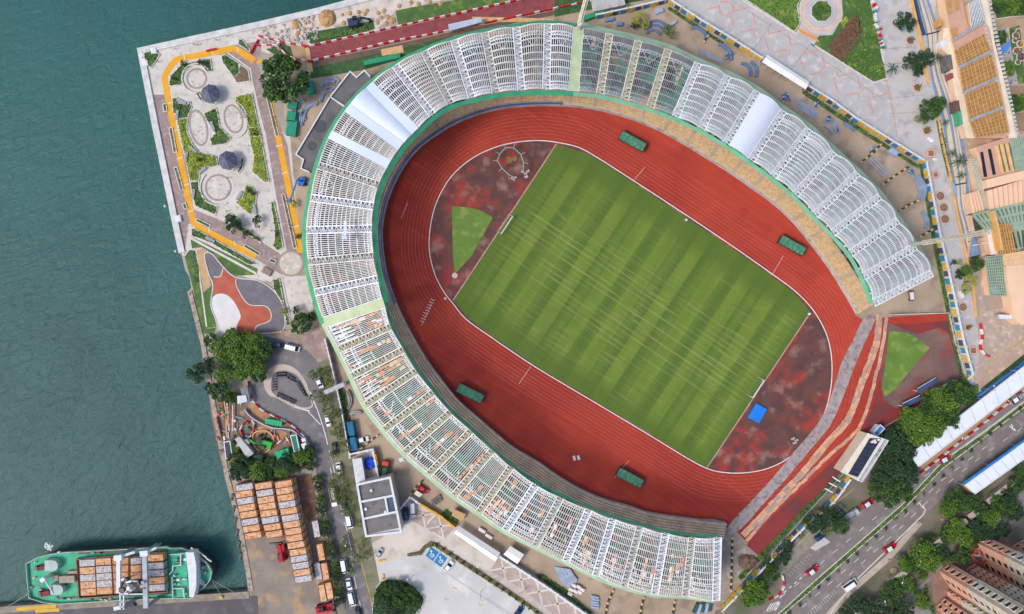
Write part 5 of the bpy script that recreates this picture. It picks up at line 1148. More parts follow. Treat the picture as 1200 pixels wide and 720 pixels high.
for k in range(16):
    x, y = s2(rr.uniform(810,900), rr.uniform(270,480))[0]; w = W(x, y, ZD); q = MB(); q.cyl(w.x, w.y, ZD, ZD+rr.uniform(.5,1.2), rr.uniform(.25,.6), 8); q.build('winch', [white, dark, mat('pinkish', (180,120,130)), grey_steel][k % 4], ship)
for k, (x, y) in enumerate(s2(775,152, 830,180, 870,210, 918,250)): w = W(x, y, ZD+1); q = MB(); q.box(w.x, w.y, ZD+.8, ZD+1.2, 2.2, .4, rad(-35)); q.build('fender', white, ship)
rr = random.Random(19)
for k in range(44):
    u = rr.choice((0, 1, 2)); x, y = s1(rr.uniform(130,560), rr.uniform(250,600))[0] if u == 0 else s1(rr.uniform(380,1100), rr.choice((178, 612))+rr.uniform(-6,6))[0] if u == 1 else s2(rr.uniform(590,700), rr.uniform(230,570))[0]
    z_ = 6 if u == 2 else ZD; w = W(x, y, z_); q = MB(); q.box(w.x, w.y, z_, z_+rr.uniform(.3,1.1), rr.uniform(.3,1.4), rr.uniform(.2,.7), rr.uniform(-.3,.3), .9); q.build('deck_fitting', rr.choice([white, dark, grey_steel, rustm, mat('fit_brown', (120,84,62)), deckg]), ship)
# stern houses, winches, crane
for (x, y, rx, ry) in [(*s1(335,305)[0],1.9,2.3),(*s1(388,530)[0],1.7,2.1)]:
    w = W(x, y, 6); q = MB(); q.cyl(w.x, w.y, ZD, 6.2, rx, 16); q.box(w.x-1.4, w.y, ZD, 6.1, 2.8, ry*1.7, 0, .95); q.build('stern_house', mat('pale_green_grey', (172,186,182), (150,166,162), scale=.6), ship)
for (x, y, l, w_) in [(*s1(235,328)[0],4.2,1.7),(*s1(262,570)[0],3.8,2.1)]:
    w = W(x, y, 5.5); q = MB(); q.box(w.x, w.y, ZD+.6, 5.6, l, w_, rad(12), .8); q.build('lifeboat', mat('maroon_cover', (126,40,52), (104,32,44)), ship)
    q = MB(); q.box(w.x-l*.45, w.y, ZD+.6, 5.8, 1.1, w_*.9, rad(12), .8); q.build('davit', dark, ship)
w = W(*s1(478,427)[0], 5.5); q = MB(); q.box(w.x, w.y, ZD, 6.2, 5.2, 2.3, rad(3)); q.box(w.x-4.4, w.y+.2, ZD, 5.4, 1.8, 1.6, rad(3)); q.box(w.x+1.2, w.y+2.0, ZD, 5.2, 3.6, .9, rad(3)); q.build('engine_casing', mat('casing', (164,150,136), (136,122,110), scale=1), ship)
w = W(*s1(262,425)[0], 7); q = MB(); q.cyl(w.x, w.y, ZD, 7, .7, 10); q.box(w.x, w.y, 7, 8.4, 2.0, 1.6, rad(35), .85); q.build('crane_cab', white, ship)
e_ = W(*s1(72,575)[0], 8); q = MB(); 
for o_ in (-.4, .4): q.beam((w.x+o_*.6, w.y-o_*.8, 8), (e_.x+o_*.3, e_.y-o_*.4, 8), .18)
q.build('crane_jib', dark, ship)
e_ = W(*s1(325,585)[0], 7); q = MB(); q.beam((w.x, w.y, 7.5), (e_.x, e_.y, 6), .3); q.build('crane_stay', white, ship)
# containers in the hold
rows1 = [280, 352, 420, 487, 553]; lab_r = ['top', 'second', 'middle', 'fourth', 'lowest']
cmap = {'first stern': ((655, 6), 'GOGOO'), 'second stern': ((808, 0), 'OGGGO')}
for nm, ((x, _), cs) in cmap.items():
    for i, y in enumerate(rows1):
        p = W(*s1(x+i*3.5, y-(12 if 'second' in nm else 0)+(0))[0], ZD+2.8); place(con_o if cs[i] == 'O' else con_g, p.x, p.y, ZD+.25, rad(3), lab_r[i]+' container in the '+nm+' column of the ship hold, '+('rusty orange' if cs[i] == 'O' else 'pale and streaked'), 'containers in the ship hold', sc=(.92,1.12,1))
for i, y in enumerate(rows1):
    p = W(*s1(918+i*4, y-18)[0], ZD+2.8); place(con_o, p.x, p.y, ZD+.25, rad(3), lab_r[i]+' narrow orange container half under the left ship gantry', 'containers in the ship hold', sc=(.3,1.12,1))
for nm, x, L_, cs in (('left of the midship gantries', 130, .42, 'OOO'), ('between the two ship gantries', 236, .66, 'GOO')):
    for i, y in enumerate((262, 332, 398)): p = W(*s2(x, y)[0], ZD+2.8); place(con_o if cs[i] == 'O' else con_g, p.x, p.y, ZD+.25, rad(3), ['top','middle','lower'][i]+' container '+nm, 'containers in the ship hold', sc=(L_,1.08,1))
for i, (y, c_) in enumerate(zip((232, 308, 376, 445, 512), 'OGGOG')): p = W(*s2(416+i*4, y)[0], ZD+2.8); place(con_o if c_ == 'O' else con_g, p.x, p.y, ZD+.25, rad(3), lab_r[i]+(' orange' if c_ == 'O' else ' grey')+' container in the column beside the green bridge decks', 'containers in the ship hold', sc=(.95,1.08,1))
# ship gantries
for k, (a, b, hw) in enumerate([((75,225),(75,560),1.7), ((318,185),(330,700),2.0)]):
    A_, B_ = W(*s2(*a)[0], 13), W(*s2(*b)[0], 13); t = thing('deck_gantry', ['left white gantry beam crossing the ship hold', 'right white gantry beam crossing the ship hold and quay'][k], 'gantry crane', (A_.x, A_.y, ZD))
    q = MB(); q.beam(A_, B_, hw*.75, .9); q.build('beam', white if k == 0 else mat('gantry_grey', (176,180,190), (150,154,166), scale=.5), t)
    q = MB(); q.box(A_.x, A_.y, 12.4, 13.8, 2.6, 1.8, .1); q.beam((A_.x, A_.y, 12.6), (A_.x+3.4*(1 if k else 1.4), A_.y+1.4, 12), .8); q.build('beam_head', white, t)
    for P in (A_, B_):
        for o_ in (-.7, .7): q = MB(); q.beam((P.x+o_, P.y, ZD if P is A_ or k == 0 else .05), (P.x+o_*.6, P.y, 12.8), .5); q.build('leg', grey_steel, t)
t = thing('cargo_crane', 'white cluttered cargo crane machinery straddling ship and quay', 'crane', W(152,690))
rr = random.Random(8)
for k in range(20):
    x, y = s2(rr.uniform(80,300), rr.uniform(430,580))[0]; w = W(x, y, 14); q = MB(); q.box(w.x, w.y, 12.6, 13.2+rr.random()*1.6, rr.uniform(.6,2.2), rr.uniform(.5,1.6), rr.uniform(-.3,.4), .85); q.build('machinery', [white, grey_steel, whp, dark, conc_dark][k % 5], t)
q = MB(); 
for a, b in [((90,450),(300,450)),((90,570),(310,570)),((85,450),(90,715)),((120,560),(120,715)),((85,640),(120,640)),((85,690),(125,690))]: q.beam(W(*s2(*a)[0], 12.5), W(*s2(*b)[0], 12.5), .4)
q.build('frame', white, t)
for x, y in s2(90,710, 118,710, 95,470, 290,470): w = W(x, y, 12.5); q = MB(); q.beam((w.x, w.y, .05), w, .5); q.build('leg', grey_steel, t)
w = W(*s2(60,700)[0], 8); q = MB(); q.box(w.x, w.y, 6, 8.4, 2.4, 1.4, .2, .9); q.build('operator_cab', white, t)
for k in range(5):
    w = W(*s2(165+14*k+(k % 2)*4, 660+10*(k % 3))[0]); q = MB(); q.box(w.x, w.y, .05, .9, 1.4, 1.2, .1*k, .9); q.box(w.x, w.y, .9, 1.1, .8, .6); tag(q.build('cargo_crate', dark, base=True), nth(k)+' small dark crate from the left on the quay under the crane', 'crate')
for k, (a, b) in enumerate([(s2(950,450)[0], s2(1040,590)[0]), (s2(950,440)[0], s2(1250,610)[0]), (s1(120,560)[0], (6,713))]):
    q = MB(); q.tube(W(*a, 3.5), W(*b, .6), .08, 6); tag(q.build('mooring_rope', mat('rope', (170,166,150)), base=True), ['short mooring rope from the bow to the yellow bollard','long mooring rope from the bow to the quay corner','mooring rope from the stern towards lower left'][k], 'rope')
w = W(*s2(1040,595)[0]); q = MB(); q.cyl(w.x, w.y, .25, .8, .45, 12, .38); q.cyl(w.x, w.y, .8, .95, .6, 12); tag(q.build('bollard', yell, base=True), 'yellow bollard on the quay edge beyond the bow', 'bollard')
foam = mat('foam', (206,216,216), (170,190,190), scale=1.5)
q = MB(); rr = random.Random(4)
for k in range(60):
    a = rr.gauss(0, 1); x, y = 57+rr.gauss(0,2.2), 641.5+rr.gauss(0,2.6)-abs(a); w = W(x, y, -2.6); r_ = rr.uniform(.15,.5); q.poly([(w.x+r_*math.cos(t_)*rr.uniform(.5,1), w.y+r_*math.sin(t_)*rr.uniform(.5,1)) for t_ in [k2*.9 for k2 in range(7)]], -2.585+k*.0006)
tag(q.build('foam', foam), 'patch of white foam by the ship stern', 'foam', kind='stuff')
for k, (x, y) in enumerate(B(150,412, 205,650)):
    w = W(x, y, -2.3); q = MB(); q.blob(w.x, w.y, -2.6, .55, .55, .7, k, 10, 5, .03); q.cyl(w.x, w.y, -1.9, -1.5, .08, 6); tag(q.build('buoy', whp, base=True), ['upper','lower'][k]+' small white buoy floating off the park sea wall', 'buoy')
Z[0] = .0233
# ---------------- south: compound, building, car parks ----------------
H6 = crop(380, 500, 6); G2 = crop(420, 600, 6); M7 = crop(560, 620, 7.2)
lightp = mat('light_paving', (202,192,182), (188,178,168), scale=.08, c3=(174,164,154), s3=.2, detail=9)
cpark = mat('car_park_concrete', (192,190,188), (176,175,176), scale=.07, c3=(204,200,194), s3=.15, detail=9)
sheet('site_paving', [(470,590),(482,580),(586,653),(700,727),(620,760),(440,690),(430,640),(448,630)], lightp)
park_poly = [(441,662),(478,652),(505,640),(532,657),(575,684),(640,725),(640,790),(440,790),(445,726),(490,724),(498,703),(493,694),(480,682),(462,678),(444,680)]
sheet('car_park', park_poly, cpark)
planter('dark leafy shrub garden enclosed by a curved white kerb at the bottom', smooth([(447,681),(462,679),(478,682),(490,692),(497,701),(494,712),(484,722),(480,740),(440,740),(438,700)], True, 2), fol_dark, 80, h=2.2, dens=7, name='shrub_garden', cat='garden bed', base=lawnd)
for i, (x, y, r) in enumerate([(452,690,8),(466,688,9),(480,695,9),(470,705,11),(455,708,9),(485,706,7),(444,700,6),(462,716,9),(440,697,4)]): tree(x, y, r, ['mid','dark','mid'][i % 3] if i < 8 else 'yellow', nth(i)+' dense green tree inside the curved shrub garden at the bottom', 'trees of the shrub garden')
sheet('red_pavement', G2(20,345, 120,340, 150,500, 70,525), mat('red_pave', (168,104,100), (150,90,88), scale=.4)); sheet('pavement', G2(70,525, 150,500, 165,600, 130,740, 100,740), mat('grey_pave', (158,146,134), (140,130,120), scale=.3))
sheet('pavement', [(411,536),(420,540),(434,628),(440,660),(428,662),(418,620)], mat('grey_pave', (158,146,134)))
for i, (x, y, r) in enumerate([(424,641,5),(430,650,6),(427,632,4)]): tree(x, y, r, 'olive2', ['upper','lower','uppermost'][i]+' thin tree above the red pavement patch', 'trees by the red pavement')
# three part building
zb = 7.5
t = thing('service_building', 'white-walled building with three dark grey flat roofs beside the left road', 'building', W(445,597))
foot = H6(232,408, 462,358, 540,740) + G2(55,170) ; P = pw(foot, zb)
q = MB(); q.prism(P, 0, zb-.5); q.build('wall', mat('bwall', (204,200,200), (188,184,184), scale=.3), t)
rf = mat('flat_roof', (112,108,106), (98,95,94), scale=.2, c3=(86,84,84), s3=.4)
for poly in (H6(245,412, 455,368, 475,485, 255,525), H6(262,540, 430,505, 440,600, 280,645), H6(438,500, 478,492, 500,600, 448,608), H6(285,655, 500,612) + G2(285,115, 65,158)):
    q = MB(); q.prism(pw(poly, zb), zb-.5, zb-.35); q.build('roof', rf if poly[0][0] < 450 else mat('blue_roof', (70,84,104), (60,74,94)), t)
q = MB(); q.ribbon(P, .7, zb-.5, zb+.3, True); q.ribbon(pw(H6(245,532, 490,484), zb), .7, zb-.45, zb+.2); q.ribbon(pw(H6(270,650, 505,600), zb), .7, zb-.45, zb+.2); q.ribbon(pw(H6(428,498, 448,610), zb), .6, zb-.45, zb+.1); q.build('parapet', white, t)
for (x, y) in H6(292,580, 430,600, 330,450): w = W(x, y, zb); q = MB(); q.box(w.x, w.y, zb-.35, zb+.3, 1.0, 1.0, .2, .8); q.build('roof_vent', white, t)
fence(H6(195,185, 350,150, 395,370), 'white wall round the small yard with the blue sheet', .5, 2.6)
sheet('yard_floor', H6(200,190, 345,158, 385,370, 240,400), mat('yard_floor', (172,158,146), (152,138,126), scale=.6))
shed(H6(198,230, 262,218, 292,398, 225,410), 3.2, white, 'long white-roofed shed left of the blue sheet', 8)
w = W(*H6(322,258)[0]); q = MB(); q.blob(w.x, w.y, Z[0], 2.1, 2.2, 1.3, 5, 14, 5, .14); tag(q.build('blue_sheet', mat('blue_sheet', (16,84,214), (10,66,190), scale=1.2), base=True), 'bright blue tarpaulin heap in the small white-walled yard', 'tarpaulin')
q = MB(); q.ribbon(pw(H6(365,185, 380,262)), .7, .1, 2.4); tag(q.build('yellow_banner', yell, base=True), 'yellow banner on the wall right of the blue sheet', 'banner')
q = MB(); q.ribbon(pw(H6(500,505, 508,545)), .6, .1, 1.6); tag(q.build('yellow_gate', yell, base=True), 'short yellow gate at the right wall of the grey-roofed building', 'gate')
for i, (x, y, l_) in enumerate([(*H6(190,25)[0],7),(*H6(205,110)[0],6.6)]):
    w = W(x, y, 2); q = MB(); q.box(w.x, w.y, .05, 2.3, 2.3, l_*.5*2*.85, rad(10)); q.box(w.x, w.y, 2.3, 2.45, 1.8, l_*.7, rad(10)); tag(q.build('blue_skip', mat('teal_blue', (14,104,140), (10,88,122), scale=.7), base=True), ['upper','lower'][i]+' teal blue container inside the white site fence', 'container')
veh('w', *H6(270,92)[0], 12, 'white pickup in the sandy yard beside the teal containers'); veh('X', *H6(425,310)[0], 80, 'green and red dump truck beside the grey-roofed building')
q = MB(); w = W(*H6(545,232)[0]); q.box(w.x, w.y, .02, .35, 1.8, 1.4, .4); q.box(w.x, w.y, .35, .5, 1.2, .9, .6); tag(q.build('white_slab', white, base=True), 'small white slab lying on the sand by the lower left stadium', 'slab')
veh('r', *H6(695,440)[0], -35, 'small orange-red vehicle beside the striped block row')
shed(H6(650,450, 690,475, 670,498, 632,475), 2.2, mat('cream_roof', (224,212,190), (206,194,172)), 'small cream-roofed hut beside the orange vehicle', 2)
blocks(H6(265,150, 300,120, 375,62), 'in the short row above the blue sheet yard', 'blocks above the blue sheet yard'); blocks(H6(610,470, 645,425, 700,370), 'in the slanted row near the cream hut', 'blocks near the cream hut')
for i in range(6): w = W(*crop(440,480,6)(410+18*(i % 3)+8*(i//3), 640-14*(i % 3)+22*(i//3))[0]); q = MB(); q.box(w.x, w.y, .02, .5, 1.6, 1.1, rad(30)); q.box(w.x, w.y, .5, .62, 1.3, .8, rad(30)); tag(q.build('dark_crate', conc_dark, base=True), nth(i)+' dark flat crate in the cluster right of the cream hut', 'crate')
fence(H6(530,580, 610,485, 680,535), 'white angled fence corner above the parked blue car', .5, 2.4)
fence([(493,589),(515,602),(534,617)], 'yellow and white fence panel left of the long white tent', .6, 2.0, yell)
fence([(586,650),(606,663),(640,685),(693,722)], 'long white fence between the diamond paving and lower stadium', .7, 2.4)
planter('dark hedge behind the long white fence at the bottom', [(628,673),(634,672),(662,690),(694,718),(690,722),(650,695)], fol_dark, 81, kerb=False, h=1.6, dens=6, name='hedge', cat='hedge')
planter('dark hedge and shrubs left of the orange crate', [(516,603),(522,596),(538,607),(536,614)], fol_dark, 82, kerb=False, h=1.8, dens=7, name='hedge', cat='hedge')
shed([(533,597),(546,603),(541,611),(529,604)], 2, timber, 'tan and orange timber crate stack left of the long white tent', 4)
veh('b', 475.5, 603, -85, 'dark blue car parked right of the three-part grey roof building', 1.1); veh('v', 484, 597, -88, 'white van parked beside the dark blue car', .95); veh('w', 525.5, 664, 50, 'white car parked next to the blue disabled bays', 1.05); veh('b', 608, 717, 55, 'dark blue car cut by the bottom edge of the car park', 1.0)
dia = mat('diamond_paving', (168,150,142), (154,138,132), scale=.3, c3=(178,162,152), s3=.5); dl = mat('diamond_line', (212,200,190))
def grid_lines(name, segs, w_=.55): many(name, segs, w_, dl)
sheet('diamond_paving', G2(310,40, 360,-25, 450,-5, 560,10, 690,100, 600,195, 490,125, 360,50), dia)
grid_lines('diamond_line', [G2(450,-10, 470,115), G2(560,10, 600,195), G2(470,120, 690,85), G2(340,45, 540,10), G2(520,140, 590,185), G2(480,85, 540,20)])
sheet('diamond_paving', M7(100,352, 190,218, 480,400, 960,720, 640,720, 380,510), dia)
grid_lines('diamond_line', [M7(190,230, 238,440), M7(345,320, 385,520), M7(490,410, 545,650), M7(650,520, 690,720), M7(800,615, 830,720), M7(100,352, 340,310), M7(240,448, 490,405), M7(400,552, 640,505), M7(545,655, 800,610)])
sheet('paving_band', M7(0,330, 100,355, 380,515, 640,720, 560,720, 300,560, 0,380), mat('band_paving', (184,172,162), (168,158,150), scale=.3, c3=(196,184,174), s3=.5))
planter('clipped hedge strip dividing the car park from the paving', [(477,649),(491,646),(497,639),(505,634),(512,637),(505,642),(500,642),(494,650),(478,652)], fol_olive, 83, kerb=False, h=1.0, dens=7, name='hedge', cat='hedge', base=soil)
planter('long green and brown hedge running down beside the car park', [(508,635),(513,637),(560,667),(600,693),(640,722),(634,722),(597,697),(556,671),(507,639)], fol_olive, 84, kerb=False, h=1.0, dens=7, name='hedge', cat='hedge', base=soil)
for i in range(16): f = i/15; tree(512+116*f, 638.5+80*f, 2.2, 'small', nth(i)+' small round bush from the top in the car park hedge', 'small round bushes in the car park hedge')
bb = mat('bay_blue', (30,124,176), (24,110,160), scale=.4)
sheet('disabled_bay', G2(468,305, 512,240, 632,322, 585,392), bb); many('bay_line', [G2(468,305, 512,240), G2(528,350, 572,282), G2(585,392, 632,322), G2(512,240, 632,322)], .25, linew)
for cx_, cy_ in ((515,298), (578,340)):   # wheelchair signs
    arcp = [(cx_+2+13*math.cos(rad(a)), cy_+6+13*math.sin(rad(a))) for a in range(-60, 230, 20)]
    Z[0] += .004; q = MB(); q.ribbon(pw([G2(*p)[0] for p in arcp]), .22, Z[0], Z[0]+.001); q.ribbon(pw(G2(cx_-2,cy_-16, cx_,cy_+2, cx_+12,cy_+6, cx_+18,cy_+18)), .25, Z[0]+.003, Z[0]+.004); q.cyl(*W(*G2(cx_-3,cy_-22)[0])[:2], Z[0], Z[0]+.003, .35, 10); struct('wheelchair_sign', q, linew)
many('bay_line', [[(528+14*k, 653+9.3*k), (518+14*k, 668+9.3*k)] for k in range(9)], .15, mat('faint_line', (206,204,200)))
many('bay_line', [[(518,668),(640,750)], [(570,701),(600,720)]], .15, mat('faint_line2', (180,176,172)))
oy = mat('orange_mark', (222,178,96), (206,162,84))
for (x, y) in G2(680,538, 860,655, 620,618, 455,385): many('orange_mark', [[(x-2.5,y-2),(x,y+.5),(x+2.5,y)]], .35, oy)
stripe('yellow_kerb', G2(145,345, 190,335), .6, yell, h=.3); stripe('yellow_kerb', G2(165,470, 185,470), .6, yell, h=.3); stripe('yellow_kerb', G2(175,435, 180,470), .7, yell, h=.3)
stripe('kerb', smooth(G2(155,480, 250,462, 340,485, 400,530, 445,580, 465,610, 440,650, 420,680), False), .5, kerbm, h=.2)
veh('s', *G2(148,290)[0], 60, 'silver motor vehicle parked by the car park entrance', .8)
w = W(*G2(380,450)[0]); place(lamp, w.x, w.y, Z[0], 2, 'street lamp standing in the light car park'); 
for i, (x, y) in enumerate([(412,626),(564,692),(1045,668),(1026,700),(988,704),(1150,455),(1111,515)]): w = W(x, y); place(lamp, w.x, w.y, Z[0], R.uniform(0,6), ['street lamp on the left road verge','street lamp at the car park hedge','street lamp right of the red taxi with white roof','street lamp at lower right verge','street lamp on the median near the red taxi','street lamp near the yellow line at right','street lamp on the right median'][i])
p = W(*M7(405,495)[0]); place(per_b, p.x, p.y, Z[0], 1, 'person in orange vest walking across the diamond paving'); place(per_a, p.x-2.2, p.y-2.0, Z[0], 1, 'person in white shirt walking on the diamond paving band')
place(per_b, *W(444,706)[:2], Z[0], 2, 'person in orange vest by the shrub garden kerb') if False else None
# long tents
def tent(pts, z, lab, ridge=.8):
    P = pw(pts, z); c = W(sum(p[0] for p in pts)/4, sum(p[1] for p in pts)/4); t = thing('marquee', lab, 'tent', (c.x, c.y, 0)); P = [Vector(p) for p in P]
    m0, m1 = (P[0]+P[3])/2, (P[1]+P[2])/2; n = 14; q = MB()
    for k in range(n):
        f0, f1 = k/n, (k+1)/n; sag = .06
        g = lambda A_, B_, f: A_.lerp(B_, f)
        q.quad((*g(P[0],P[1],f0), z), (*g(P[0],P[1],f1), z), (*g(m0,m1,f1), z+ridge), (*g(m0,m1,f0), z+ridge)); q.quad((*g(m0,m1,f0), z+ridge), (*g(m0,m1,f1), z+ridge), (*g(P[3],P[2],f1), z), (*g(P[3],P[2],f0), z))
    for a, b, c_ in ((P[0], m0, P[3]), (P[1], m1, P[2])): q.quad((*a, z), (*b, z+ridge), (*c_, z), (*c_, z-.01))
    q.build('canopy', mat('tent_white', (232,230,228), (220,218,218), scale=.3), t)
    q = MB()
    for k in range(n+1): f = k/n; q.path([(*P[0].lerp(P[1], f), z+.02), (*m0.lerp(m1, f), z+ridge+.03), (*P[3].lerp(P[2], f), z+.02)], .1, .06)
    q.build('canopy_rib', white, t)
    for k in range(0, n+1, 2):
        for A_, B_ in ((P[0], P[1]), (P[3], P[2])): v = A_.lerp(B_, k/n); q = MB(); q.beam((*v, 0), (*v, z), .12); q.build('post', white, t)
tent([(537,616),(586,648),(580,658),(532,625)], 3, 'long white marquee roof between the fences at the bottom left'); tent([(598,640),(614,650),(606,661),(590,650)], 2.6, 'small white marquee right of the long one', .4)
for i, (x, y) in enumerate([(583-18,621),(573,628)]): w = W(x, y); q = MB(); q.box(w.x, w.y, .02, .9, 2.6, 1.1, rad(-32)); q.box(w.x, w.y, .9, 1.05, 2.3, .8, rad(-32)); tag(q.build('white_crate', whp, base=True), ['left','right'][i]+' white oblong crate behind the long marquee', 'crate')
# steel stacks by the lower stadium
for i in range(13):
    f = i/12; a = (650+7*f+10*f*f, 664+2*f); b = (672+4*f, 693-14*f); q = MB(); A_, B_ = W(*a), W(*b); m_ = (A_+B_)/2+Vector((-1.0+f, -.8+.5*f, 0)); q.path([A_+Vector((0,0,.1+.05*i)), m_+Vector((0,0,.1+.05*i)), B_+Vector((0,0,.1+.05*i))], .62, .2)
    tag(q.build('curved_steel_panel', bsteel if i % 3 else grey_steel, base=True), nth(i)+' steel sheet from the left in the fan stack by the lower stadium', 'steel sheet')
for i, (x, y) in enumerate([(669,690),(673,685.5),(678,687),(674,692),(679,693),(668,695),(682,690)]): w = W(x, y); q = MB(); q.box(w.x, w.y, .02, 1.1, 1.7, 1.1, rad(-30), .95); q.box(w.x, w.y, 1.1, 1.2, 1.4, .8, rad(-30)); tag(q.build('white_crate', whp, base=True), nth(i)+' small white crate below the fan of steel sheets', 'crate')
for i in range(5): w = W(697+.6*(i % 2), 699+3*i); q = MB(); q.box(w.x, w.y, .02, .7, 2.7, .75, rad(-12)); q.box(w.x, w.y, .7, .85, 2.3, .4, rad(-12)); tag(q.build('steel_bundle', bsteel, base=True), nth(i)+' grey bundle from the top in the small square stack', 'steel bundle')
for i in range(5): w = W(815+4.2*i, 712-.6*i+1.2*(i % 2)); q = MB(); q.box(w.x, w.y, .02, .9, 1.1, 3.6, rad(-25+5*i)); q.box(w.x, w.y, .9, 1.05, .7, 3.0, rad(-25+5*i)); tag(q.build('steel_bundle', [mat('dk_green', (52,84,78)), bsteel][i % 2], base=True), nth(i)+' steel bundle from the left at the bottom stadium corner', 'steel bundle')
blocks([(718,692),(712,706),(709,722)], 'in the leftmost row below the stadium', 'blocks in the leftmost row below the stadium'); blocks([(754,700),(751,712),(750,722)], 'in the middle row below the stadium', 'blocks in the middle row below the stadium'); blocks([(790,705),(788,722)], 'in the right row below the stadium', 'blocks in the right row below the stadium'); blocks([(857.5,630),(857,660),(856,693)], 'in the upright row beside the lower right stadium end', 'blocks beside the lower right stadium end')
sheet('corner_ground', [(850,622),(862,628),(893,655),(845,712),(838,712),(849,630)], mat('corner_grey', (150,138,128), (132,120,112), scale=.25, c3=(168,154,140), s3=.4))
w = W(876,658); q = MB(); q.blob(w.x, w.y, Z[0], 3.4, 2.6, 1.2, 33, 14, 5, .2); tag(q.build('earth_mound', mat('brown_mound', (118,92,74), (96,74,60), scale=.8), base=True), 'dark brown earth mound at the lower right corner beyond the stadium', 'earth mound')
# ---------------- east: plaza ----------------
Z[0] = .0147
e1 = crop(780, 0, 4.5); e2 = crop(900, 140, 3.6); f4 = crop(960, 0, 4.5); g6 = crop(1040, 130, 6); h7 = crop(1060, 0, 6.857); k8 = crop(1080, 240, 8); l4 = crop(960, 300, 4)
plz = mat('plaza_grey', (178,174,174), (162,159,160), scale=.1, c3=(190,184,182), s3=.35, detail=9)
sheet('plaza', [(782,-20),(1100,-20),(1090,60),(1112,180),(1128,290),(1148,400),(1160,440),(1140,470),(1126,452),(1118,400),(1098,270),(1084,188),(1000,138),(850,42),(786,2),(770,-8)], plz)
sheet('plaza_light', [(1040,0),(1075,0),(1090,90),(1105,180),(1120,270),(1100,268),(1086,190),(1060,170),(1040,94)], mat('plaza_light', (186,182,178), (172,168,166), scale=.12, c3=(160,156,154), s3=.3, detail=10))
paver = mat('orange_line', (206,146,124), (190,130,112), scale=1)
many('paving_line', [f4(352,425, 395,610, 412,730)], .35, paver)
for cx_, cy_ in [(318,45),(500,165),(685,270),(865,390),(1050,500)]:
    o = lambda *p: e1(*[v+(cx_ if i % 2 == 0 else cy_) for i, v in enumerate(p)])
    many('paving_line', [o(-40,-100, -25,-35, 8,-35), o(40,-15, 45,15, 120,-5), o(25,40, 45,100), o(-105,5, -35,-10, -30,25)], .4, paver)
    Z[0] += .004; q = MB(); q.ribbon(pw(ell(*e1(cx_, cy_)[0], 8.4)), .3, Z[0], Z[0]+.001, True); struct('paving_ring', q, mat('ring_grey', (196,176,168)) if cx_ > 318 else paver)
many('paving_joint', [e1(150,60, 450,250, 900,560, 1180,740), e1(330,-10, 700,230, 1200,560), f4(0,180, 300,430, 355,425), e1(560,120, 440,300), e1(760,240, 620,420), f4(330,260, 480,250), f4(370,520, 560,500), f4(380,600, 580,590), f4(345,340, 500,330)], .14, mat('joint', (146,142,142)))
# green polygons of the park
sheet('lawn', [(872,-20),(872,-2),(932,40),(938,28),(935,10),(945,-20)], lawn); sheet('lawn', f4(-100,-60, 262,-60, 270,20, 300,160, 325,260, 355,415, 290,435, 100,320, -50,235, 0,190, 70,185, 125,85, 120,0), lawn2)
planter('olive shrub lawn left of the octagonal planter', [(870,-8),(872,-1),(931,38),(937,28),(934,8),(940,-8)], fol_mid, 90, dens=3.5, h=.5, base=lawn)
planter('brown-red shrub diamond on the lawn right of the octagon', f4(190,70, 212,110, 215,190, 122,330, 60,290, 48,245), fol_red, 91, kerb=False, dens=5, base=mat('red_soil', (112,86,62), (94,70,52)))
planter('bright yellow-green hedge below the brown-red shrub diamond', f4(215,215, 130,335, 285,432, 352,412, 335,330, 270,330), fol_bright, 92, kerb=False, dens=5)
planter('small bright green hedge beside the octagonal planter', f4(112,115, 140,85, 155,110, 125,150), fol_yel, 93, kerb=False, dens=6)
planter('green lawn hedge along the festive booths', f4(135,0, 255,0, 320,260, 265,320, 215,190, 200,60), fol_bright, 94, kerb=False, dens=2.5, h=.4)
stripe('plaza_kerb', e1(400,0, 690,182, 715,140), .6, kerbm, h=.2); stripe('plaza_kerb', e1(785,242, 1000,375) + f4(290,437, 356,415, 325,260), .6, kerbm, h=.2)
# octagonal planter
oc = W(962,14); t = thing('octagonal_planter', 'large octagonal planter ringed with pink and grey stone steps', 'planter', (oc.x, oc.y, 0))
okt = lambda r: ell(962, 14, r, r, 22.5, 8)
for k, (r, m_, h_) in enumerate([(26.5, kerbm, .1), (25.4, mat('oct_pink', (206,172,160), (190,156,146)), .16), (22.5, mat('oct_cream', (208,200,192)), .22), (21.3, mat('oct_pink', (206,172,160)), .28), (19.5, mat('oct_grey', (180,178,180), (166,164,168)), .34), (13.5, kerbm, .55), (12.3, lawn2, .6)]):
    q = MB(); q.prism(pw(okt(r)), 0, h_); q.build('step' if k < 5 else ['planter_kerb', 'lawn'][k-5], m_, t)
q = MB(); shrubs(q, okt(11.5), 5, 1.0, .5, 5, .6); q.build('foliage', fol_mid, t)
sheet('steps', e1(692,180, 722,135, 812,180, 782,240), plz)
for k in range(4): a, b = e1(712-5*k, 158-8*k+16)[0], e1(806-5*k, 205-8*k+16)[0]; q = MB(); q.ribbon(pw([a, b]), .45, Z[0], Z[0]+.12+.1*k); tag(q.build('stair_tread', mat('orange_step', (224,168,90), (206,150,78)) if k in (0,3) else paver, base=True), nth(k)+' orange tread from the bottom of the steps to the octagon', 'step')
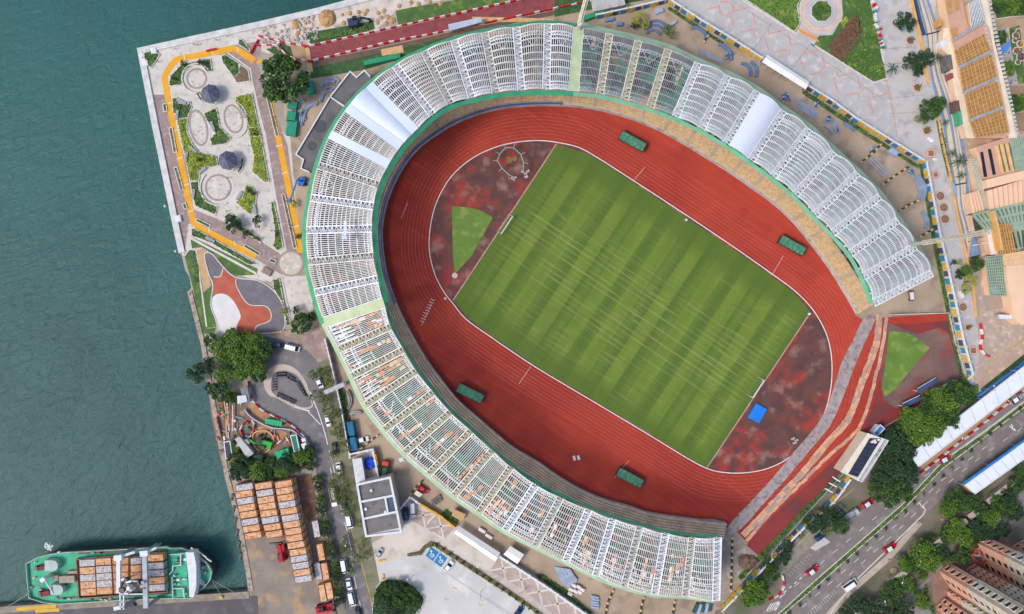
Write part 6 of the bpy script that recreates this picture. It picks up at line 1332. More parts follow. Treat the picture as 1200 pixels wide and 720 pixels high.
# festive booths row
rr = random.Random(12)
for k in range(26):
    f = k/25; x, y = 1022+11*f+rr.uniform(-2.5,2.5), 2+54*f; w = W(x, y); q = MB(); m_ = rr.choice([whp, redp, whp, grey_steel, mat('booth_teal', (40,130,140)), white])
    q.box(w.x, w.y, .02, rr.uniform(.5,1.4), rr.uniform(.6,1.5), rr.uniform(.3,1.1), rr.uniform(-.6,.6), .7); q.box(w.x+.3, w.y, .02, .5, .4, 1.0, .3)
    tag(q.build('stacked_goods', m_, base=True), nth(k)+' item from the top in the jumbled row beside the lawn', 'equipment')
def pit(x, y, r, lab, sq=False, col=None, bush=None):
    w = W(x, y); t = thing('tree_pit', lab, 'tree pit', (w.x, w.y, 0)); P = ell(x, y, r, r, 45 if sq else 0, 4 if sq else 20)
    q = MB(); q.prism(pw(ell(x, y, r+1.2)), 0, Z[0]+.02); q.build('paving_ring', paver, t); q = MB(); q.prism(pw(P), 0, Z[0]+.12); q.build('soil', col or mat('pit_soil', (142,108,82), (118,90,70), scale=.8), t)
    q = MB(); q.ribbon(pw(P), .2, 0, Z[0]+.2, True); q.build('kerb', kerbm, t)
    if bush: q = MB(); shrubs(q, P, 9, 1.4, .5, int(x), .2); q.build('foliage', bush, t)
for x, y, r, sq, lab, bu in [(1066,48,4.4,0,'planted tree pit below the uppermost plaza tree',fol_mid),(1074.5,103,4.5,0,'planted tree pit left of the lower plaza trees',fol_olive),(1085.5,153.5,4.5,0,'round tree pit with green bush under a bare tree',fol_bright),(1090.5,180,5,1,'square brown tree pit below the pale sacks',None),(1096,205,4,1,'small square brown tree pit with orange ring',None),(1101.5,230,5.2,0,'upper round brown tree pit of three',None),(1105.5,243.5,5.2,0,'middle round tree pit with dry branches',None),(1107,257,5.2,0,'lower round brown tree pit of three',None),(1128,360,5,0,'brown round tree pit near the white bag',None),(1134,384,3.6,0,'small tree pit with green plant near the right fence',fol_mid),(1140,411,5,1,'square brown tree pit at the end of the plaza',None)]: pit(x, y, r, lab, bool(sq), None, bu)
for i, (x, y, r, k, l) in enumerate([(1062,24,12,'dark','uppermost dark tree on the light plaza'),(1070,72,12,'dark','dark tree left of the wavy path, left half of a pair'),(1076,82,7,'dark','small lower lobe tree of the dark pair'),(1087,67,10,'dark','dark tree left of the wavy path, right half of a pair'),(1090,128,13,'mid','round green tree above the bare branches, left one'),(1100,122,10,'mid','round green tree above the bare branches, right one'),(1080,140,8,'olive','sparse tree at lower left of the round plaza tree'),(1145,310,9,'mid','green tree left of the green slatted roof'),(1133,318,7,'bright','bright green tree near the orange edge line'),(1137,330,9,'yellow','yellow-green low tree at the plaza end'),(1126,322,6,'dark','dark low tree beside the yellow-green one'),(1118,308,4,'small','small dark bush left of the bright tree'),(1125,308,4,'yellow','small yellow bush right of a dark bush'),(1133,340,6,'yellow','lowest yellow-green shrub of the plaza end')]): tree(x, y, r, k, l)
for x, y, r, l in [(1045,81,8,'thin palm on the light plaza below the lawn corner'),(1098,68,7,'dark palm leaning over the wavy path'),(1124,189,10,'large palm beside the pink building corner'),(1116,180,6,'small palm on the wavy path'),(1126,206,6,'palm with brown fronds below the large palm'),(1108,144,5,'small palm at the bend of the wavy path')]: tree(x, y, r, 'palm', l)
for i, (x, y) in enumerate([(1089,163),(1092,165),(1096,187)]): w = W(x, y); q = MB(); q.blob(w.x, w.y, Z[0], 1.0, .6, .5, i, 10, 4, .25); tag(q.build('white_sack', whp, base=True), ['left','right','lower'][i]+' white sack lying near the square tree pits', 'sack')
w = W(1126,345.5); q = MB(); q.box(w.x, w.y, .02, .9, 1.3, 3.2, rad(12), .8); q.box(w.x-.2, w.y+1, .9, 1.1, .9, .8); tag(q.build('white_sack', whp, base=True), 'white bundle lying above the round tree pit by the right fence', 'sack')
# wavy path
blue_t = mat('path_blue', (122,142,166), (104,126,154), scale=.5); beige_t = mat('path_beige', (208,190,158), (192,174,144), scale=.6); grey_t = mat('path_grey', (150,158,168), (134,142,154), scale=.5)
lft = [(1074,-5),(1080,20),(1085,40),(1088,60),(1092,90),(1098,115),(1104,140),(1107,165),(1112,190),(1118,215),(1121,240),(1127,265),(1130,285),(1135,302)]
rgt = [(1086,-5),(1092,15),(1099,38),(1101,60),(1110,85),(1119,110),(1124,140),(1128,170),(1133,195),(1136,220),(1138,245),(1141,265),(1144,285),(1148,299)]
def between(f0, f1, amp=0): 
    A_ = [(l[0]+(r[0]-l[0])*(f0+amp*math.sin(i*1.1)), l[1]+(r[1]-l[1])*f0) for i, (l, r) in enumerate(zip(lft, rgt))]; B_ = [(l[0]+(r[0]-l[0])*(f1+amp*math.sin(i*1.1+.4)), l[1]+(r[1]-l[1])*f1) for i, (l, r) in enumerate(zip(lft, rgt))]
    return smooth(A_, False, 3)+smooth(B_, False, 3)[::-1]
sheet('wavy_path', between(0, 1), beige_t); sheet('wavy_path', between(-.02, .14, .05), blue_t); sheet('wavy_path', between(.78, 1.02, .08), blue_t); sheet('wavy_path', between(.36, .5, .1), blue_t); sheet('wavy_path', between(.6, .68, .1), grey_t)
many('path_joint', [[(1085,41),(1101,37)], [(1119,217),(1133,214.5)], [(1136,302),(1148,299)]], .5, dark)
orw = mat('orange_wall', (222,172,104), (204,154,90), scale=.6)
for k, (P, w_) in enumerate([([(1066,-5),(1074,30),(1081,62),(1087,98)],.9), ([(1098,136),(1103,165),(1110,195),(1114,214)],.6), ([(1114,214),(1120,248),(1128,285),(1134,312)],.7), ([(1134,312),(1140,340),(1143,372)],.6)]):
    q = MB(); q.ribbon(pw(P), w_, 0, .7); tag(q.build('low_wall', orw, base=True), ['upper','upper middle','lower middle','lowest'][k]+' orange low wall edging the wavy path', 'low wall')
q = MB(); q.ribbon(pw([(1071,0),(1077,25),(1082,42)]), .6, 0, 1.1); tag(q.build('railing', mat('navy_rail', (46,78,120)), base=True), 'dark blue railing at the top of the wavy path', 'railing')
planter('long green hedge between orange wall and the wavy path', [(1097,142),(1100,140),(1108,170),(1114,205),(1111,208),(1103,175)], fol_mid, 95, kerb=False, dens=7, name='hedge', cat='hedge')
q = MB(); q.ribbon(pw([(1114.5,214),(1118,230)]), .8, .05, 1.2); tag(q.build('leaning_board', mat('pale_blue_panel', (130,170,216)), base=True), 'pale blue panel leaning on the orange low wall', 'panel')
# hoarding with coloured banners
bcol = [mat('banner_blue', (50,128,166), (42,112,150)), mat('banner_ochre', (206,162,44), (190,146,36)), mat('banner_dark', (72,76,92), (60,64,80))]
def hoarding(pts, lab, first=0, allyel=()):
    P = pw(pts); t = thing('site_hoarding', lab, 'hoarding', (*P[0], 0))
    q = MB(); q.ribbon(P, .5, 0, 2.6); q.build('panel', white, t)
    q = MB(); off = offset(P, -.1, False)
    flip = Vector(P[0]).dot(Vector((0,0)))
    for (side) in (1,):
        for i, (x, y, a) in enumerate(resample(P, 2.75)):
            n = Vector((-math.sin(a), math.cos(a)));
            if n.dot(Vector((x, y))) > 0: n = -n
            px_, py_ = x+n.x*.3+math.cos(a)*1.3, y+n.y*.3+math.sin(a)*1.3
            qq = MB(); mcol = bcol[1] if i in allyel else bcol[(i+first) % 3]
            c_, s_ = math.cos(a), math.sin(a); A_ = Vector((px_-c_*.95, py_-s_*.95, .5)); B_ = Vector((px_+c_*.95, py_+s_*.95, .5)); up = Vector((-n.x*.0, -n.y*.0, 1.6)); o_ = Vector((n.x*.45, n.y*.45, 0))
            qq.hexa([A_+o_, B_+o_, B_, A_], [A_+up, B_+up, B_+up-Vector((n.x*.02,n.y*.02,0)), A_+up-Vector((n.x*.02,n.y*.02,0))]); qq.build('banner', mcol, t)
    q = MB()
    for x, y, a in resample(P, 5.5): q.box(x, y, 0, 2.8, .55, .9, a)
    q.build('post', mat('post_cream', (214,200,150)), t)
hoarding([(698,21),(740,12),(782,2)], 'banner hoarding behind the small tree above the stadium'); hoarding([(782,2),(820,27),(850,45),(892,72)], 'banner hoarding running down to the long white tent', 1, (11,12,13)); hoarding([(944,103),(970,119),(1000,141),(1040,166),(1079,190)], 'banner hoarding running from the long white tent to the plaza bend', 2, (9,10)); hoarding([(1081,191),(1088,228),(1096,272),(1104,306),(1114,350),(1124,398),(1135,438),(1128,445)], 'long upright banner hoarding right of the stadium', 0, (29,30,31))
hoarding([(844,713),(870,686),(905,650),(942,613)], 'banner hoarding right of the block row at the bottom', 1, (1,2)); hoarding([(945,610),(966,594),(978,581),(993,560)], 'banner hoarding up to the solar roof building', 0)
planter('thin hedge along the inner side of the right banner hoarding', [(1077,192),(1080,191),(1096,280),(1110,350),(1128,440),(1124,440),(1106,352),(1092,280)], fol_mid, 96, kerb=False, dens=6, h=.8, name='hedge', cat='hedge')
planter('thin hedge below the upper banner hoarding', [(784,8),(848,50),(846,53),(782,11)], fol_dark, 97, kerb=False, dens=6, h=.8, name='hedge', cat='hedge'); planter('thin hedge between the white tent and the plaza bend', [(940,104),(1000,145),(1078,195),(1076,198),(998,149),(940,110)], fol_dark, 98, kerb=False, dens=6, h=.8, name='hedge', cat='hedge')
planter('thin hedge along the lower right banner hoarding', [(868,680),(940,606),(990,556),(987,552),(936,602),(864,676)], fol_mid, 99, kerb=False, dens=6, h=.8, name='hedge', cat='hedge')
tent([(899,64),(948,96),(944,105),(893,73)], 3.2, 'long white marquee on the banner hoarding above the stadium')
# steel pieces right of the stadium
arcs([(812,48,15,10,95),(838,70,18,-5,80),(872,85,14,-25,60),(868,86,11,-20,90)], 'in the yard just above the upper stadium', bsteel2, 3.2)
arcs([(968,155,11,0,100),(967,156,13.5,0,100),(966,157,16,0,95),(966,158,8.5,0,90)], 'in the upper nest of arcs', bsteel, 2); arcs([(1063,224,14+2.2*k,-35,60) for k in range(4)], 'in the nest of arcs right of the stadium', bsteel, 1.8); arcs([(1070,262,14+2.6*k,-25,55) for k in range(2)], 'in the lower pair of arcs beside the hoarding', bsteel, 2)
arcs([(765,45,9,20,150),(766,42,12,20,150),(768,39,14,20,150)], 'in the fan of arcs behind the small tree', bsteel2, 2.2)
pipes([(e1(175,262+10*k, 300-10*(k % 2),325+4*k)[0:1][0], e1(175,262+10*k, 298,325+6*k)[1]) for k in range(3)], 'grey bar from the top in the stack beside the upper stadium edge', bsteel, 'steel_bar', 'steel bar', .2)
pipes([(e1(675+6*k,515+14*k, 800,600)[0], e1(0,0, 800-2*k,598+9*k)[1]) for k in range(5)], 'long bar from the top in the large stack beside the blue pile', bsteel, 'steel_bar', 'steel bar', .2)
pipes([(e1(935+4*k,655-5*k, 0,0)[0], e1(0,0, 992+4*k,696-5*k)[1]) for k in range(3)], 'bar from the top in the stack near the hoarding', bsteel2, 'steel_bar', 'steel bar', .2)
pipes([(e2(420+10*k,175-8*k, 0,0)[0], e2(0,0, 495+10*k,248-8*k)[1]) for k in range(3)], 'bar from the left in the stack right of the stadium curve', bsteel, 'steel_bar', 'steel bar', .2)
rr = random.Random(21)
for (x, y, r, lab) in [(*e1(630,512)[0],7,'dark blue coupler heap beside the long bars'),(*e1(335,300)[0],5.5,'dark blue coupler heap beside the wide curved panel'),(*e1(865,630)[0],3.5,'small blue heap above the nest of arcs'),(*e2(440,125)[0],5,'blue steel heap right of the nest of arcs'),(*e2(600,220)[0],4.5,'blue steel heap above the outer arcs'),(*e1(795,552)[0],3,'tiny blue heap beside the hoarding')]:
    t = thing('steel_heap', lab, 'steel heap', W(x, y))
    for k in range(16): w = W(x+rr.gauss(0,r*.42), y+rr.gauss(0,r*.36)); q = MB(); q.box(w.x, w.y, .02+.08*(k % 5), .3+.12*(k % 5), rr.uniform(.5,1.5), rr.uniform(.25,.6), rr.uniform(0,3)); q.build('steel_piece', [bsteel2, bsteel, mat('steel_navy', (60,84,126), (48,70,110))][k % 3], t)
for x, y, w_, d_, a, l in [(*e2(525,140)[0],3.6,2.2,-35,'pale blue wrapped crate beside the hoarding'),(714,24,3.4,1.2,10,'blue panel stack left of the small tree'),(726,29,2.2,1.4,0,'pale blue crate below the blue panel stack'),(772,14,3,1.6,20,'pale blue crate near the hoarding corner'),(789,28,2.6,1,35,'pale bar stack right of the fan of arcs')]: w = W(x, y); q = MB(); q.box(w.x, w.y, .02, .9, w_, d_, rad(a), .95); q.box(w.x, w.y, .9, 1.1, w_*.7, d_*.7, rad(a)); tag(q.build('wrapped_crate', bsteel2 if 'blue panel' in l else bsteel, base=True), l, 'crate')
blocks(e2(390,182, 425,155, 475,105), 'in the short row by the blue heap', 'blocks by the blue heap'); blocks(e2(482,275, 530,240, 590,202), 'in the upper row right of the stadium', 'blocks in the upper row right of the stadium'); blocks(e2(555,385, 590,362, 628,345), 'in the middle row right of the stadium', 'blocks in the middle row right of the stadium'); blocks(e2(640,495, 690,465), 'in the lower row beside the jib', 'blocks beside the jib'); blocks(e1(200,225, 222,190), 'in the tiny row beside the upper stadium', 'blocks beside the upper stadium')
w = W(1067,347); t = thing('pallet_trolley', 'white and maroon trolley on the bare ground below the stadium end', 'trolley', (w.x, w.y, 0)); q = MB(); q.box(w.x, w.y, .4, .7, 1.6, 3.6, .05); q.build('bed', mat('maroon', (112,60,70)), t); q = MB(); q.box(w.x, w.y, .7, 1.2, 1.2, 2.8, .1, .9); q.build('load', whp, t)
for sx in (-.7,.7):
    for sy in (-1.3,1.3): q = MB(); q.tube((w.x+sx-.1, w.y+sy, .3), (w.x+sx+.1, w.y+sy, .3), .3, 8); q.build('wheel', rubber, t)
# trees in the yard above the stadium
for i, (x, y, r, k, l) in enumerate([(750,22,9,'yellow','yellow-green tree above the stadium gutter'),(756,28,6,'yellow','smaller yellow-green tree touching the fan of arcs'),(785,37,9,'olive','dull olive tree beside the upper stadium edge'),(744,30,5,'small','small dark tree above the stadium')]): tree(x, y, r, k, l)
# crane jibs
def jib(a, za, b, zb, lab, m):
    A_, B_ = W(*a, za), W(*b, zb); t = thing('crane_jib', lab, 'crane', (A_.x, A_.y, 0)); d = (B_-A_).normalized(); s = Vector((-d.y, d.x, 0)).normalized()*.6
    q = MB()
    for k in (-1, 1): q.beam(A_+s*k, B_+s*k, .35)
    up = Vector((0,0,1.1)); q.beam(A_+up, B_+up, .35); n = int((B_-A_).length/1.5)
    for k in range(n): p, r_ = A_.lerp(B_, k/n), A_.lerp(B_, (k+1)/n); q.beam(p+s, r_-s, .2); q.beam(p-s, r_+up, .14); q.beam(p+s, r_+up, .14)
    q.build('jib_lattice', m, t); q = MB(); q.beam((A_.x, A_.y, 0), A_, 1.0); q.build('mast', m, t)
jib((1081,285), 24, (1160,272), 30, 'cream lattice crane jib reaching right over the plaza', mat('jib_steel', (176,172,156), (156,150,134))); jib((679,28), 22, (690,-12), 30, 'cream lattice jib at the top of the pale green gutter', cream_steel)
shed([(692,-6),(730,-6),(733,6),(695,14)], 3, gcorr, 'grey corrugated roof above the stadium at the top edge', 10)
sheet('lawn', [(650,20),(690,12),(780,-4),(780,-20),(700,-20),(650,0)], lawnd)
q = MB(); q.ribbon(pw([(684,24),(707,16)]), 1.6, .1, 2); tag(q.build('green_screen', net_b, base=True), 'green netting screen right of the upper crane jib', 'netting fence')
# ---------------- east buildings ----------------
pinkr = mat('pink_roof', (198,154,132), (184,140,118), scale=.4); peach = mat('peach_roof', (228,190,160), (216,178,148), scale=.15); creamr = mat('cream_roof2', (222,208,186), (206,192,170), scale=.3)
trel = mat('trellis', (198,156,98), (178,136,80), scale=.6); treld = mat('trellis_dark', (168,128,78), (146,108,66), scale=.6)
sheet('east_ground', [(1098,-20),(1300,-20),(1300,480),(1210,430),(1150,470),(1146,400),(1150,300),(1135,200),(1120,110),(1104,60)], mat('east_ground', (178,152,134), (156,134,118), scale=.15, c3=(196,170,150), s3=.3, detail=9))
def block(name, pts, z, m, lab, cat='building', roofz=.15, wm=None, z0=0):
    z *= .45
    P = pw(pts, z); c = Vector((sum(p[0] for p in P)/len(P), sum(p[1] for p in P)/len(P), 0)); t = thing(name, lab, cat, c)
    q = MB(); ins = [tuple(c.xy+(Vector(p)-c.xy)*.985) for p in P]; q.prism(ins, z0, z-.01); q.build('wall', wm or peach, t); q = MB(); q.prism(P, z, z+roofz); q.build('roof', m, t); return t, P
def trellis(t, pts, z, n, m_, w_=.22, mm=None, floor=None, name='trellis'):
    z = z*.45+.25
    P = [Vector((*p, z)) for p in pw(pts, z)]
    if floor: q = MB(); q.prism([p.xy for p in P], z-.42, z-.3); q.build(name+'_floor', floor, t)
    q = MB()
    for k in range(n+1): q.beam(P[0].lerp(P[1], k/n), P[3].lerp(P[2], k/n), w_)
    for k in range(m_+1): q.beam(P[0].lerp(P[3], k/m_)+Vector((0,0,.02)), P[1].lerp(P[2], k/m_)+Vector((0,0,.02)), w_)
    q.build(name, mm or trel, t)
t, P = block('mall_roof', f4(650,-60, 740,-60, 785,145, 870,112, 895,150, 1005,700, 980,730, 835,730, 700,215), 9, pinkr, 'pink terrace roof with four tan trellis decks at upper right')
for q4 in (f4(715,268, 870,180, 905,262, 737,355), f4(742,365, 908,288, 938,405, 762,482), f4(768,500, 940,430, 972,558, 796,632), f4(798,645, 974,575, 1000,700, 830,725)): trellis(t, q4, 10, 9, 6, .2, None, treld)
q = MB()
for a, b in [((700,215),(868,118)),((735,358),(912,268)),((758,492),(940,410)),((790,636),(975,565))]: q.beam(Vector((*pw(f4(*a), 4.9)[0], 4.9)), Vector((*pw(f4(*b), 4.9)[0], 4.9)), .9, .3)
q.build('roof_beam', grey_steel, t)
trellis(t, f4(665,0, 695,-5, 700,65, 680,75), 9.8, 4, 7, .2); trellis(t, f4(712,0, 735,0, 742,45, 720,55), 9.8, 3, 5, .2); trellis(t, f4(692,160, 722,145, 735,200, 705,212), 9.8, 4, 5, .2)
t, P = block('glass_skylight', f4(785,20, 838,-5, 866,112, 802,148), 9.5, mat('skylight_glass', (70,84,84), (54,66,68), rough=.3), 'dark glass skylight with white ribs at upper right'); q = MB(); 
for k in range(9): a = Vector(P[0]).lerp(Vector(P[1]), k/8); b = Vector(P[3]).lerp(Vector(P[2]), k/8); q.beam((*a, 4.5), (*b, 4.5), .2)
q.build('roof_rib', white, t)
t, P = block('roof_walkway', f4(845,-20, 890,-20, 925,230, 950,330, 1042,705, 1042,730, 1000,730, 930,400), 8.5, creamr, 'long pale roof walkway with block railings at upper right', 'walkway')
for k in range(34):
    f = k/33; a = f4(868+f*150, 5+f*700)[0]; w = W(*a, 4)
    for sx in (-1.6, 1.6): q = MB(); q.box(w.x+sx, w.y, 3.97, 4.3, 1.2, .9, .2); q.build('roof_block', mat('roof_block', (190,186,180)), t)
t, P = block('terrace', f4(655,150, 680,150, 700,250, 730,400, 790,590, 815,730, 775,730, 740,600, 700,420, 680,290, 640,250, 648,210), 6, creamr, 'curving cream terrace along the wavy path', 'terrace')
for i, (x, y, w_, d_, m_) in enumerate([(657,232,2.2,2.2,'white'),(683,330,2.6,5.5,'dark'),(728,560,1.8,4,'brown'),(745,620,1.2,5,'green'),(638,120,1.2,2.4,'orange'),(700,400,1,2,'red')]): w = W(*f4(x, y)[0], 3); q = MB(); q.box(w.x, w.y, .02, 3, w_, d_, .15, .95); q.box(w.x, w.y, 3, 3.2, w_*.6, d_*.6, .15); tag(q.build('cafe_kiosk', {'white': white, 'dark': conc_dark, 'brown': mat('kbrown', (110,80,70)), 'green': seat_g, 'orange': mat('korange', (200,150,90)), 'red': mat('kred', (150,80,76))}[m_], base=True), 'small '+m_+' kiosk between the wavy path and the pink terrace', 'kiosk')
# garden at far right
sheet('east_garden', f4(890,-60, 1300,-60, 1300,85, 1000,95, 930,105), lawn); planter('bright lawn terrace at the top right corner', f4(895,-20, 1110,-20, 1110,85, 1000,92, 930,103), fol_bright, 110, dens=1.5, h=.3); sheet('garden_path', f4(920,108, 1010,92, 1120,95, 1120,140, 1040,140, 930,160), mat('garden_path_tan', (176,148,120), (158,130,104), scale=.4))
sheet('mosaic_terrace', f4(930,160, 985,140, 1000,200, 1050,440, 1000,455, 960,330), mat('mosaic', (168,164,158), (140,136,134), scale=.5, c3=(120,70,80), s3=1.2)); sheet('mosaic_terrace', smooth(f4(955,255, 985,235, 1005,215, 1005,250, 975,280, 958,300), True, 3), mat('mosaic_blue', (76,134,206), (64,116,190)))
sheet('garden_lawn', f4(1000,150, 1055,135, 1075,250, 1090,440, 1050,445, 1010,250), lawn2); sheet('garden_path', f4(1058,135, 1100,130, 1120,440, 1085,440), mat('garden_path_tan', (176,148,120)))
for i, (x, y, r, c_) in enumerate([(1048,165,3,(150,90,60)),(1035,190,4,(110,120,60)),(1058,235,4,(206,150,50)),(1030,215,3,(110,70,90)),(1038,270,4,(160,90,60)),(1062,300,5,(90,70,110)),(1045,330,3,(140,110,60))]):
    planter('round flower bed, '+nth(i)+' from the top on the lawn at the right edge', ell(*f4(x, y)[0], r), mat('flower%d' % i, c_, tuple(int(v*.8) for v in c_), scale=1, island=.3), 120+i, dens=9, h=.4, base=soil)
for i, (x, y, r) in enumerate([(958,195,9),(1000,360,9),(1045,550,10),(1070,540,9),(1030,530,7),(940,330,5),(1090,30,10),(1030,20,10),(950,40,8)]): tree(*f4(x, y)[0], r, ['mid','bright'][i % 2], nth(i)+' green tree in the garden strip at the right edge', 'trees in the right edge garden')
sheet('brown_pavement', f4(1000,455, 1120,450, 1120,500, 1010,520), mat('brown_pave', (150,124,98), (132,108,84), scale=.4)); sheet('brown_pavement', f4(1030,600, 1120,590, 1120,700, 1045,690), mat('brown_pave', (150,124,98)))
# lower roofs
block('peach_roof', g6(690,485, 960,420, 960,482, 700,545), 10, peach, 'long plain peach roof above the ribbed pink roof', 'building')
t, P = block('slatted_roof', g6(620,255, 860,180, 960,160, 960,425, 690,480, 640,300), 8, pinkr, 'brown-pink roof with tan slats and dark openings at right')
for i, x0 in enumerate([765, 800, 835, 870]):
    for a, b, mm in (((x0,245-i*10),(x0+45,440-i*8), mat('slat_tan', (222,180,120))), ): A_ = Vector((*pw(g6(*a), 3.95)[0], 3.95)); B_ = Vector((*pw(g6(*b), 3.95)[0], 3.95)); q = MB(); q.beam(A_, B_, 1.0, .3); q.build('roof_slat', mm, t)
for i, (a, b, w_) in enumerate([((660,290),(690,465),1.0),((715,270),(750,450),1.1),((785,240),(825,430),.5),((820,232),(858,420),.5),((855,224),(890,410),.5)]): A_ = Vector((*pw(g6(*a), 3.7)[0], 3.7)); B_ = Vector((*pw(g6(*b), 3.7)[0], 3.7)); q = MB(); q.beam(A_, B_, w_, .3); q.build('roof_opening', glass if i < 2 else conc_dark, t)
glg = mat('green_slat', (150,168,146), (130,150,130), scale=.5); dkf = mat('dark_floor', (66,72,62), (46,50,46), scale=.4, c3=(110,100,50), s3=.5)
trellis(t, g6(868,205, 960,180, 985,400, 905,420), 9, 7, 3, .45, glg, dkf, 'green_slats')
t, P = block('ribbed_roof', g6(700,562, 1000,470, 1000,640, 720,705), 8, peach, 'wide peach roof with red-brown ribs at right')
q = MB()
for k in range(1, 9): a = Vector(P[0]).lerp(Vector(P[1]), k/8.5); b = Vector(P[3]).lerp(Vector(P[2]), k/8.5); q.beam((*a, 3.8), (*b, 3.8), .22)
q.build('roof_rib', pinkr, t)
t, P = block('ribbed_roof', g6(570,580, 640,560, 682,700, 595,722), 7, peach, 'small peach ribbed roof left of the wide one'); q = MB()
for k in range(1, 4): a = Vector(P[0]).lerp(Vector(P[1]), k/4); b = Vector(P[3]).lerp(Vector(P[2]), k/4); q.beam((*a, 3.35), (*b, 3.35), .2)
q.build('roof_rib', pinkr, t)
t, P = block('pergola', g6(575,330, 630,318, 700,690, 665,700), 5, mat('olive_floor', (160,148,104), (136,126,88), scale=.6), 'narrow olive pergola strip down the pink building front'); trellis(t, g6(575,330, 630,318, 700,690, 665,700), 5.6, 5, 22, .16, cream_steel)
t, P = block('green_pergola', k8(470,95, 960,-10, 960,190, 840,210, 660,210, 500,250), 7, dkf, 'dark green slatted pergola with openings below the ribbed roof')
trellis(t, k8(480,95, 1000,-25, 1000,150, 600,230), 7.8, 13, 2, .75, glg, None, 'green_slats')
t, P = block('trellis_deck', k8(662,192, 828,178, 882,448, 718,470), 9, treld, 'orange square trellis deck at the right', 'building'); trellis(t, k8(662,192, 828,178, 882,448, 718,470), 9.6, 7, 7, .22)
t, P = block('green_roof', k8(835,165, 1000,150, 1000,400, 930,410, 905,450, 880,300), 8, glg, 'grey-green roof with dark slots at the right edge'); q = MB()
for a, b in [((850,260),(890,410)),((900,250),(930,400)),((945,240),(960,400))]: q.beam(Vector((*pw(k8(*a), 3.75)[0], 3.8)), Vector((*pw(k8(*b), 3.75)[0], 3.8)), .7, .1)
q.build('roof_slot', dkf, t)
block('white_roof', k8(600,218, 652,210, 705,462, 650,472), 6, whp, 'narrow white roof left of the orange trellis deck'); q = MB(); q.ribbon(pw(k8(560,80, 600,220, 640,440)), .8, 0, 6.2); tag(q.build('boundary_wall', orw, base=True), 'tall orange wall left of the narrow white roof', 'wall')
t, P = block('blue_canopy', k8(470,300, 500,320, 548,470, 440,495), 3, blue_t, 'blue-grey wedge canopy at the lower end of the wavy path', 'canopy')
t, P = block('tan_pergola', k8(770,470, 1000,428, 1000,560, 790,578), 9, mat('tan_floor', (226,196,130), (210,180,116), scale=.3), 'pale tan slatted roof above the large peach roof'); trellis(t, k8(770,470, 1000,428, 1000,560, 790,578), 9.5, 14, 3, .2, peach)
t, P = block('slat_roof', k8(600,490, 770,470, 805,730, 765,860, 640,850, 620,720), 6, mat('slat_floor', (96,104,92), (78,86,76), scale=.4), 'grey-green louvred roof left of the large peach roof'); trellis(t, k8(600,490, 770,470, 812,855, 645,855), 6.6, 9, 14, .3, glg)
block('large_peach_roof', k8(790,578, 1100,545, 1100,1100, 940,1130, 870,1080, 800,690), 10, peach, 'large plain peach roof cut by the right edge')
for pts, lab in ((l4(798,148, 835,140, 845,172, 808,176), 'pale blue canopy under the louvred roof'), (l4(840,275, 920,278, 925,295, 845,295), 'blue and white canopy below the large peach roof')):
    shed(pts, 3, bsteel if 'blue canopy' in lab else clad, lab, 4, 'canopy', 'canopy')
sheet('forecourt', l4(745,190, 900,190, 935,330, 960,350, 960,380, 840,470, 740,600, 700,540, 790,470, 770,330), mat('forecourt_tan', (176,156,142), (156,138,126), scale=.3, c3=(192,170,152), s3=.5, detail=10))
sheet('forecourt_darker', l4(760,180, 850,170, 870,240, 780,260), mat('forecourt_tan2', (160,144,132), (150,134,124), scale=.4))  # slightly darker tan patch of the forecourt
many('yellow_line', [l4(735,612, 850,455, 1000,360)], .45, mat('road_yellow', (190,158,80)))
barriers(smooth(l4(752,330, 760,380, 750,420, 765,455, 790,470), False, 4), 'in the short curved row on the tan forecourt', 'barriers on the tan forecourt', 1.9, 'rw')
rr = random.Random(31)
for k in range(16):
    x, y = k8(rr.uniform(470,600), rr.uniform(220,390))[0]; w = W(x, y, 2); q = MB(); q.beam((w.x-1.2, w.y, .5+.1*k), (w.x+1.2, w.y+.4, .6+.1*k), .3, .15); q.beam((w.x, w.y, .3+.1*k), (w.x+.3, w.y+.5, .5+.1*k), .2)
    tag(q.build('timber_beam', [timber, conc_dark, cream_steel][k % 3], base=True), 'loose beam in the jumble under the crane jib tip', 'beam', 'loose beams under the crane jib')
# ---------------- southeast: roads, walkways, flats ----------------
Z[0] = .0158
u4 = crop(1040, 560, 4.5); v4 = crop(840, 560, 4.5); w5 = crop(960, 440, 5.14); x5 = crop(1040, 400, 5.14); y2 = crop(860, 440, 2.57)
sheet('southeast_ground', [(893,655),(975,565),(1060,487),(1126,440),(1160,470),(1300,400),(1300,900),(820,900),(838,716),(846,712)], mat('se_ground', (120,110,98), (100,92,82), scale=.12, c3=(84,92,60), s3=.12, detail=10))
road2 = mat('highway_asphalt', (122,113,110), (108,100,98), scale=.08, c3=(134,124,120), s3=.3)
sheet('upper_carriageway', [(876,740),(898,713),(927,666),(951,644),(1000,606),(1035,580),(1078,553),(1140,505),(1200,458),(1320,362),(1320,380),(1200,471),(1130,523),(1104,542),(1058,590),(1000,640),(950,685),(905,725),(890,740)], road2)
sheet('lower_carriageway', [(908,735),(950,694),(1000,650),(1058,600),(1104,552),(1155,515),(1200,482),(1320,390),(1320,440),(1200,512),(1129,562),(1082,604),(1040,645),(1000,683),(950,740)], road2)
planter('long green hedge median between the two carriageways', [(905,730),(955,688),(1000,648),(1058,597),(1104,549),(1155,511),(1200,477),(1290,408),(1290,398),(1200,471),(1155,505),(1104,541),(1058,590),(1000,641),(953,682),(900,730)], fol_olive, 140, kerb=True, h=.9, dens=3.5, name='hedge', cat='hedge')
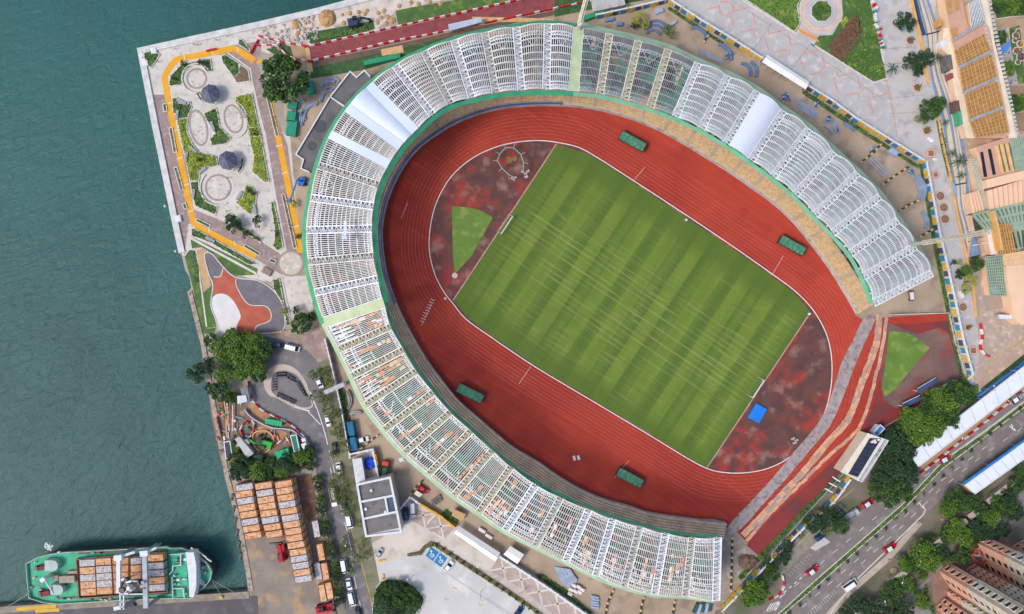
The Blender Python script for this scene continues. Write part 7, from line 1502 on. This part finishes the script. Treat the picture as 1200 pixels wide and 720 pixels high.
for i in range(26): f = i/25; tree(915+280*f+R.uniform(-1,1), 729-250*f+R.uniform(-1,1), 2.6, 'small' if i % 3 else 'olive', nth(i)+' little tree from the lower end of the median', 'little trees on the median')
stripe('kerb_strip', [(950,745),(985,705),(1000,690),(1040,655),(1078,612)], 2.2, mat('kerb_strip', (178,166,152), (160,148,136), scale=.5)); stripe('kerb', [(953,745),(1000,683),(1040,644),(1082,603),(1084,598)], .4, kerbm, h=.15)
dash = []
for P in ([(905,722),(950,680),(1000,636),(1056,585),(1100,548),(1200,466)],):
    pass
def dashes(pts, step=6.0, L_=2.2, w_=.17):
    Z[0] += .004; q = MB()
    for x, y, a in resample(pw(pts), step): q.ribbon([(x, y), (x+math.cos(a)*L_, y+math.sin(a)*L_)], w_, Z[0], Z[0]+.001)
    struct('lane_dash', q, linew)
dashes([(915,700),(940,680),(968,655),(1010,620),(1060,578),(1100,545)]); dashes([(935,728),(968,700),(1008,662),(1056,618),(1100,575),(1150,535),(1200,500)]); dashes([(925,725),(965,690),(1000,660),(1056,610),(1100,566),(1160,520)]); dashes([(908,716),(916,697),(945,672)], 2.4, 1.2, .3)
stripe('white_line', [(1103,541),(1155,504),(1200,470)], .2, linew)
many('road_arrow', [u4(165,130, 178,150, 172,135), u4(178,150, 195,165), u4(185,145, 200,170)] + [x5(735,510, 765,540), x5(745,500, 755,520), x5(760,525, 772,540)], .35, linew)
many('road_lettering', [v4(262+12*k,705-2*k, 285+12*k,665-2*k) for k in range(5)] + [v4(262,705, 310,690), v4(285,668, 325,655)], .3, linew)
many('bus_bay_marking', [[(944+2.5*k,720-2.2*k),(948+2.5*k,725-2.2*k)] for k in range(14)], .3, mat('worn_line', (170,164,160), (140,136,134), scale=1.5))
sheet('white_marking', v4(490,370, 560,310, 600,340, 520,385), mat('hatched', (196,192,186), (160,156,152), scale=2.5))
many('hatch', [v4(370+14*k,505-13*k, 390+14*k,520-13*k) for k in range(9)], .2, mat('worn_line', (170,164,160)))
sheet('service_lay_by', v4(300,480, 480,240, 640,130, 720,200, 560,300, 490,370, 370,490, 300,540), mat('layby', (142,132,122), (124,116,108), scale=.25, c3=(110,104,98), s3=.4)); many('yellow_line', [v4(385,395, 520,260, 620,140, 720,60)], .25, mat('road_yellow', (190,158,80)))
# covered walkways
def walkway(q4, z, lab, edge=None, edge_lab=None):
    P = [Vector((*p, z)) for p in pw(q4, z)]; c = sum(P, Vector())/4; t = thing('covered_walkway', lab, 'covered walkway', (c.x, c.y, 0))
    q = MB(); q.hexa([p-Vector((0,0,.25)) for p in P], P); q.build('roof', mat('walk_roof', (216,220,226), (204,208,216), scale=.2), t)
    q = MB(); n = 18
    for k in range(n+1): q.beam(P[0].lerp(P[1], k/n)+Vector((0,0,.06)), P[3].lerp(P[2], k/n)+Vector((0,0,.06)), .16, .12)
    q.build('roof_seam', mat('seam', (196,200,208)), t)
    q = MB()
    for A_, B_ in ((P[0], P[1]), (P[3], P[2])): q.beam(A_, B_, .3, .5)
    q.build('roof_edge', white, t)
    for k in range(0, n+1, 3):
        for A_, B_ in ((P[0], P[1]), (P[3], P[2])): v = A_.lerp(B_, k/n); q = MB(); q.beam((v.x, v.y, 0), v, .25); q.build('post', grey_steel, t)
    if edge: E_ = [Vector((*p, z+.3)) for p in pw(edge, z+.3)]; q = MB(); q.hexa([p-Vector((0,0,.3)) for p in E_], E_); q.build('blue_edge', bluep, t)
walkway([(1066,533),(1320,337),(1320,360),(1076,547)], 4, 'long white covered walkway roof beyond the large trees', None)
q = MB(); q.ribbon(pw([(1143,465),(1200,424),(1300,352)]), .8, .05, 1.4); tag(q.build('railing', mat('blue_rail', (70,140,200), (56,120,184)), base=True), 'blue railing above the long white covered walkway', 'railing')
q = MB(); q.ribbon(pw([(1150,458),(1200,418),(1300,345)]), 1.4, .02, .5); tag(q.build('kerb_bed', fol_dark, base=True), 'dark planted kerb above the blue railing', 'hedge')
walkway([(1130,569),(1320,432),(1320,452),(1142,579)], 4, 'white covered walkway roof right of the lower carriageway', [(1127.5,567),(1320,430),(1320,432.5),(1129,569)])
q = MB(); q.ribbon(pw(u4(390,30, 430,70)), .9, .1, 2.5); tag(q.build('yellow_banner', yell, base=True), 'yellow board at the end of the lower covered walkway', 'board')
barriers([(1079,553),(1100,537),(1140,505),(1200,456),(1300,378)], 'in the long row along the covered walkway', 'barriers along the covered walkway', 2.2, 'rw'); barriers(v4(285,635, 330,610, 352,570, 345,520), 'in the curved row on the road below the hoarding', 'barriers on the road below the hoarding', 1.9, 'rw')
sheet('site_strip', [(1080,550),(1140,503),(1200,454),(1200,449),(1138,498),(1078,546)], mat('orange_dirt', (178,140,104), (156,120,88), scale=.4))
# solar roofed building
zs = 5.5; q4 = w5(130,580, 290,350, 412,393, 252,640); t = thing('solar_building', 'small building with dark solar panels on a cream roof at lower right', 'building', W(1012,536))
P = pw(q4, zs); q = MB(); q.prism(P, 0, zs-.05); q.build('wall', creamr, t)
q = MB(); q.prism(pw(w5(130,580, 290,350, 385,380, 225,632), zs), zs, zs+.3); q.build('roof', creamr, t)
q = MB(); pp = [Vector((*p, zs+.35)) for p in pw(w5(172,592, 300,378, 370,380, 228,612), zs)]; q.hexa(pp, [p+Vector((0,0,.12)) for p in pp]); q.build('solar_panel', mat('solar', (44,50,68), (34,40,58), rough=.3), t)
q = MB()
for k in range(1, 9): q.beam(pp[0].lerp(pp[1], k/9)+Vector((0,0,.14)), pp[3].lerp(pp[2], k/9)+Vector((0,0,.14)), .08, .06)
q.build('panel_joint', mat('joint_grey', (84,92,110)), t)
q = MB(); pp = [Vector((*p, zs+.1)) for p in pw(w5(236,632, 396,392, 410,400, 262,642), zs)]
for k in range(26): q.beam(pp[0].lerp(pp[1], k/25), pp[3].lerp(pp[2], k/25), .16)
q.beam(pp[0], pp[1], .3); q.beam(pp[3], pp[2], .3); q.build('louvre', grey_steel, t)
q = MB(); q.ribbon(pw(w5(225,632, 385,380), zs), .5, zs, zs+.6); q.ribbon(P, .3, zs+.01, zs+.45, True); q.build('parapet', white, t)
for (x, y) in w5(305,360, 325,390, 350,385, 330,400, 312,398): w = W(x, y, zs); q = MB(); q.box(w.x, w.y, zs+.3, zs+1.1, .9, .7, .5, .85); q.build('roof_unit', whp, t)
shed(w5(325,345, 365,298, 390,320, 345,368), 3, bluep, 'blue and white gatehouse roof above the solar building', 3, wallm=white, trim=white)
for k, (a, b) in enumerate([((80,612),(125,640)),((58,648),(105,672)),((35,682),(80,706))]): q = MB(); A_, B_ = W(*w5(*a)[0], 3), W(*w5(*b)[0], 3); q.beam(A_, B_, .35, .2); q.beam((B_.x, B_.y, 0), B_, .3); tag(q.build('floodlight_arm', steel_white, base=True), ['upper','middle','lower'][k]+' white arm sticking out over the track edge hedge', 'arm')
# long jump shelters beside the trees
for k, (a, b) in enumerate([((590,95),(700,30)),((500,185),(605,135))]):
    A_, B_ = W(*w5(*a)[0], 2.4), W(*w5(*b)[0], 2.4); t = thing('glass_shelter', ['right','left'][k]+' dark blue shelter roof at the track edge under the large trees', 'shelter', (A_.x, A_.y, 0)); q = MB(); q.beam(A_, B_, 1.6, .2); q.build('roof', mat('shelter_blue', (58,80,118), (48,68,104)), t)
    q = MB()
    for P_ in (A_, B_): q.beam((P_.x, P_.y, 0), (P_.x, P_.y, 2.3), .2)
    q.beam(A_+Vector((0,.9,.1)), B_+Vector((0,.9,.1)), .15); q.build('frame', white, t)
q = MB(); q.ribbon(pw([(1120,452),(1117,446),(1105,452)]), .3, 0, 1.0); tag(q.build('white_fence', white, base=True), 'white angled fence at the corner of the dark apron', 'fence')
q = MB(); q.ribbon(pw([(895,657),(940,606),(975,568),(1010,528)]), .25, 0, 1.0); tag(q.build('track_fence', grey_steel, base=True), 'thin grey fence along the lower right edge of the track', 'fence')
q = MB(); q.ribbon(pw([(1035,500),(1062,485),(1120,445)]), .2, 0, 1.0); tag(q.build('track_fence', grey_steel, base=True), 'thin grey fence by the blue shelters under the large trees', 'fence')
q = MB(); q.ribbon(pw([(1042,369),(1111,367),(1118,400),(1131,442)]), .3, 0, .8); tag(q.build('track_fence', mat('pale_fence', (200,190,184)), base=True), 'pale fence round the dark apron at the right bend', 'fence')
# vehicles
for k, x, y, a, l in [('t',952,669,38,'red taxi alone on the upper carriageway left of the trees'),('t',1043,642,33,'red taxi with silver roof on the lower carriageway'),('t',1107,538,30,'red taxi beside the barriers of the covered walkway'),('t',1017,590,32,'red taxi half hidden by the trees beside the grey truck'),('v',996,685,35,'white van parked by the pale kerb strip'),('w',1190,468,33,'white car near the right edge on the upper carriageway'),('d',956,619,40,'dark car under the trees above the taxi'),('b',962,628,40,'blue car under the lay-by trees')]: veh(k, x, y, a, l, 1.08)
veh('G', 996, 603, 33, 'grey truck left of the half hidden taxi', .9); veh('G', 1192, 467, 33, 'grey box truck on the upper carriageway near the right edge', .9)
# large trees
for i, (x, y, r, k) in enumerate([(1122,462,15,'mid'),(1105,470,16,'bright'),(1090,480,15,'mid'),(1112,485,14,'mid'),(1095,498,15,'bright'),(1078,495,15,'bright'),(1065,490,11,'bright'),(1074,508,13,'bright'),(1128,455,10,'mid'),(1136,468,8,'mid'),(1118,500,9,'mid'),(1085,515,10,'bright'),(1100,512,8,'mid'),(1140,458,6,'bright'),(1058,502,9,'mid')]): tree(x, y, r+1, k, nth(i)+' bright broad tree from the right in the clump above the walkway', 'bright broad trees above the walkway')
for i, (x, y, r, k) in enumerate([(1045,520,15,'dark'),(1060,530,14,'dark'),(1040,540,15,'dark'),(1055,550,15,'dark'),(1035,558,14,'dark'),(1048,570,14,'mid'),(1065,560,12,'dark'),(1030,575,12,'mid'),(1045,585,10,'mid'),(1062,578,9,'mid'),(1068,545,9,'dark'),(1025,565,8,'olive')]): tree(x, y, r+1, k, nth(i)+' dark broad tree from the top in the clump right of the solar roof', 'dark broad trees right of the solar roof')
for i, (x, y, r, k) in enumerate([(884,697,17,'bright'),(893,686,9,'bright'),(904,672,11,'mid'),(900,660,7,'mid'),(918,653,10,'dark'),(923,640,8,'dark'),(957,612,12,'dark'),(972,607,12,'dark'),(985,617,11,'mid'),(968,620,8,'olive'),(982,603,9,'dark'),(945,612,6,'mid'),(938,628,5,'olive')]): tree(x, y, r, k, nth(i)+' tree from the lower left along the lower right hoarding', 'trees along the lower right hoarding')
for i, (x, y, r, k) in enumerate([(1120,584,11,'mid'),(1132,590,10,'mid'),(1112,598,9,'bright'),(1143,590,10,'mid'),(1122,622,12,'bright'),(1112,628,9,'mid'),(1132,630,9,'bright'),(1150,600,8,'mid'),(1148,618,10,'dark'),(1162,608,9,'bright'),(1170,590,9,'mid'),(1182,583,9,'dark'),(1180,597,9,'mid'),(1190,570,8,'mid'),(1192,600,8,'dark'),(1083,650,14,'bright'),(1072,662,10,'mid'),(1092,660,10,'bright'),(1062,662,8,'bright'),(1098,643,7,'mid'),(1105,648,8,'dark'),(1052,690,10,'mid'),(1040,700,9,'mid'),(1062,684,8,'bright'),(1070,690,6,'mid'),(1008,708,10,'dark'),(1022,712,10,'dark'),(1035,722,9,'dark'),(1060,716,12,'dark'),(992,718,8,'dark'),(1128,652,9,'mid'),(1150,624,8,'dark'),(1165,625,8,'dark'),(1194,552,7,'mid'),(1178,620,7,'dark')]): tree(x, y, r+1.8, k, nth(i)+' tree in the wooded strip around the lower right flats', 'trees around the lower right flats')
planter('curved dark hedge below the brown end of the lower block', smooth(u4(195,560, 215,570, 210,620, 250,690, 245,720, 215,690, 190,620), True, 2), fol_dark, 150, kerb=False, h=1.4, dens=6, name='hedge', cat='hedge')
planter('green hedge patch at the foot of the middle flats', u4(365,430, 400,390, 440,385, 445,420, 390,440), fol_mid, 151, kerb=False, h=1.4, dens=6, name='hedge', cat='hedge')
sheet('flats_road', smooth(u4(80,640, 180,560, 330,420, 440,340, 560,240, 640,130, 760,60, 760,140, 700,200, 600,290, 470,350, 380,420, 280,500, 190,590, 185,640, 240,740, 60,740), True, 2), mat('flats_road', (128,122,122), (112,108,108), scale=.2, c3=(142,134,130), s3=.3))
sheet('flats_pavement', u4(225,520, 330,440, 460,330, 560,280, 760,380, 760,760, 260,760), mat('flats_pave', (136,106,94), (116,92,84), scale=.3))
for k, (a, b) in enumerate([((20,555),(100,495)),((240,365),(300,320)),((375,265),(420,225)),((430,210),(480,175)),((530,130),(640,45)),((640,45),(665,20))]):
    q4 = pw(u4(*a, *b), 3); q = MB(); q.ribbon(q4, 2.0, 2.7, 3.0); q.ribbon(q4, .3, 0, 2.69); tag(q.build('footpath_roof', mat('path_roof', (176,164,150), (154,142,130), scale=.8), base=True), nth(k)+' pale roof segment of the covered footpath from lower left', 'covered footpath')

rr = random.Random(55); SEP = [(1010,700),(1080,640),(1130,600),(1200,545),(1200,640),(1165,625),(1110,655),(1085,700),(1040,722)]
kx = 0
while kx < 26:
    x, y = rr.uniform(1000,1200), rr.uniform(550,722)
    if not inside((x, y), [(990,722),(1050,668),(1095,625),(1150,585),(1200,555),(1200,612),(1150,640),(1105,662),(1085,712),(1075,722)]): continue
    tree(x, y, rr.uniform(5,9), ['mid','dark','bright','mid2','olive'][kx % 5], nth(kx)+' filler tree among the lower right grove, mixed greens', 'mixed trees of the lower right grove'); kx += 1
for k in range(120):
    kind = k % 4; x, y = Y(rr.uniform(90,740), rr.uniform(120,560))[0]
    if not inside((x, y), D(215,270, 350,285, 410,345, 520,420, 620,450, 700,500, 735,600, 600,650, 300,640, 250,540)): continue
    w = W(x, y); a = rr.uniform(0, 3.1)
    q = MB()
    if kind == 0: q.box(w.x, w.y, Z[0], Z[0]+.3, rr.uniform(2,4.5), .35, a); q.box(w.x+.2, w.y+.2, Z[0]+.3, Z[0]+.5, rr.uniform(1.5,3), .3, a+.1); nm, lb, m_ = 'timber_plank', 'loose timber planks on the excavation site', timber
    elif kind == 1: q.box(w.x, w.y, Z[0], Z[0]+.9, rr.uniform(.7,1.6), rr.uniform(.6,1.1), a, .92); q.box(w.x, w.y, Z[0]+.9, Z[0]+1.0, .6, .5, a); nm, lb, m_ = 'site_crate', 'small site crate on the excavation site', rr.choice([white, redp, tealp, conc_dark, greym])
    elif kind == 2: q.tube((w.x-math.cos(a)*1.6, w.y-math.sin(a)*1.6, Z[0]+.3), (w.x+math.cos(a)*1.6, w.y+math.sin(a)*1.6, Z[0]+.3), .14, 8); q.tube((w.x-math.cos(a)*1.4, w.y-math.sin(a)*1.4+.3, Z[0]+.3), (w.x+math.cos(a)*1.6, w.y+math.sin(a)*1.6+.3, Z[0]+.3), .14, 8); nm, lb, m_ = 'site_pipe', 'steel pipe pair on the excavation site', grey_steel
    else: q.blob(w.x, w.y, Z[0], rr.uniform(.6,1.5), rr.uniform(.5,1.2), .6, k, 9, 4, .25); nm, lb, m_ = 'rubble_heap', 'small rubble heap on the excavation site', mat('site_rubble', (124,104,84), (92,78,64), scale=2)
    tag(q.build(nm, m_, base=True), lb, {'timber_plank':'timber','site_crate':'crate','site_pipe':'pipe','rubble_heap':'rubble'}[nm], lb.replace('small ', '').replace('loose ', '')+'s')
for i in range(14): x, y = Y(rr.uniform(150,740), rr.uniform(480,590))[0]; tree(x, y, rr.uniform(3,6), ['small','dark','mid2'][i % 3], nth(i)+' low tree at the shaded lower side of the excavation site', 'low trees of the excavation site')
# blocks of flats: tall slabs whose end walls face the camera
brick = mat('brick_pink', (222,172,150), (206,156,134), scale=.4, c3=(196,148,126), s3=1); cream = mat('cream_wall', (206,196,180), (188,178,164), scale=.3, c3=(176,166,152), s3=.8); wfr = mat('window_surround', (222,214,200))
def slab(base_a, base_b, depth, z_split, ztop, lab, nwin=1, side=True):
    """base_a-base_b is the foot of the end wall; the block runs away from the stadium behind it"""
    A_, B_ = W(*base_a), W(*base_b); e = (B_-A_); L_ = e.length; e.normalize(); n = Vector((e.y, -e.x, 0))
    if n.dot(Vector((A_.x, A_.y, 0))) < 0: n = -n
    t = thing('apartment_block', lab, 'apartment block', ((A_+B_).x/2, (A_+B_).y/2, 0))
    def bx(u0, u1, d0, d1, z0, z1): return [A_+e*u0+n*d0+Vector((0,0,z0)), A_+e*u1+n*d0+Vector((0,0,z0)), A_+e*u1+n*d1+Vector((0,0,z0)), A_+e*u0+n*d1+Vector((0,0,z0))], [A_+e*u0+n*d0+Vector((0,0,z1)), A_+e*u1+n*d0+Vector((0,0,z1)), A_+e*u1+n*d1+Vector((0,0,z1)), A_+e*u0+n*d1+Vector((0,0,z1))]
    q = MB(); q.hexa(*bx(0, L_, 0, depth, 0, z_split)); q.build('lower_wall', brick, t)
    q = MB(); q.hexa(*bx(-.1, L_+.1, -.15, depth, z_split, ztop)); q.build('upper_wall', cream, t)
    q = MB(); q.hexa(*bx(-.4, L_+.4, -.4, depth+.3, ztop, ztop+.6)); q.build('roof', creamr, t)
    z = 1.2
    cnt = 0
    while z < ztop-2 and cnt < 90:
        up = z > z_split
        for k in range(nwin):
            u = L_*(k+.5)/nwin; w_ = min(L_/nwin*.5, 1.9); d = -.17 if up else -.02
            q = MB(); q.hexa(*bx(u-w_/2, u+w_/2, d-.03, d+.4, z, z+1.7)); q.build('window', glass, t)
            q = MB(); q.hexa(*bx(u-w_/2-.2, u+w_/2+.2, d-.5, d, z-.25, z-.05)); q.hexa(*bx(u-w_/2-.2, u+w_/2+.2, d-.5, d, z+1.75, z+1.95)); 
            q.hexa(*bx(u-w_/2-.25, u-w_/2-.05, d-.4, d, z-.05, z+1.75)); q.build('window_surround', wfr if up else brick, t); cnt += 1
        z += 2.9
    if side:
        z = 1.2
        while z < ztop-2 and cnt < 95:
            for k in range(2):
                for u0, u1 in ((-.03, .3), (L_-.3, L_+.03)):
                    if cnt >= 95: break
                    q = MB(); q.hexa(*bx(u0-(.1 if z > z_split else 0) if u0 < 0 else u0, u1+(.1 if z > z_split else 0) if u1 > L_ else u1, 3+k*5, 4.6+k*5, z, z+1.5)); q.build('window', glass, t); cnt += 1
            z += 2.9
    return t
slab(u4(270,490)[0], u4(332,450)[0], 14, 14.5, 46, 'nearest tall block of flats with brick base at lower right', 1)
slab(u4(252,682)[0], u4(300,632)[0], 16, 13, 46, 'lowest block of flats with brick base cut by the bottom edge', 2)
slab(u4(455,335)[0], u4(520,308)[0], 14, 15, 46, 'upper tall block of flats behind the orange play frame', 1)
slab(u4(335,448)[0], u4(420,500)[0], 10, 13, 30, 'recessed middle wing of flats beside the nearest block', 3) if False else None
slab(u4(405,485)[0], u4(455,455)[0], 14, 18, 40, 'recessed wing of flats with grid of windows between two tall blocks', 3, False)
slab(u4(310,600)[0], u4(355,590)[0], 12, 8, 30, 'recessed wing of flats below the nearest tall block', 2, False)
slab(u4(650,360)[0], u4(720,325)[0], 14, 14, 46, 'block of flats at the right edge above the others', 2)
w = W(*u4(490,425)[0]); t = thing('play_frame', 'orange-red play frame at the foot of the flats', 'play frame', (w.x, w.y, 0)); orr = mat('play_orange', (196,70,50))
q = MB(); P = [Vector((*p, 3)) for p in pw(u4(445,420, 470,375, 525,425, 505,460), 3)]; q.path(P+[P[0]], .3); q.build('frame_top', orr, t)
for p in P: q = MB(); q.beam((p.x, p.y, 0), p, .3); q.build('leg', orr, t)
q = MB()
for k in range(5): v = P[0].lerp(P[2], (k+1)/6); q.box(v.x, v.y, .02, .8, .9, .7, k, .8)
q.build('play_box', [whp], t)
for i, (x, y) in enumerate(u4(30,490, 8,435, 160,235, 285,218)): q = MB(); w = W(x, y); q.cyl(w.x, w.y, 0, .4, 1.2 if i == 0 else .5, 14); q.cyl(w.x, w.y, .4, .5, .5, 10); tag(q.build('utility_cover', mat('tan_cover', (160,136,110)), base=True), nth(i)+' round utility cover on the lower right verge', 'cover')
# ---------------- loose boards and panels in the left stands ----------------
rr = random.Random(77)
bo = [mat('form_orange', (208,154,122), (196,136,102), scale=1), mat('form_peach', (222,190,160), (208,172,140), scale=1), whp]
def bay_pt(i, u, v, z):
    a = TO[i].lerp(TI[i], v); b = TO[i+1].lerp(TI[i+1], v); c = a.lerp(b, u); k = (H-z)/(H-c.z); return Vector((c.x*k, c.y*k, z))
bays = {15:26, 14:22, 13:26, 12:10, 11:14, 10:7, 9:8, 8:5, 7:20, 6:7, 5:5, 4:10, 3:6, 2:9, 1:10, 0:5, 31:2, 34:4}
where = {i: 'bay '+nth(i)+' from the lower right end' for i in bays}
for i, n in bays.items():
    d = TI[i]-TO[i]; ang = math.atan2(d.y, d.x); runs = []
    for k in range(n):
        if not runs or rr.random() < .35: runs.append((rr.uniform(.2, .8), rr.uniform(.08, .85)))
        u, v = runs[-1]; runs[-1] = (u+rr.uniform(-.03,.03), v+.085)
        if v > .9: continue
        zt = ZO+(ZI-ZO)*v+.9; p = bay_pt(i, min(max(u,.12),.88), v, zt); m_ = bo[rr.choices((0,1,2),(5,3,1.2))[0]]
        q = MB(); q.box(p.x, p.y, zt-.12, zt, rr.uniform(1.1,2.0), rr.uniform(.6,1.1), ang+rr.uniform(-.06,.06)); q.box(p.x, p.y, zt-.3, zt-.121, .2, .9, ang)
        tag(q.build('formwork_board', m_, base=True), ('white' if m_ is whp else 'orange' if m_ is bo[0] else 'peach')+' board lying in roof '+where[i], 'board', 'boards lying in roof '+where[i])
for i in (15, 14, 13):
    for k in range(6):
        u = .15+.13*k; a, b = bay_pt(i, u, .05, 19), bay_pt(i, u, .05+rr.uniform(.3,.5), 20.5); q = MB(); q.beam(a, b, .32, .3); q.beam(a, a+(b-a)*.03, .5, .4); tag(q.build('roof_tube', steel_white, base=True), 'loose white tube across '+where[i], 'tube', 'loose white tubes in '+where[i])
# unused prototypes out
for pr in [v[0] for v in TREE.values()]+list(cars.values())+[trk_w, trk_g, trk_green, bike, bar_r, bar_w, con_o, con_g, bench, blk_d, blk_y, lamp, per_a, per_b]:
    if pr.name not in USED:
        for c_ in list(bpy.data.objects):
            if c_.parent == pr: bpy.data.objects.remove(c_)
        bpy.data.objects.remove(pr)
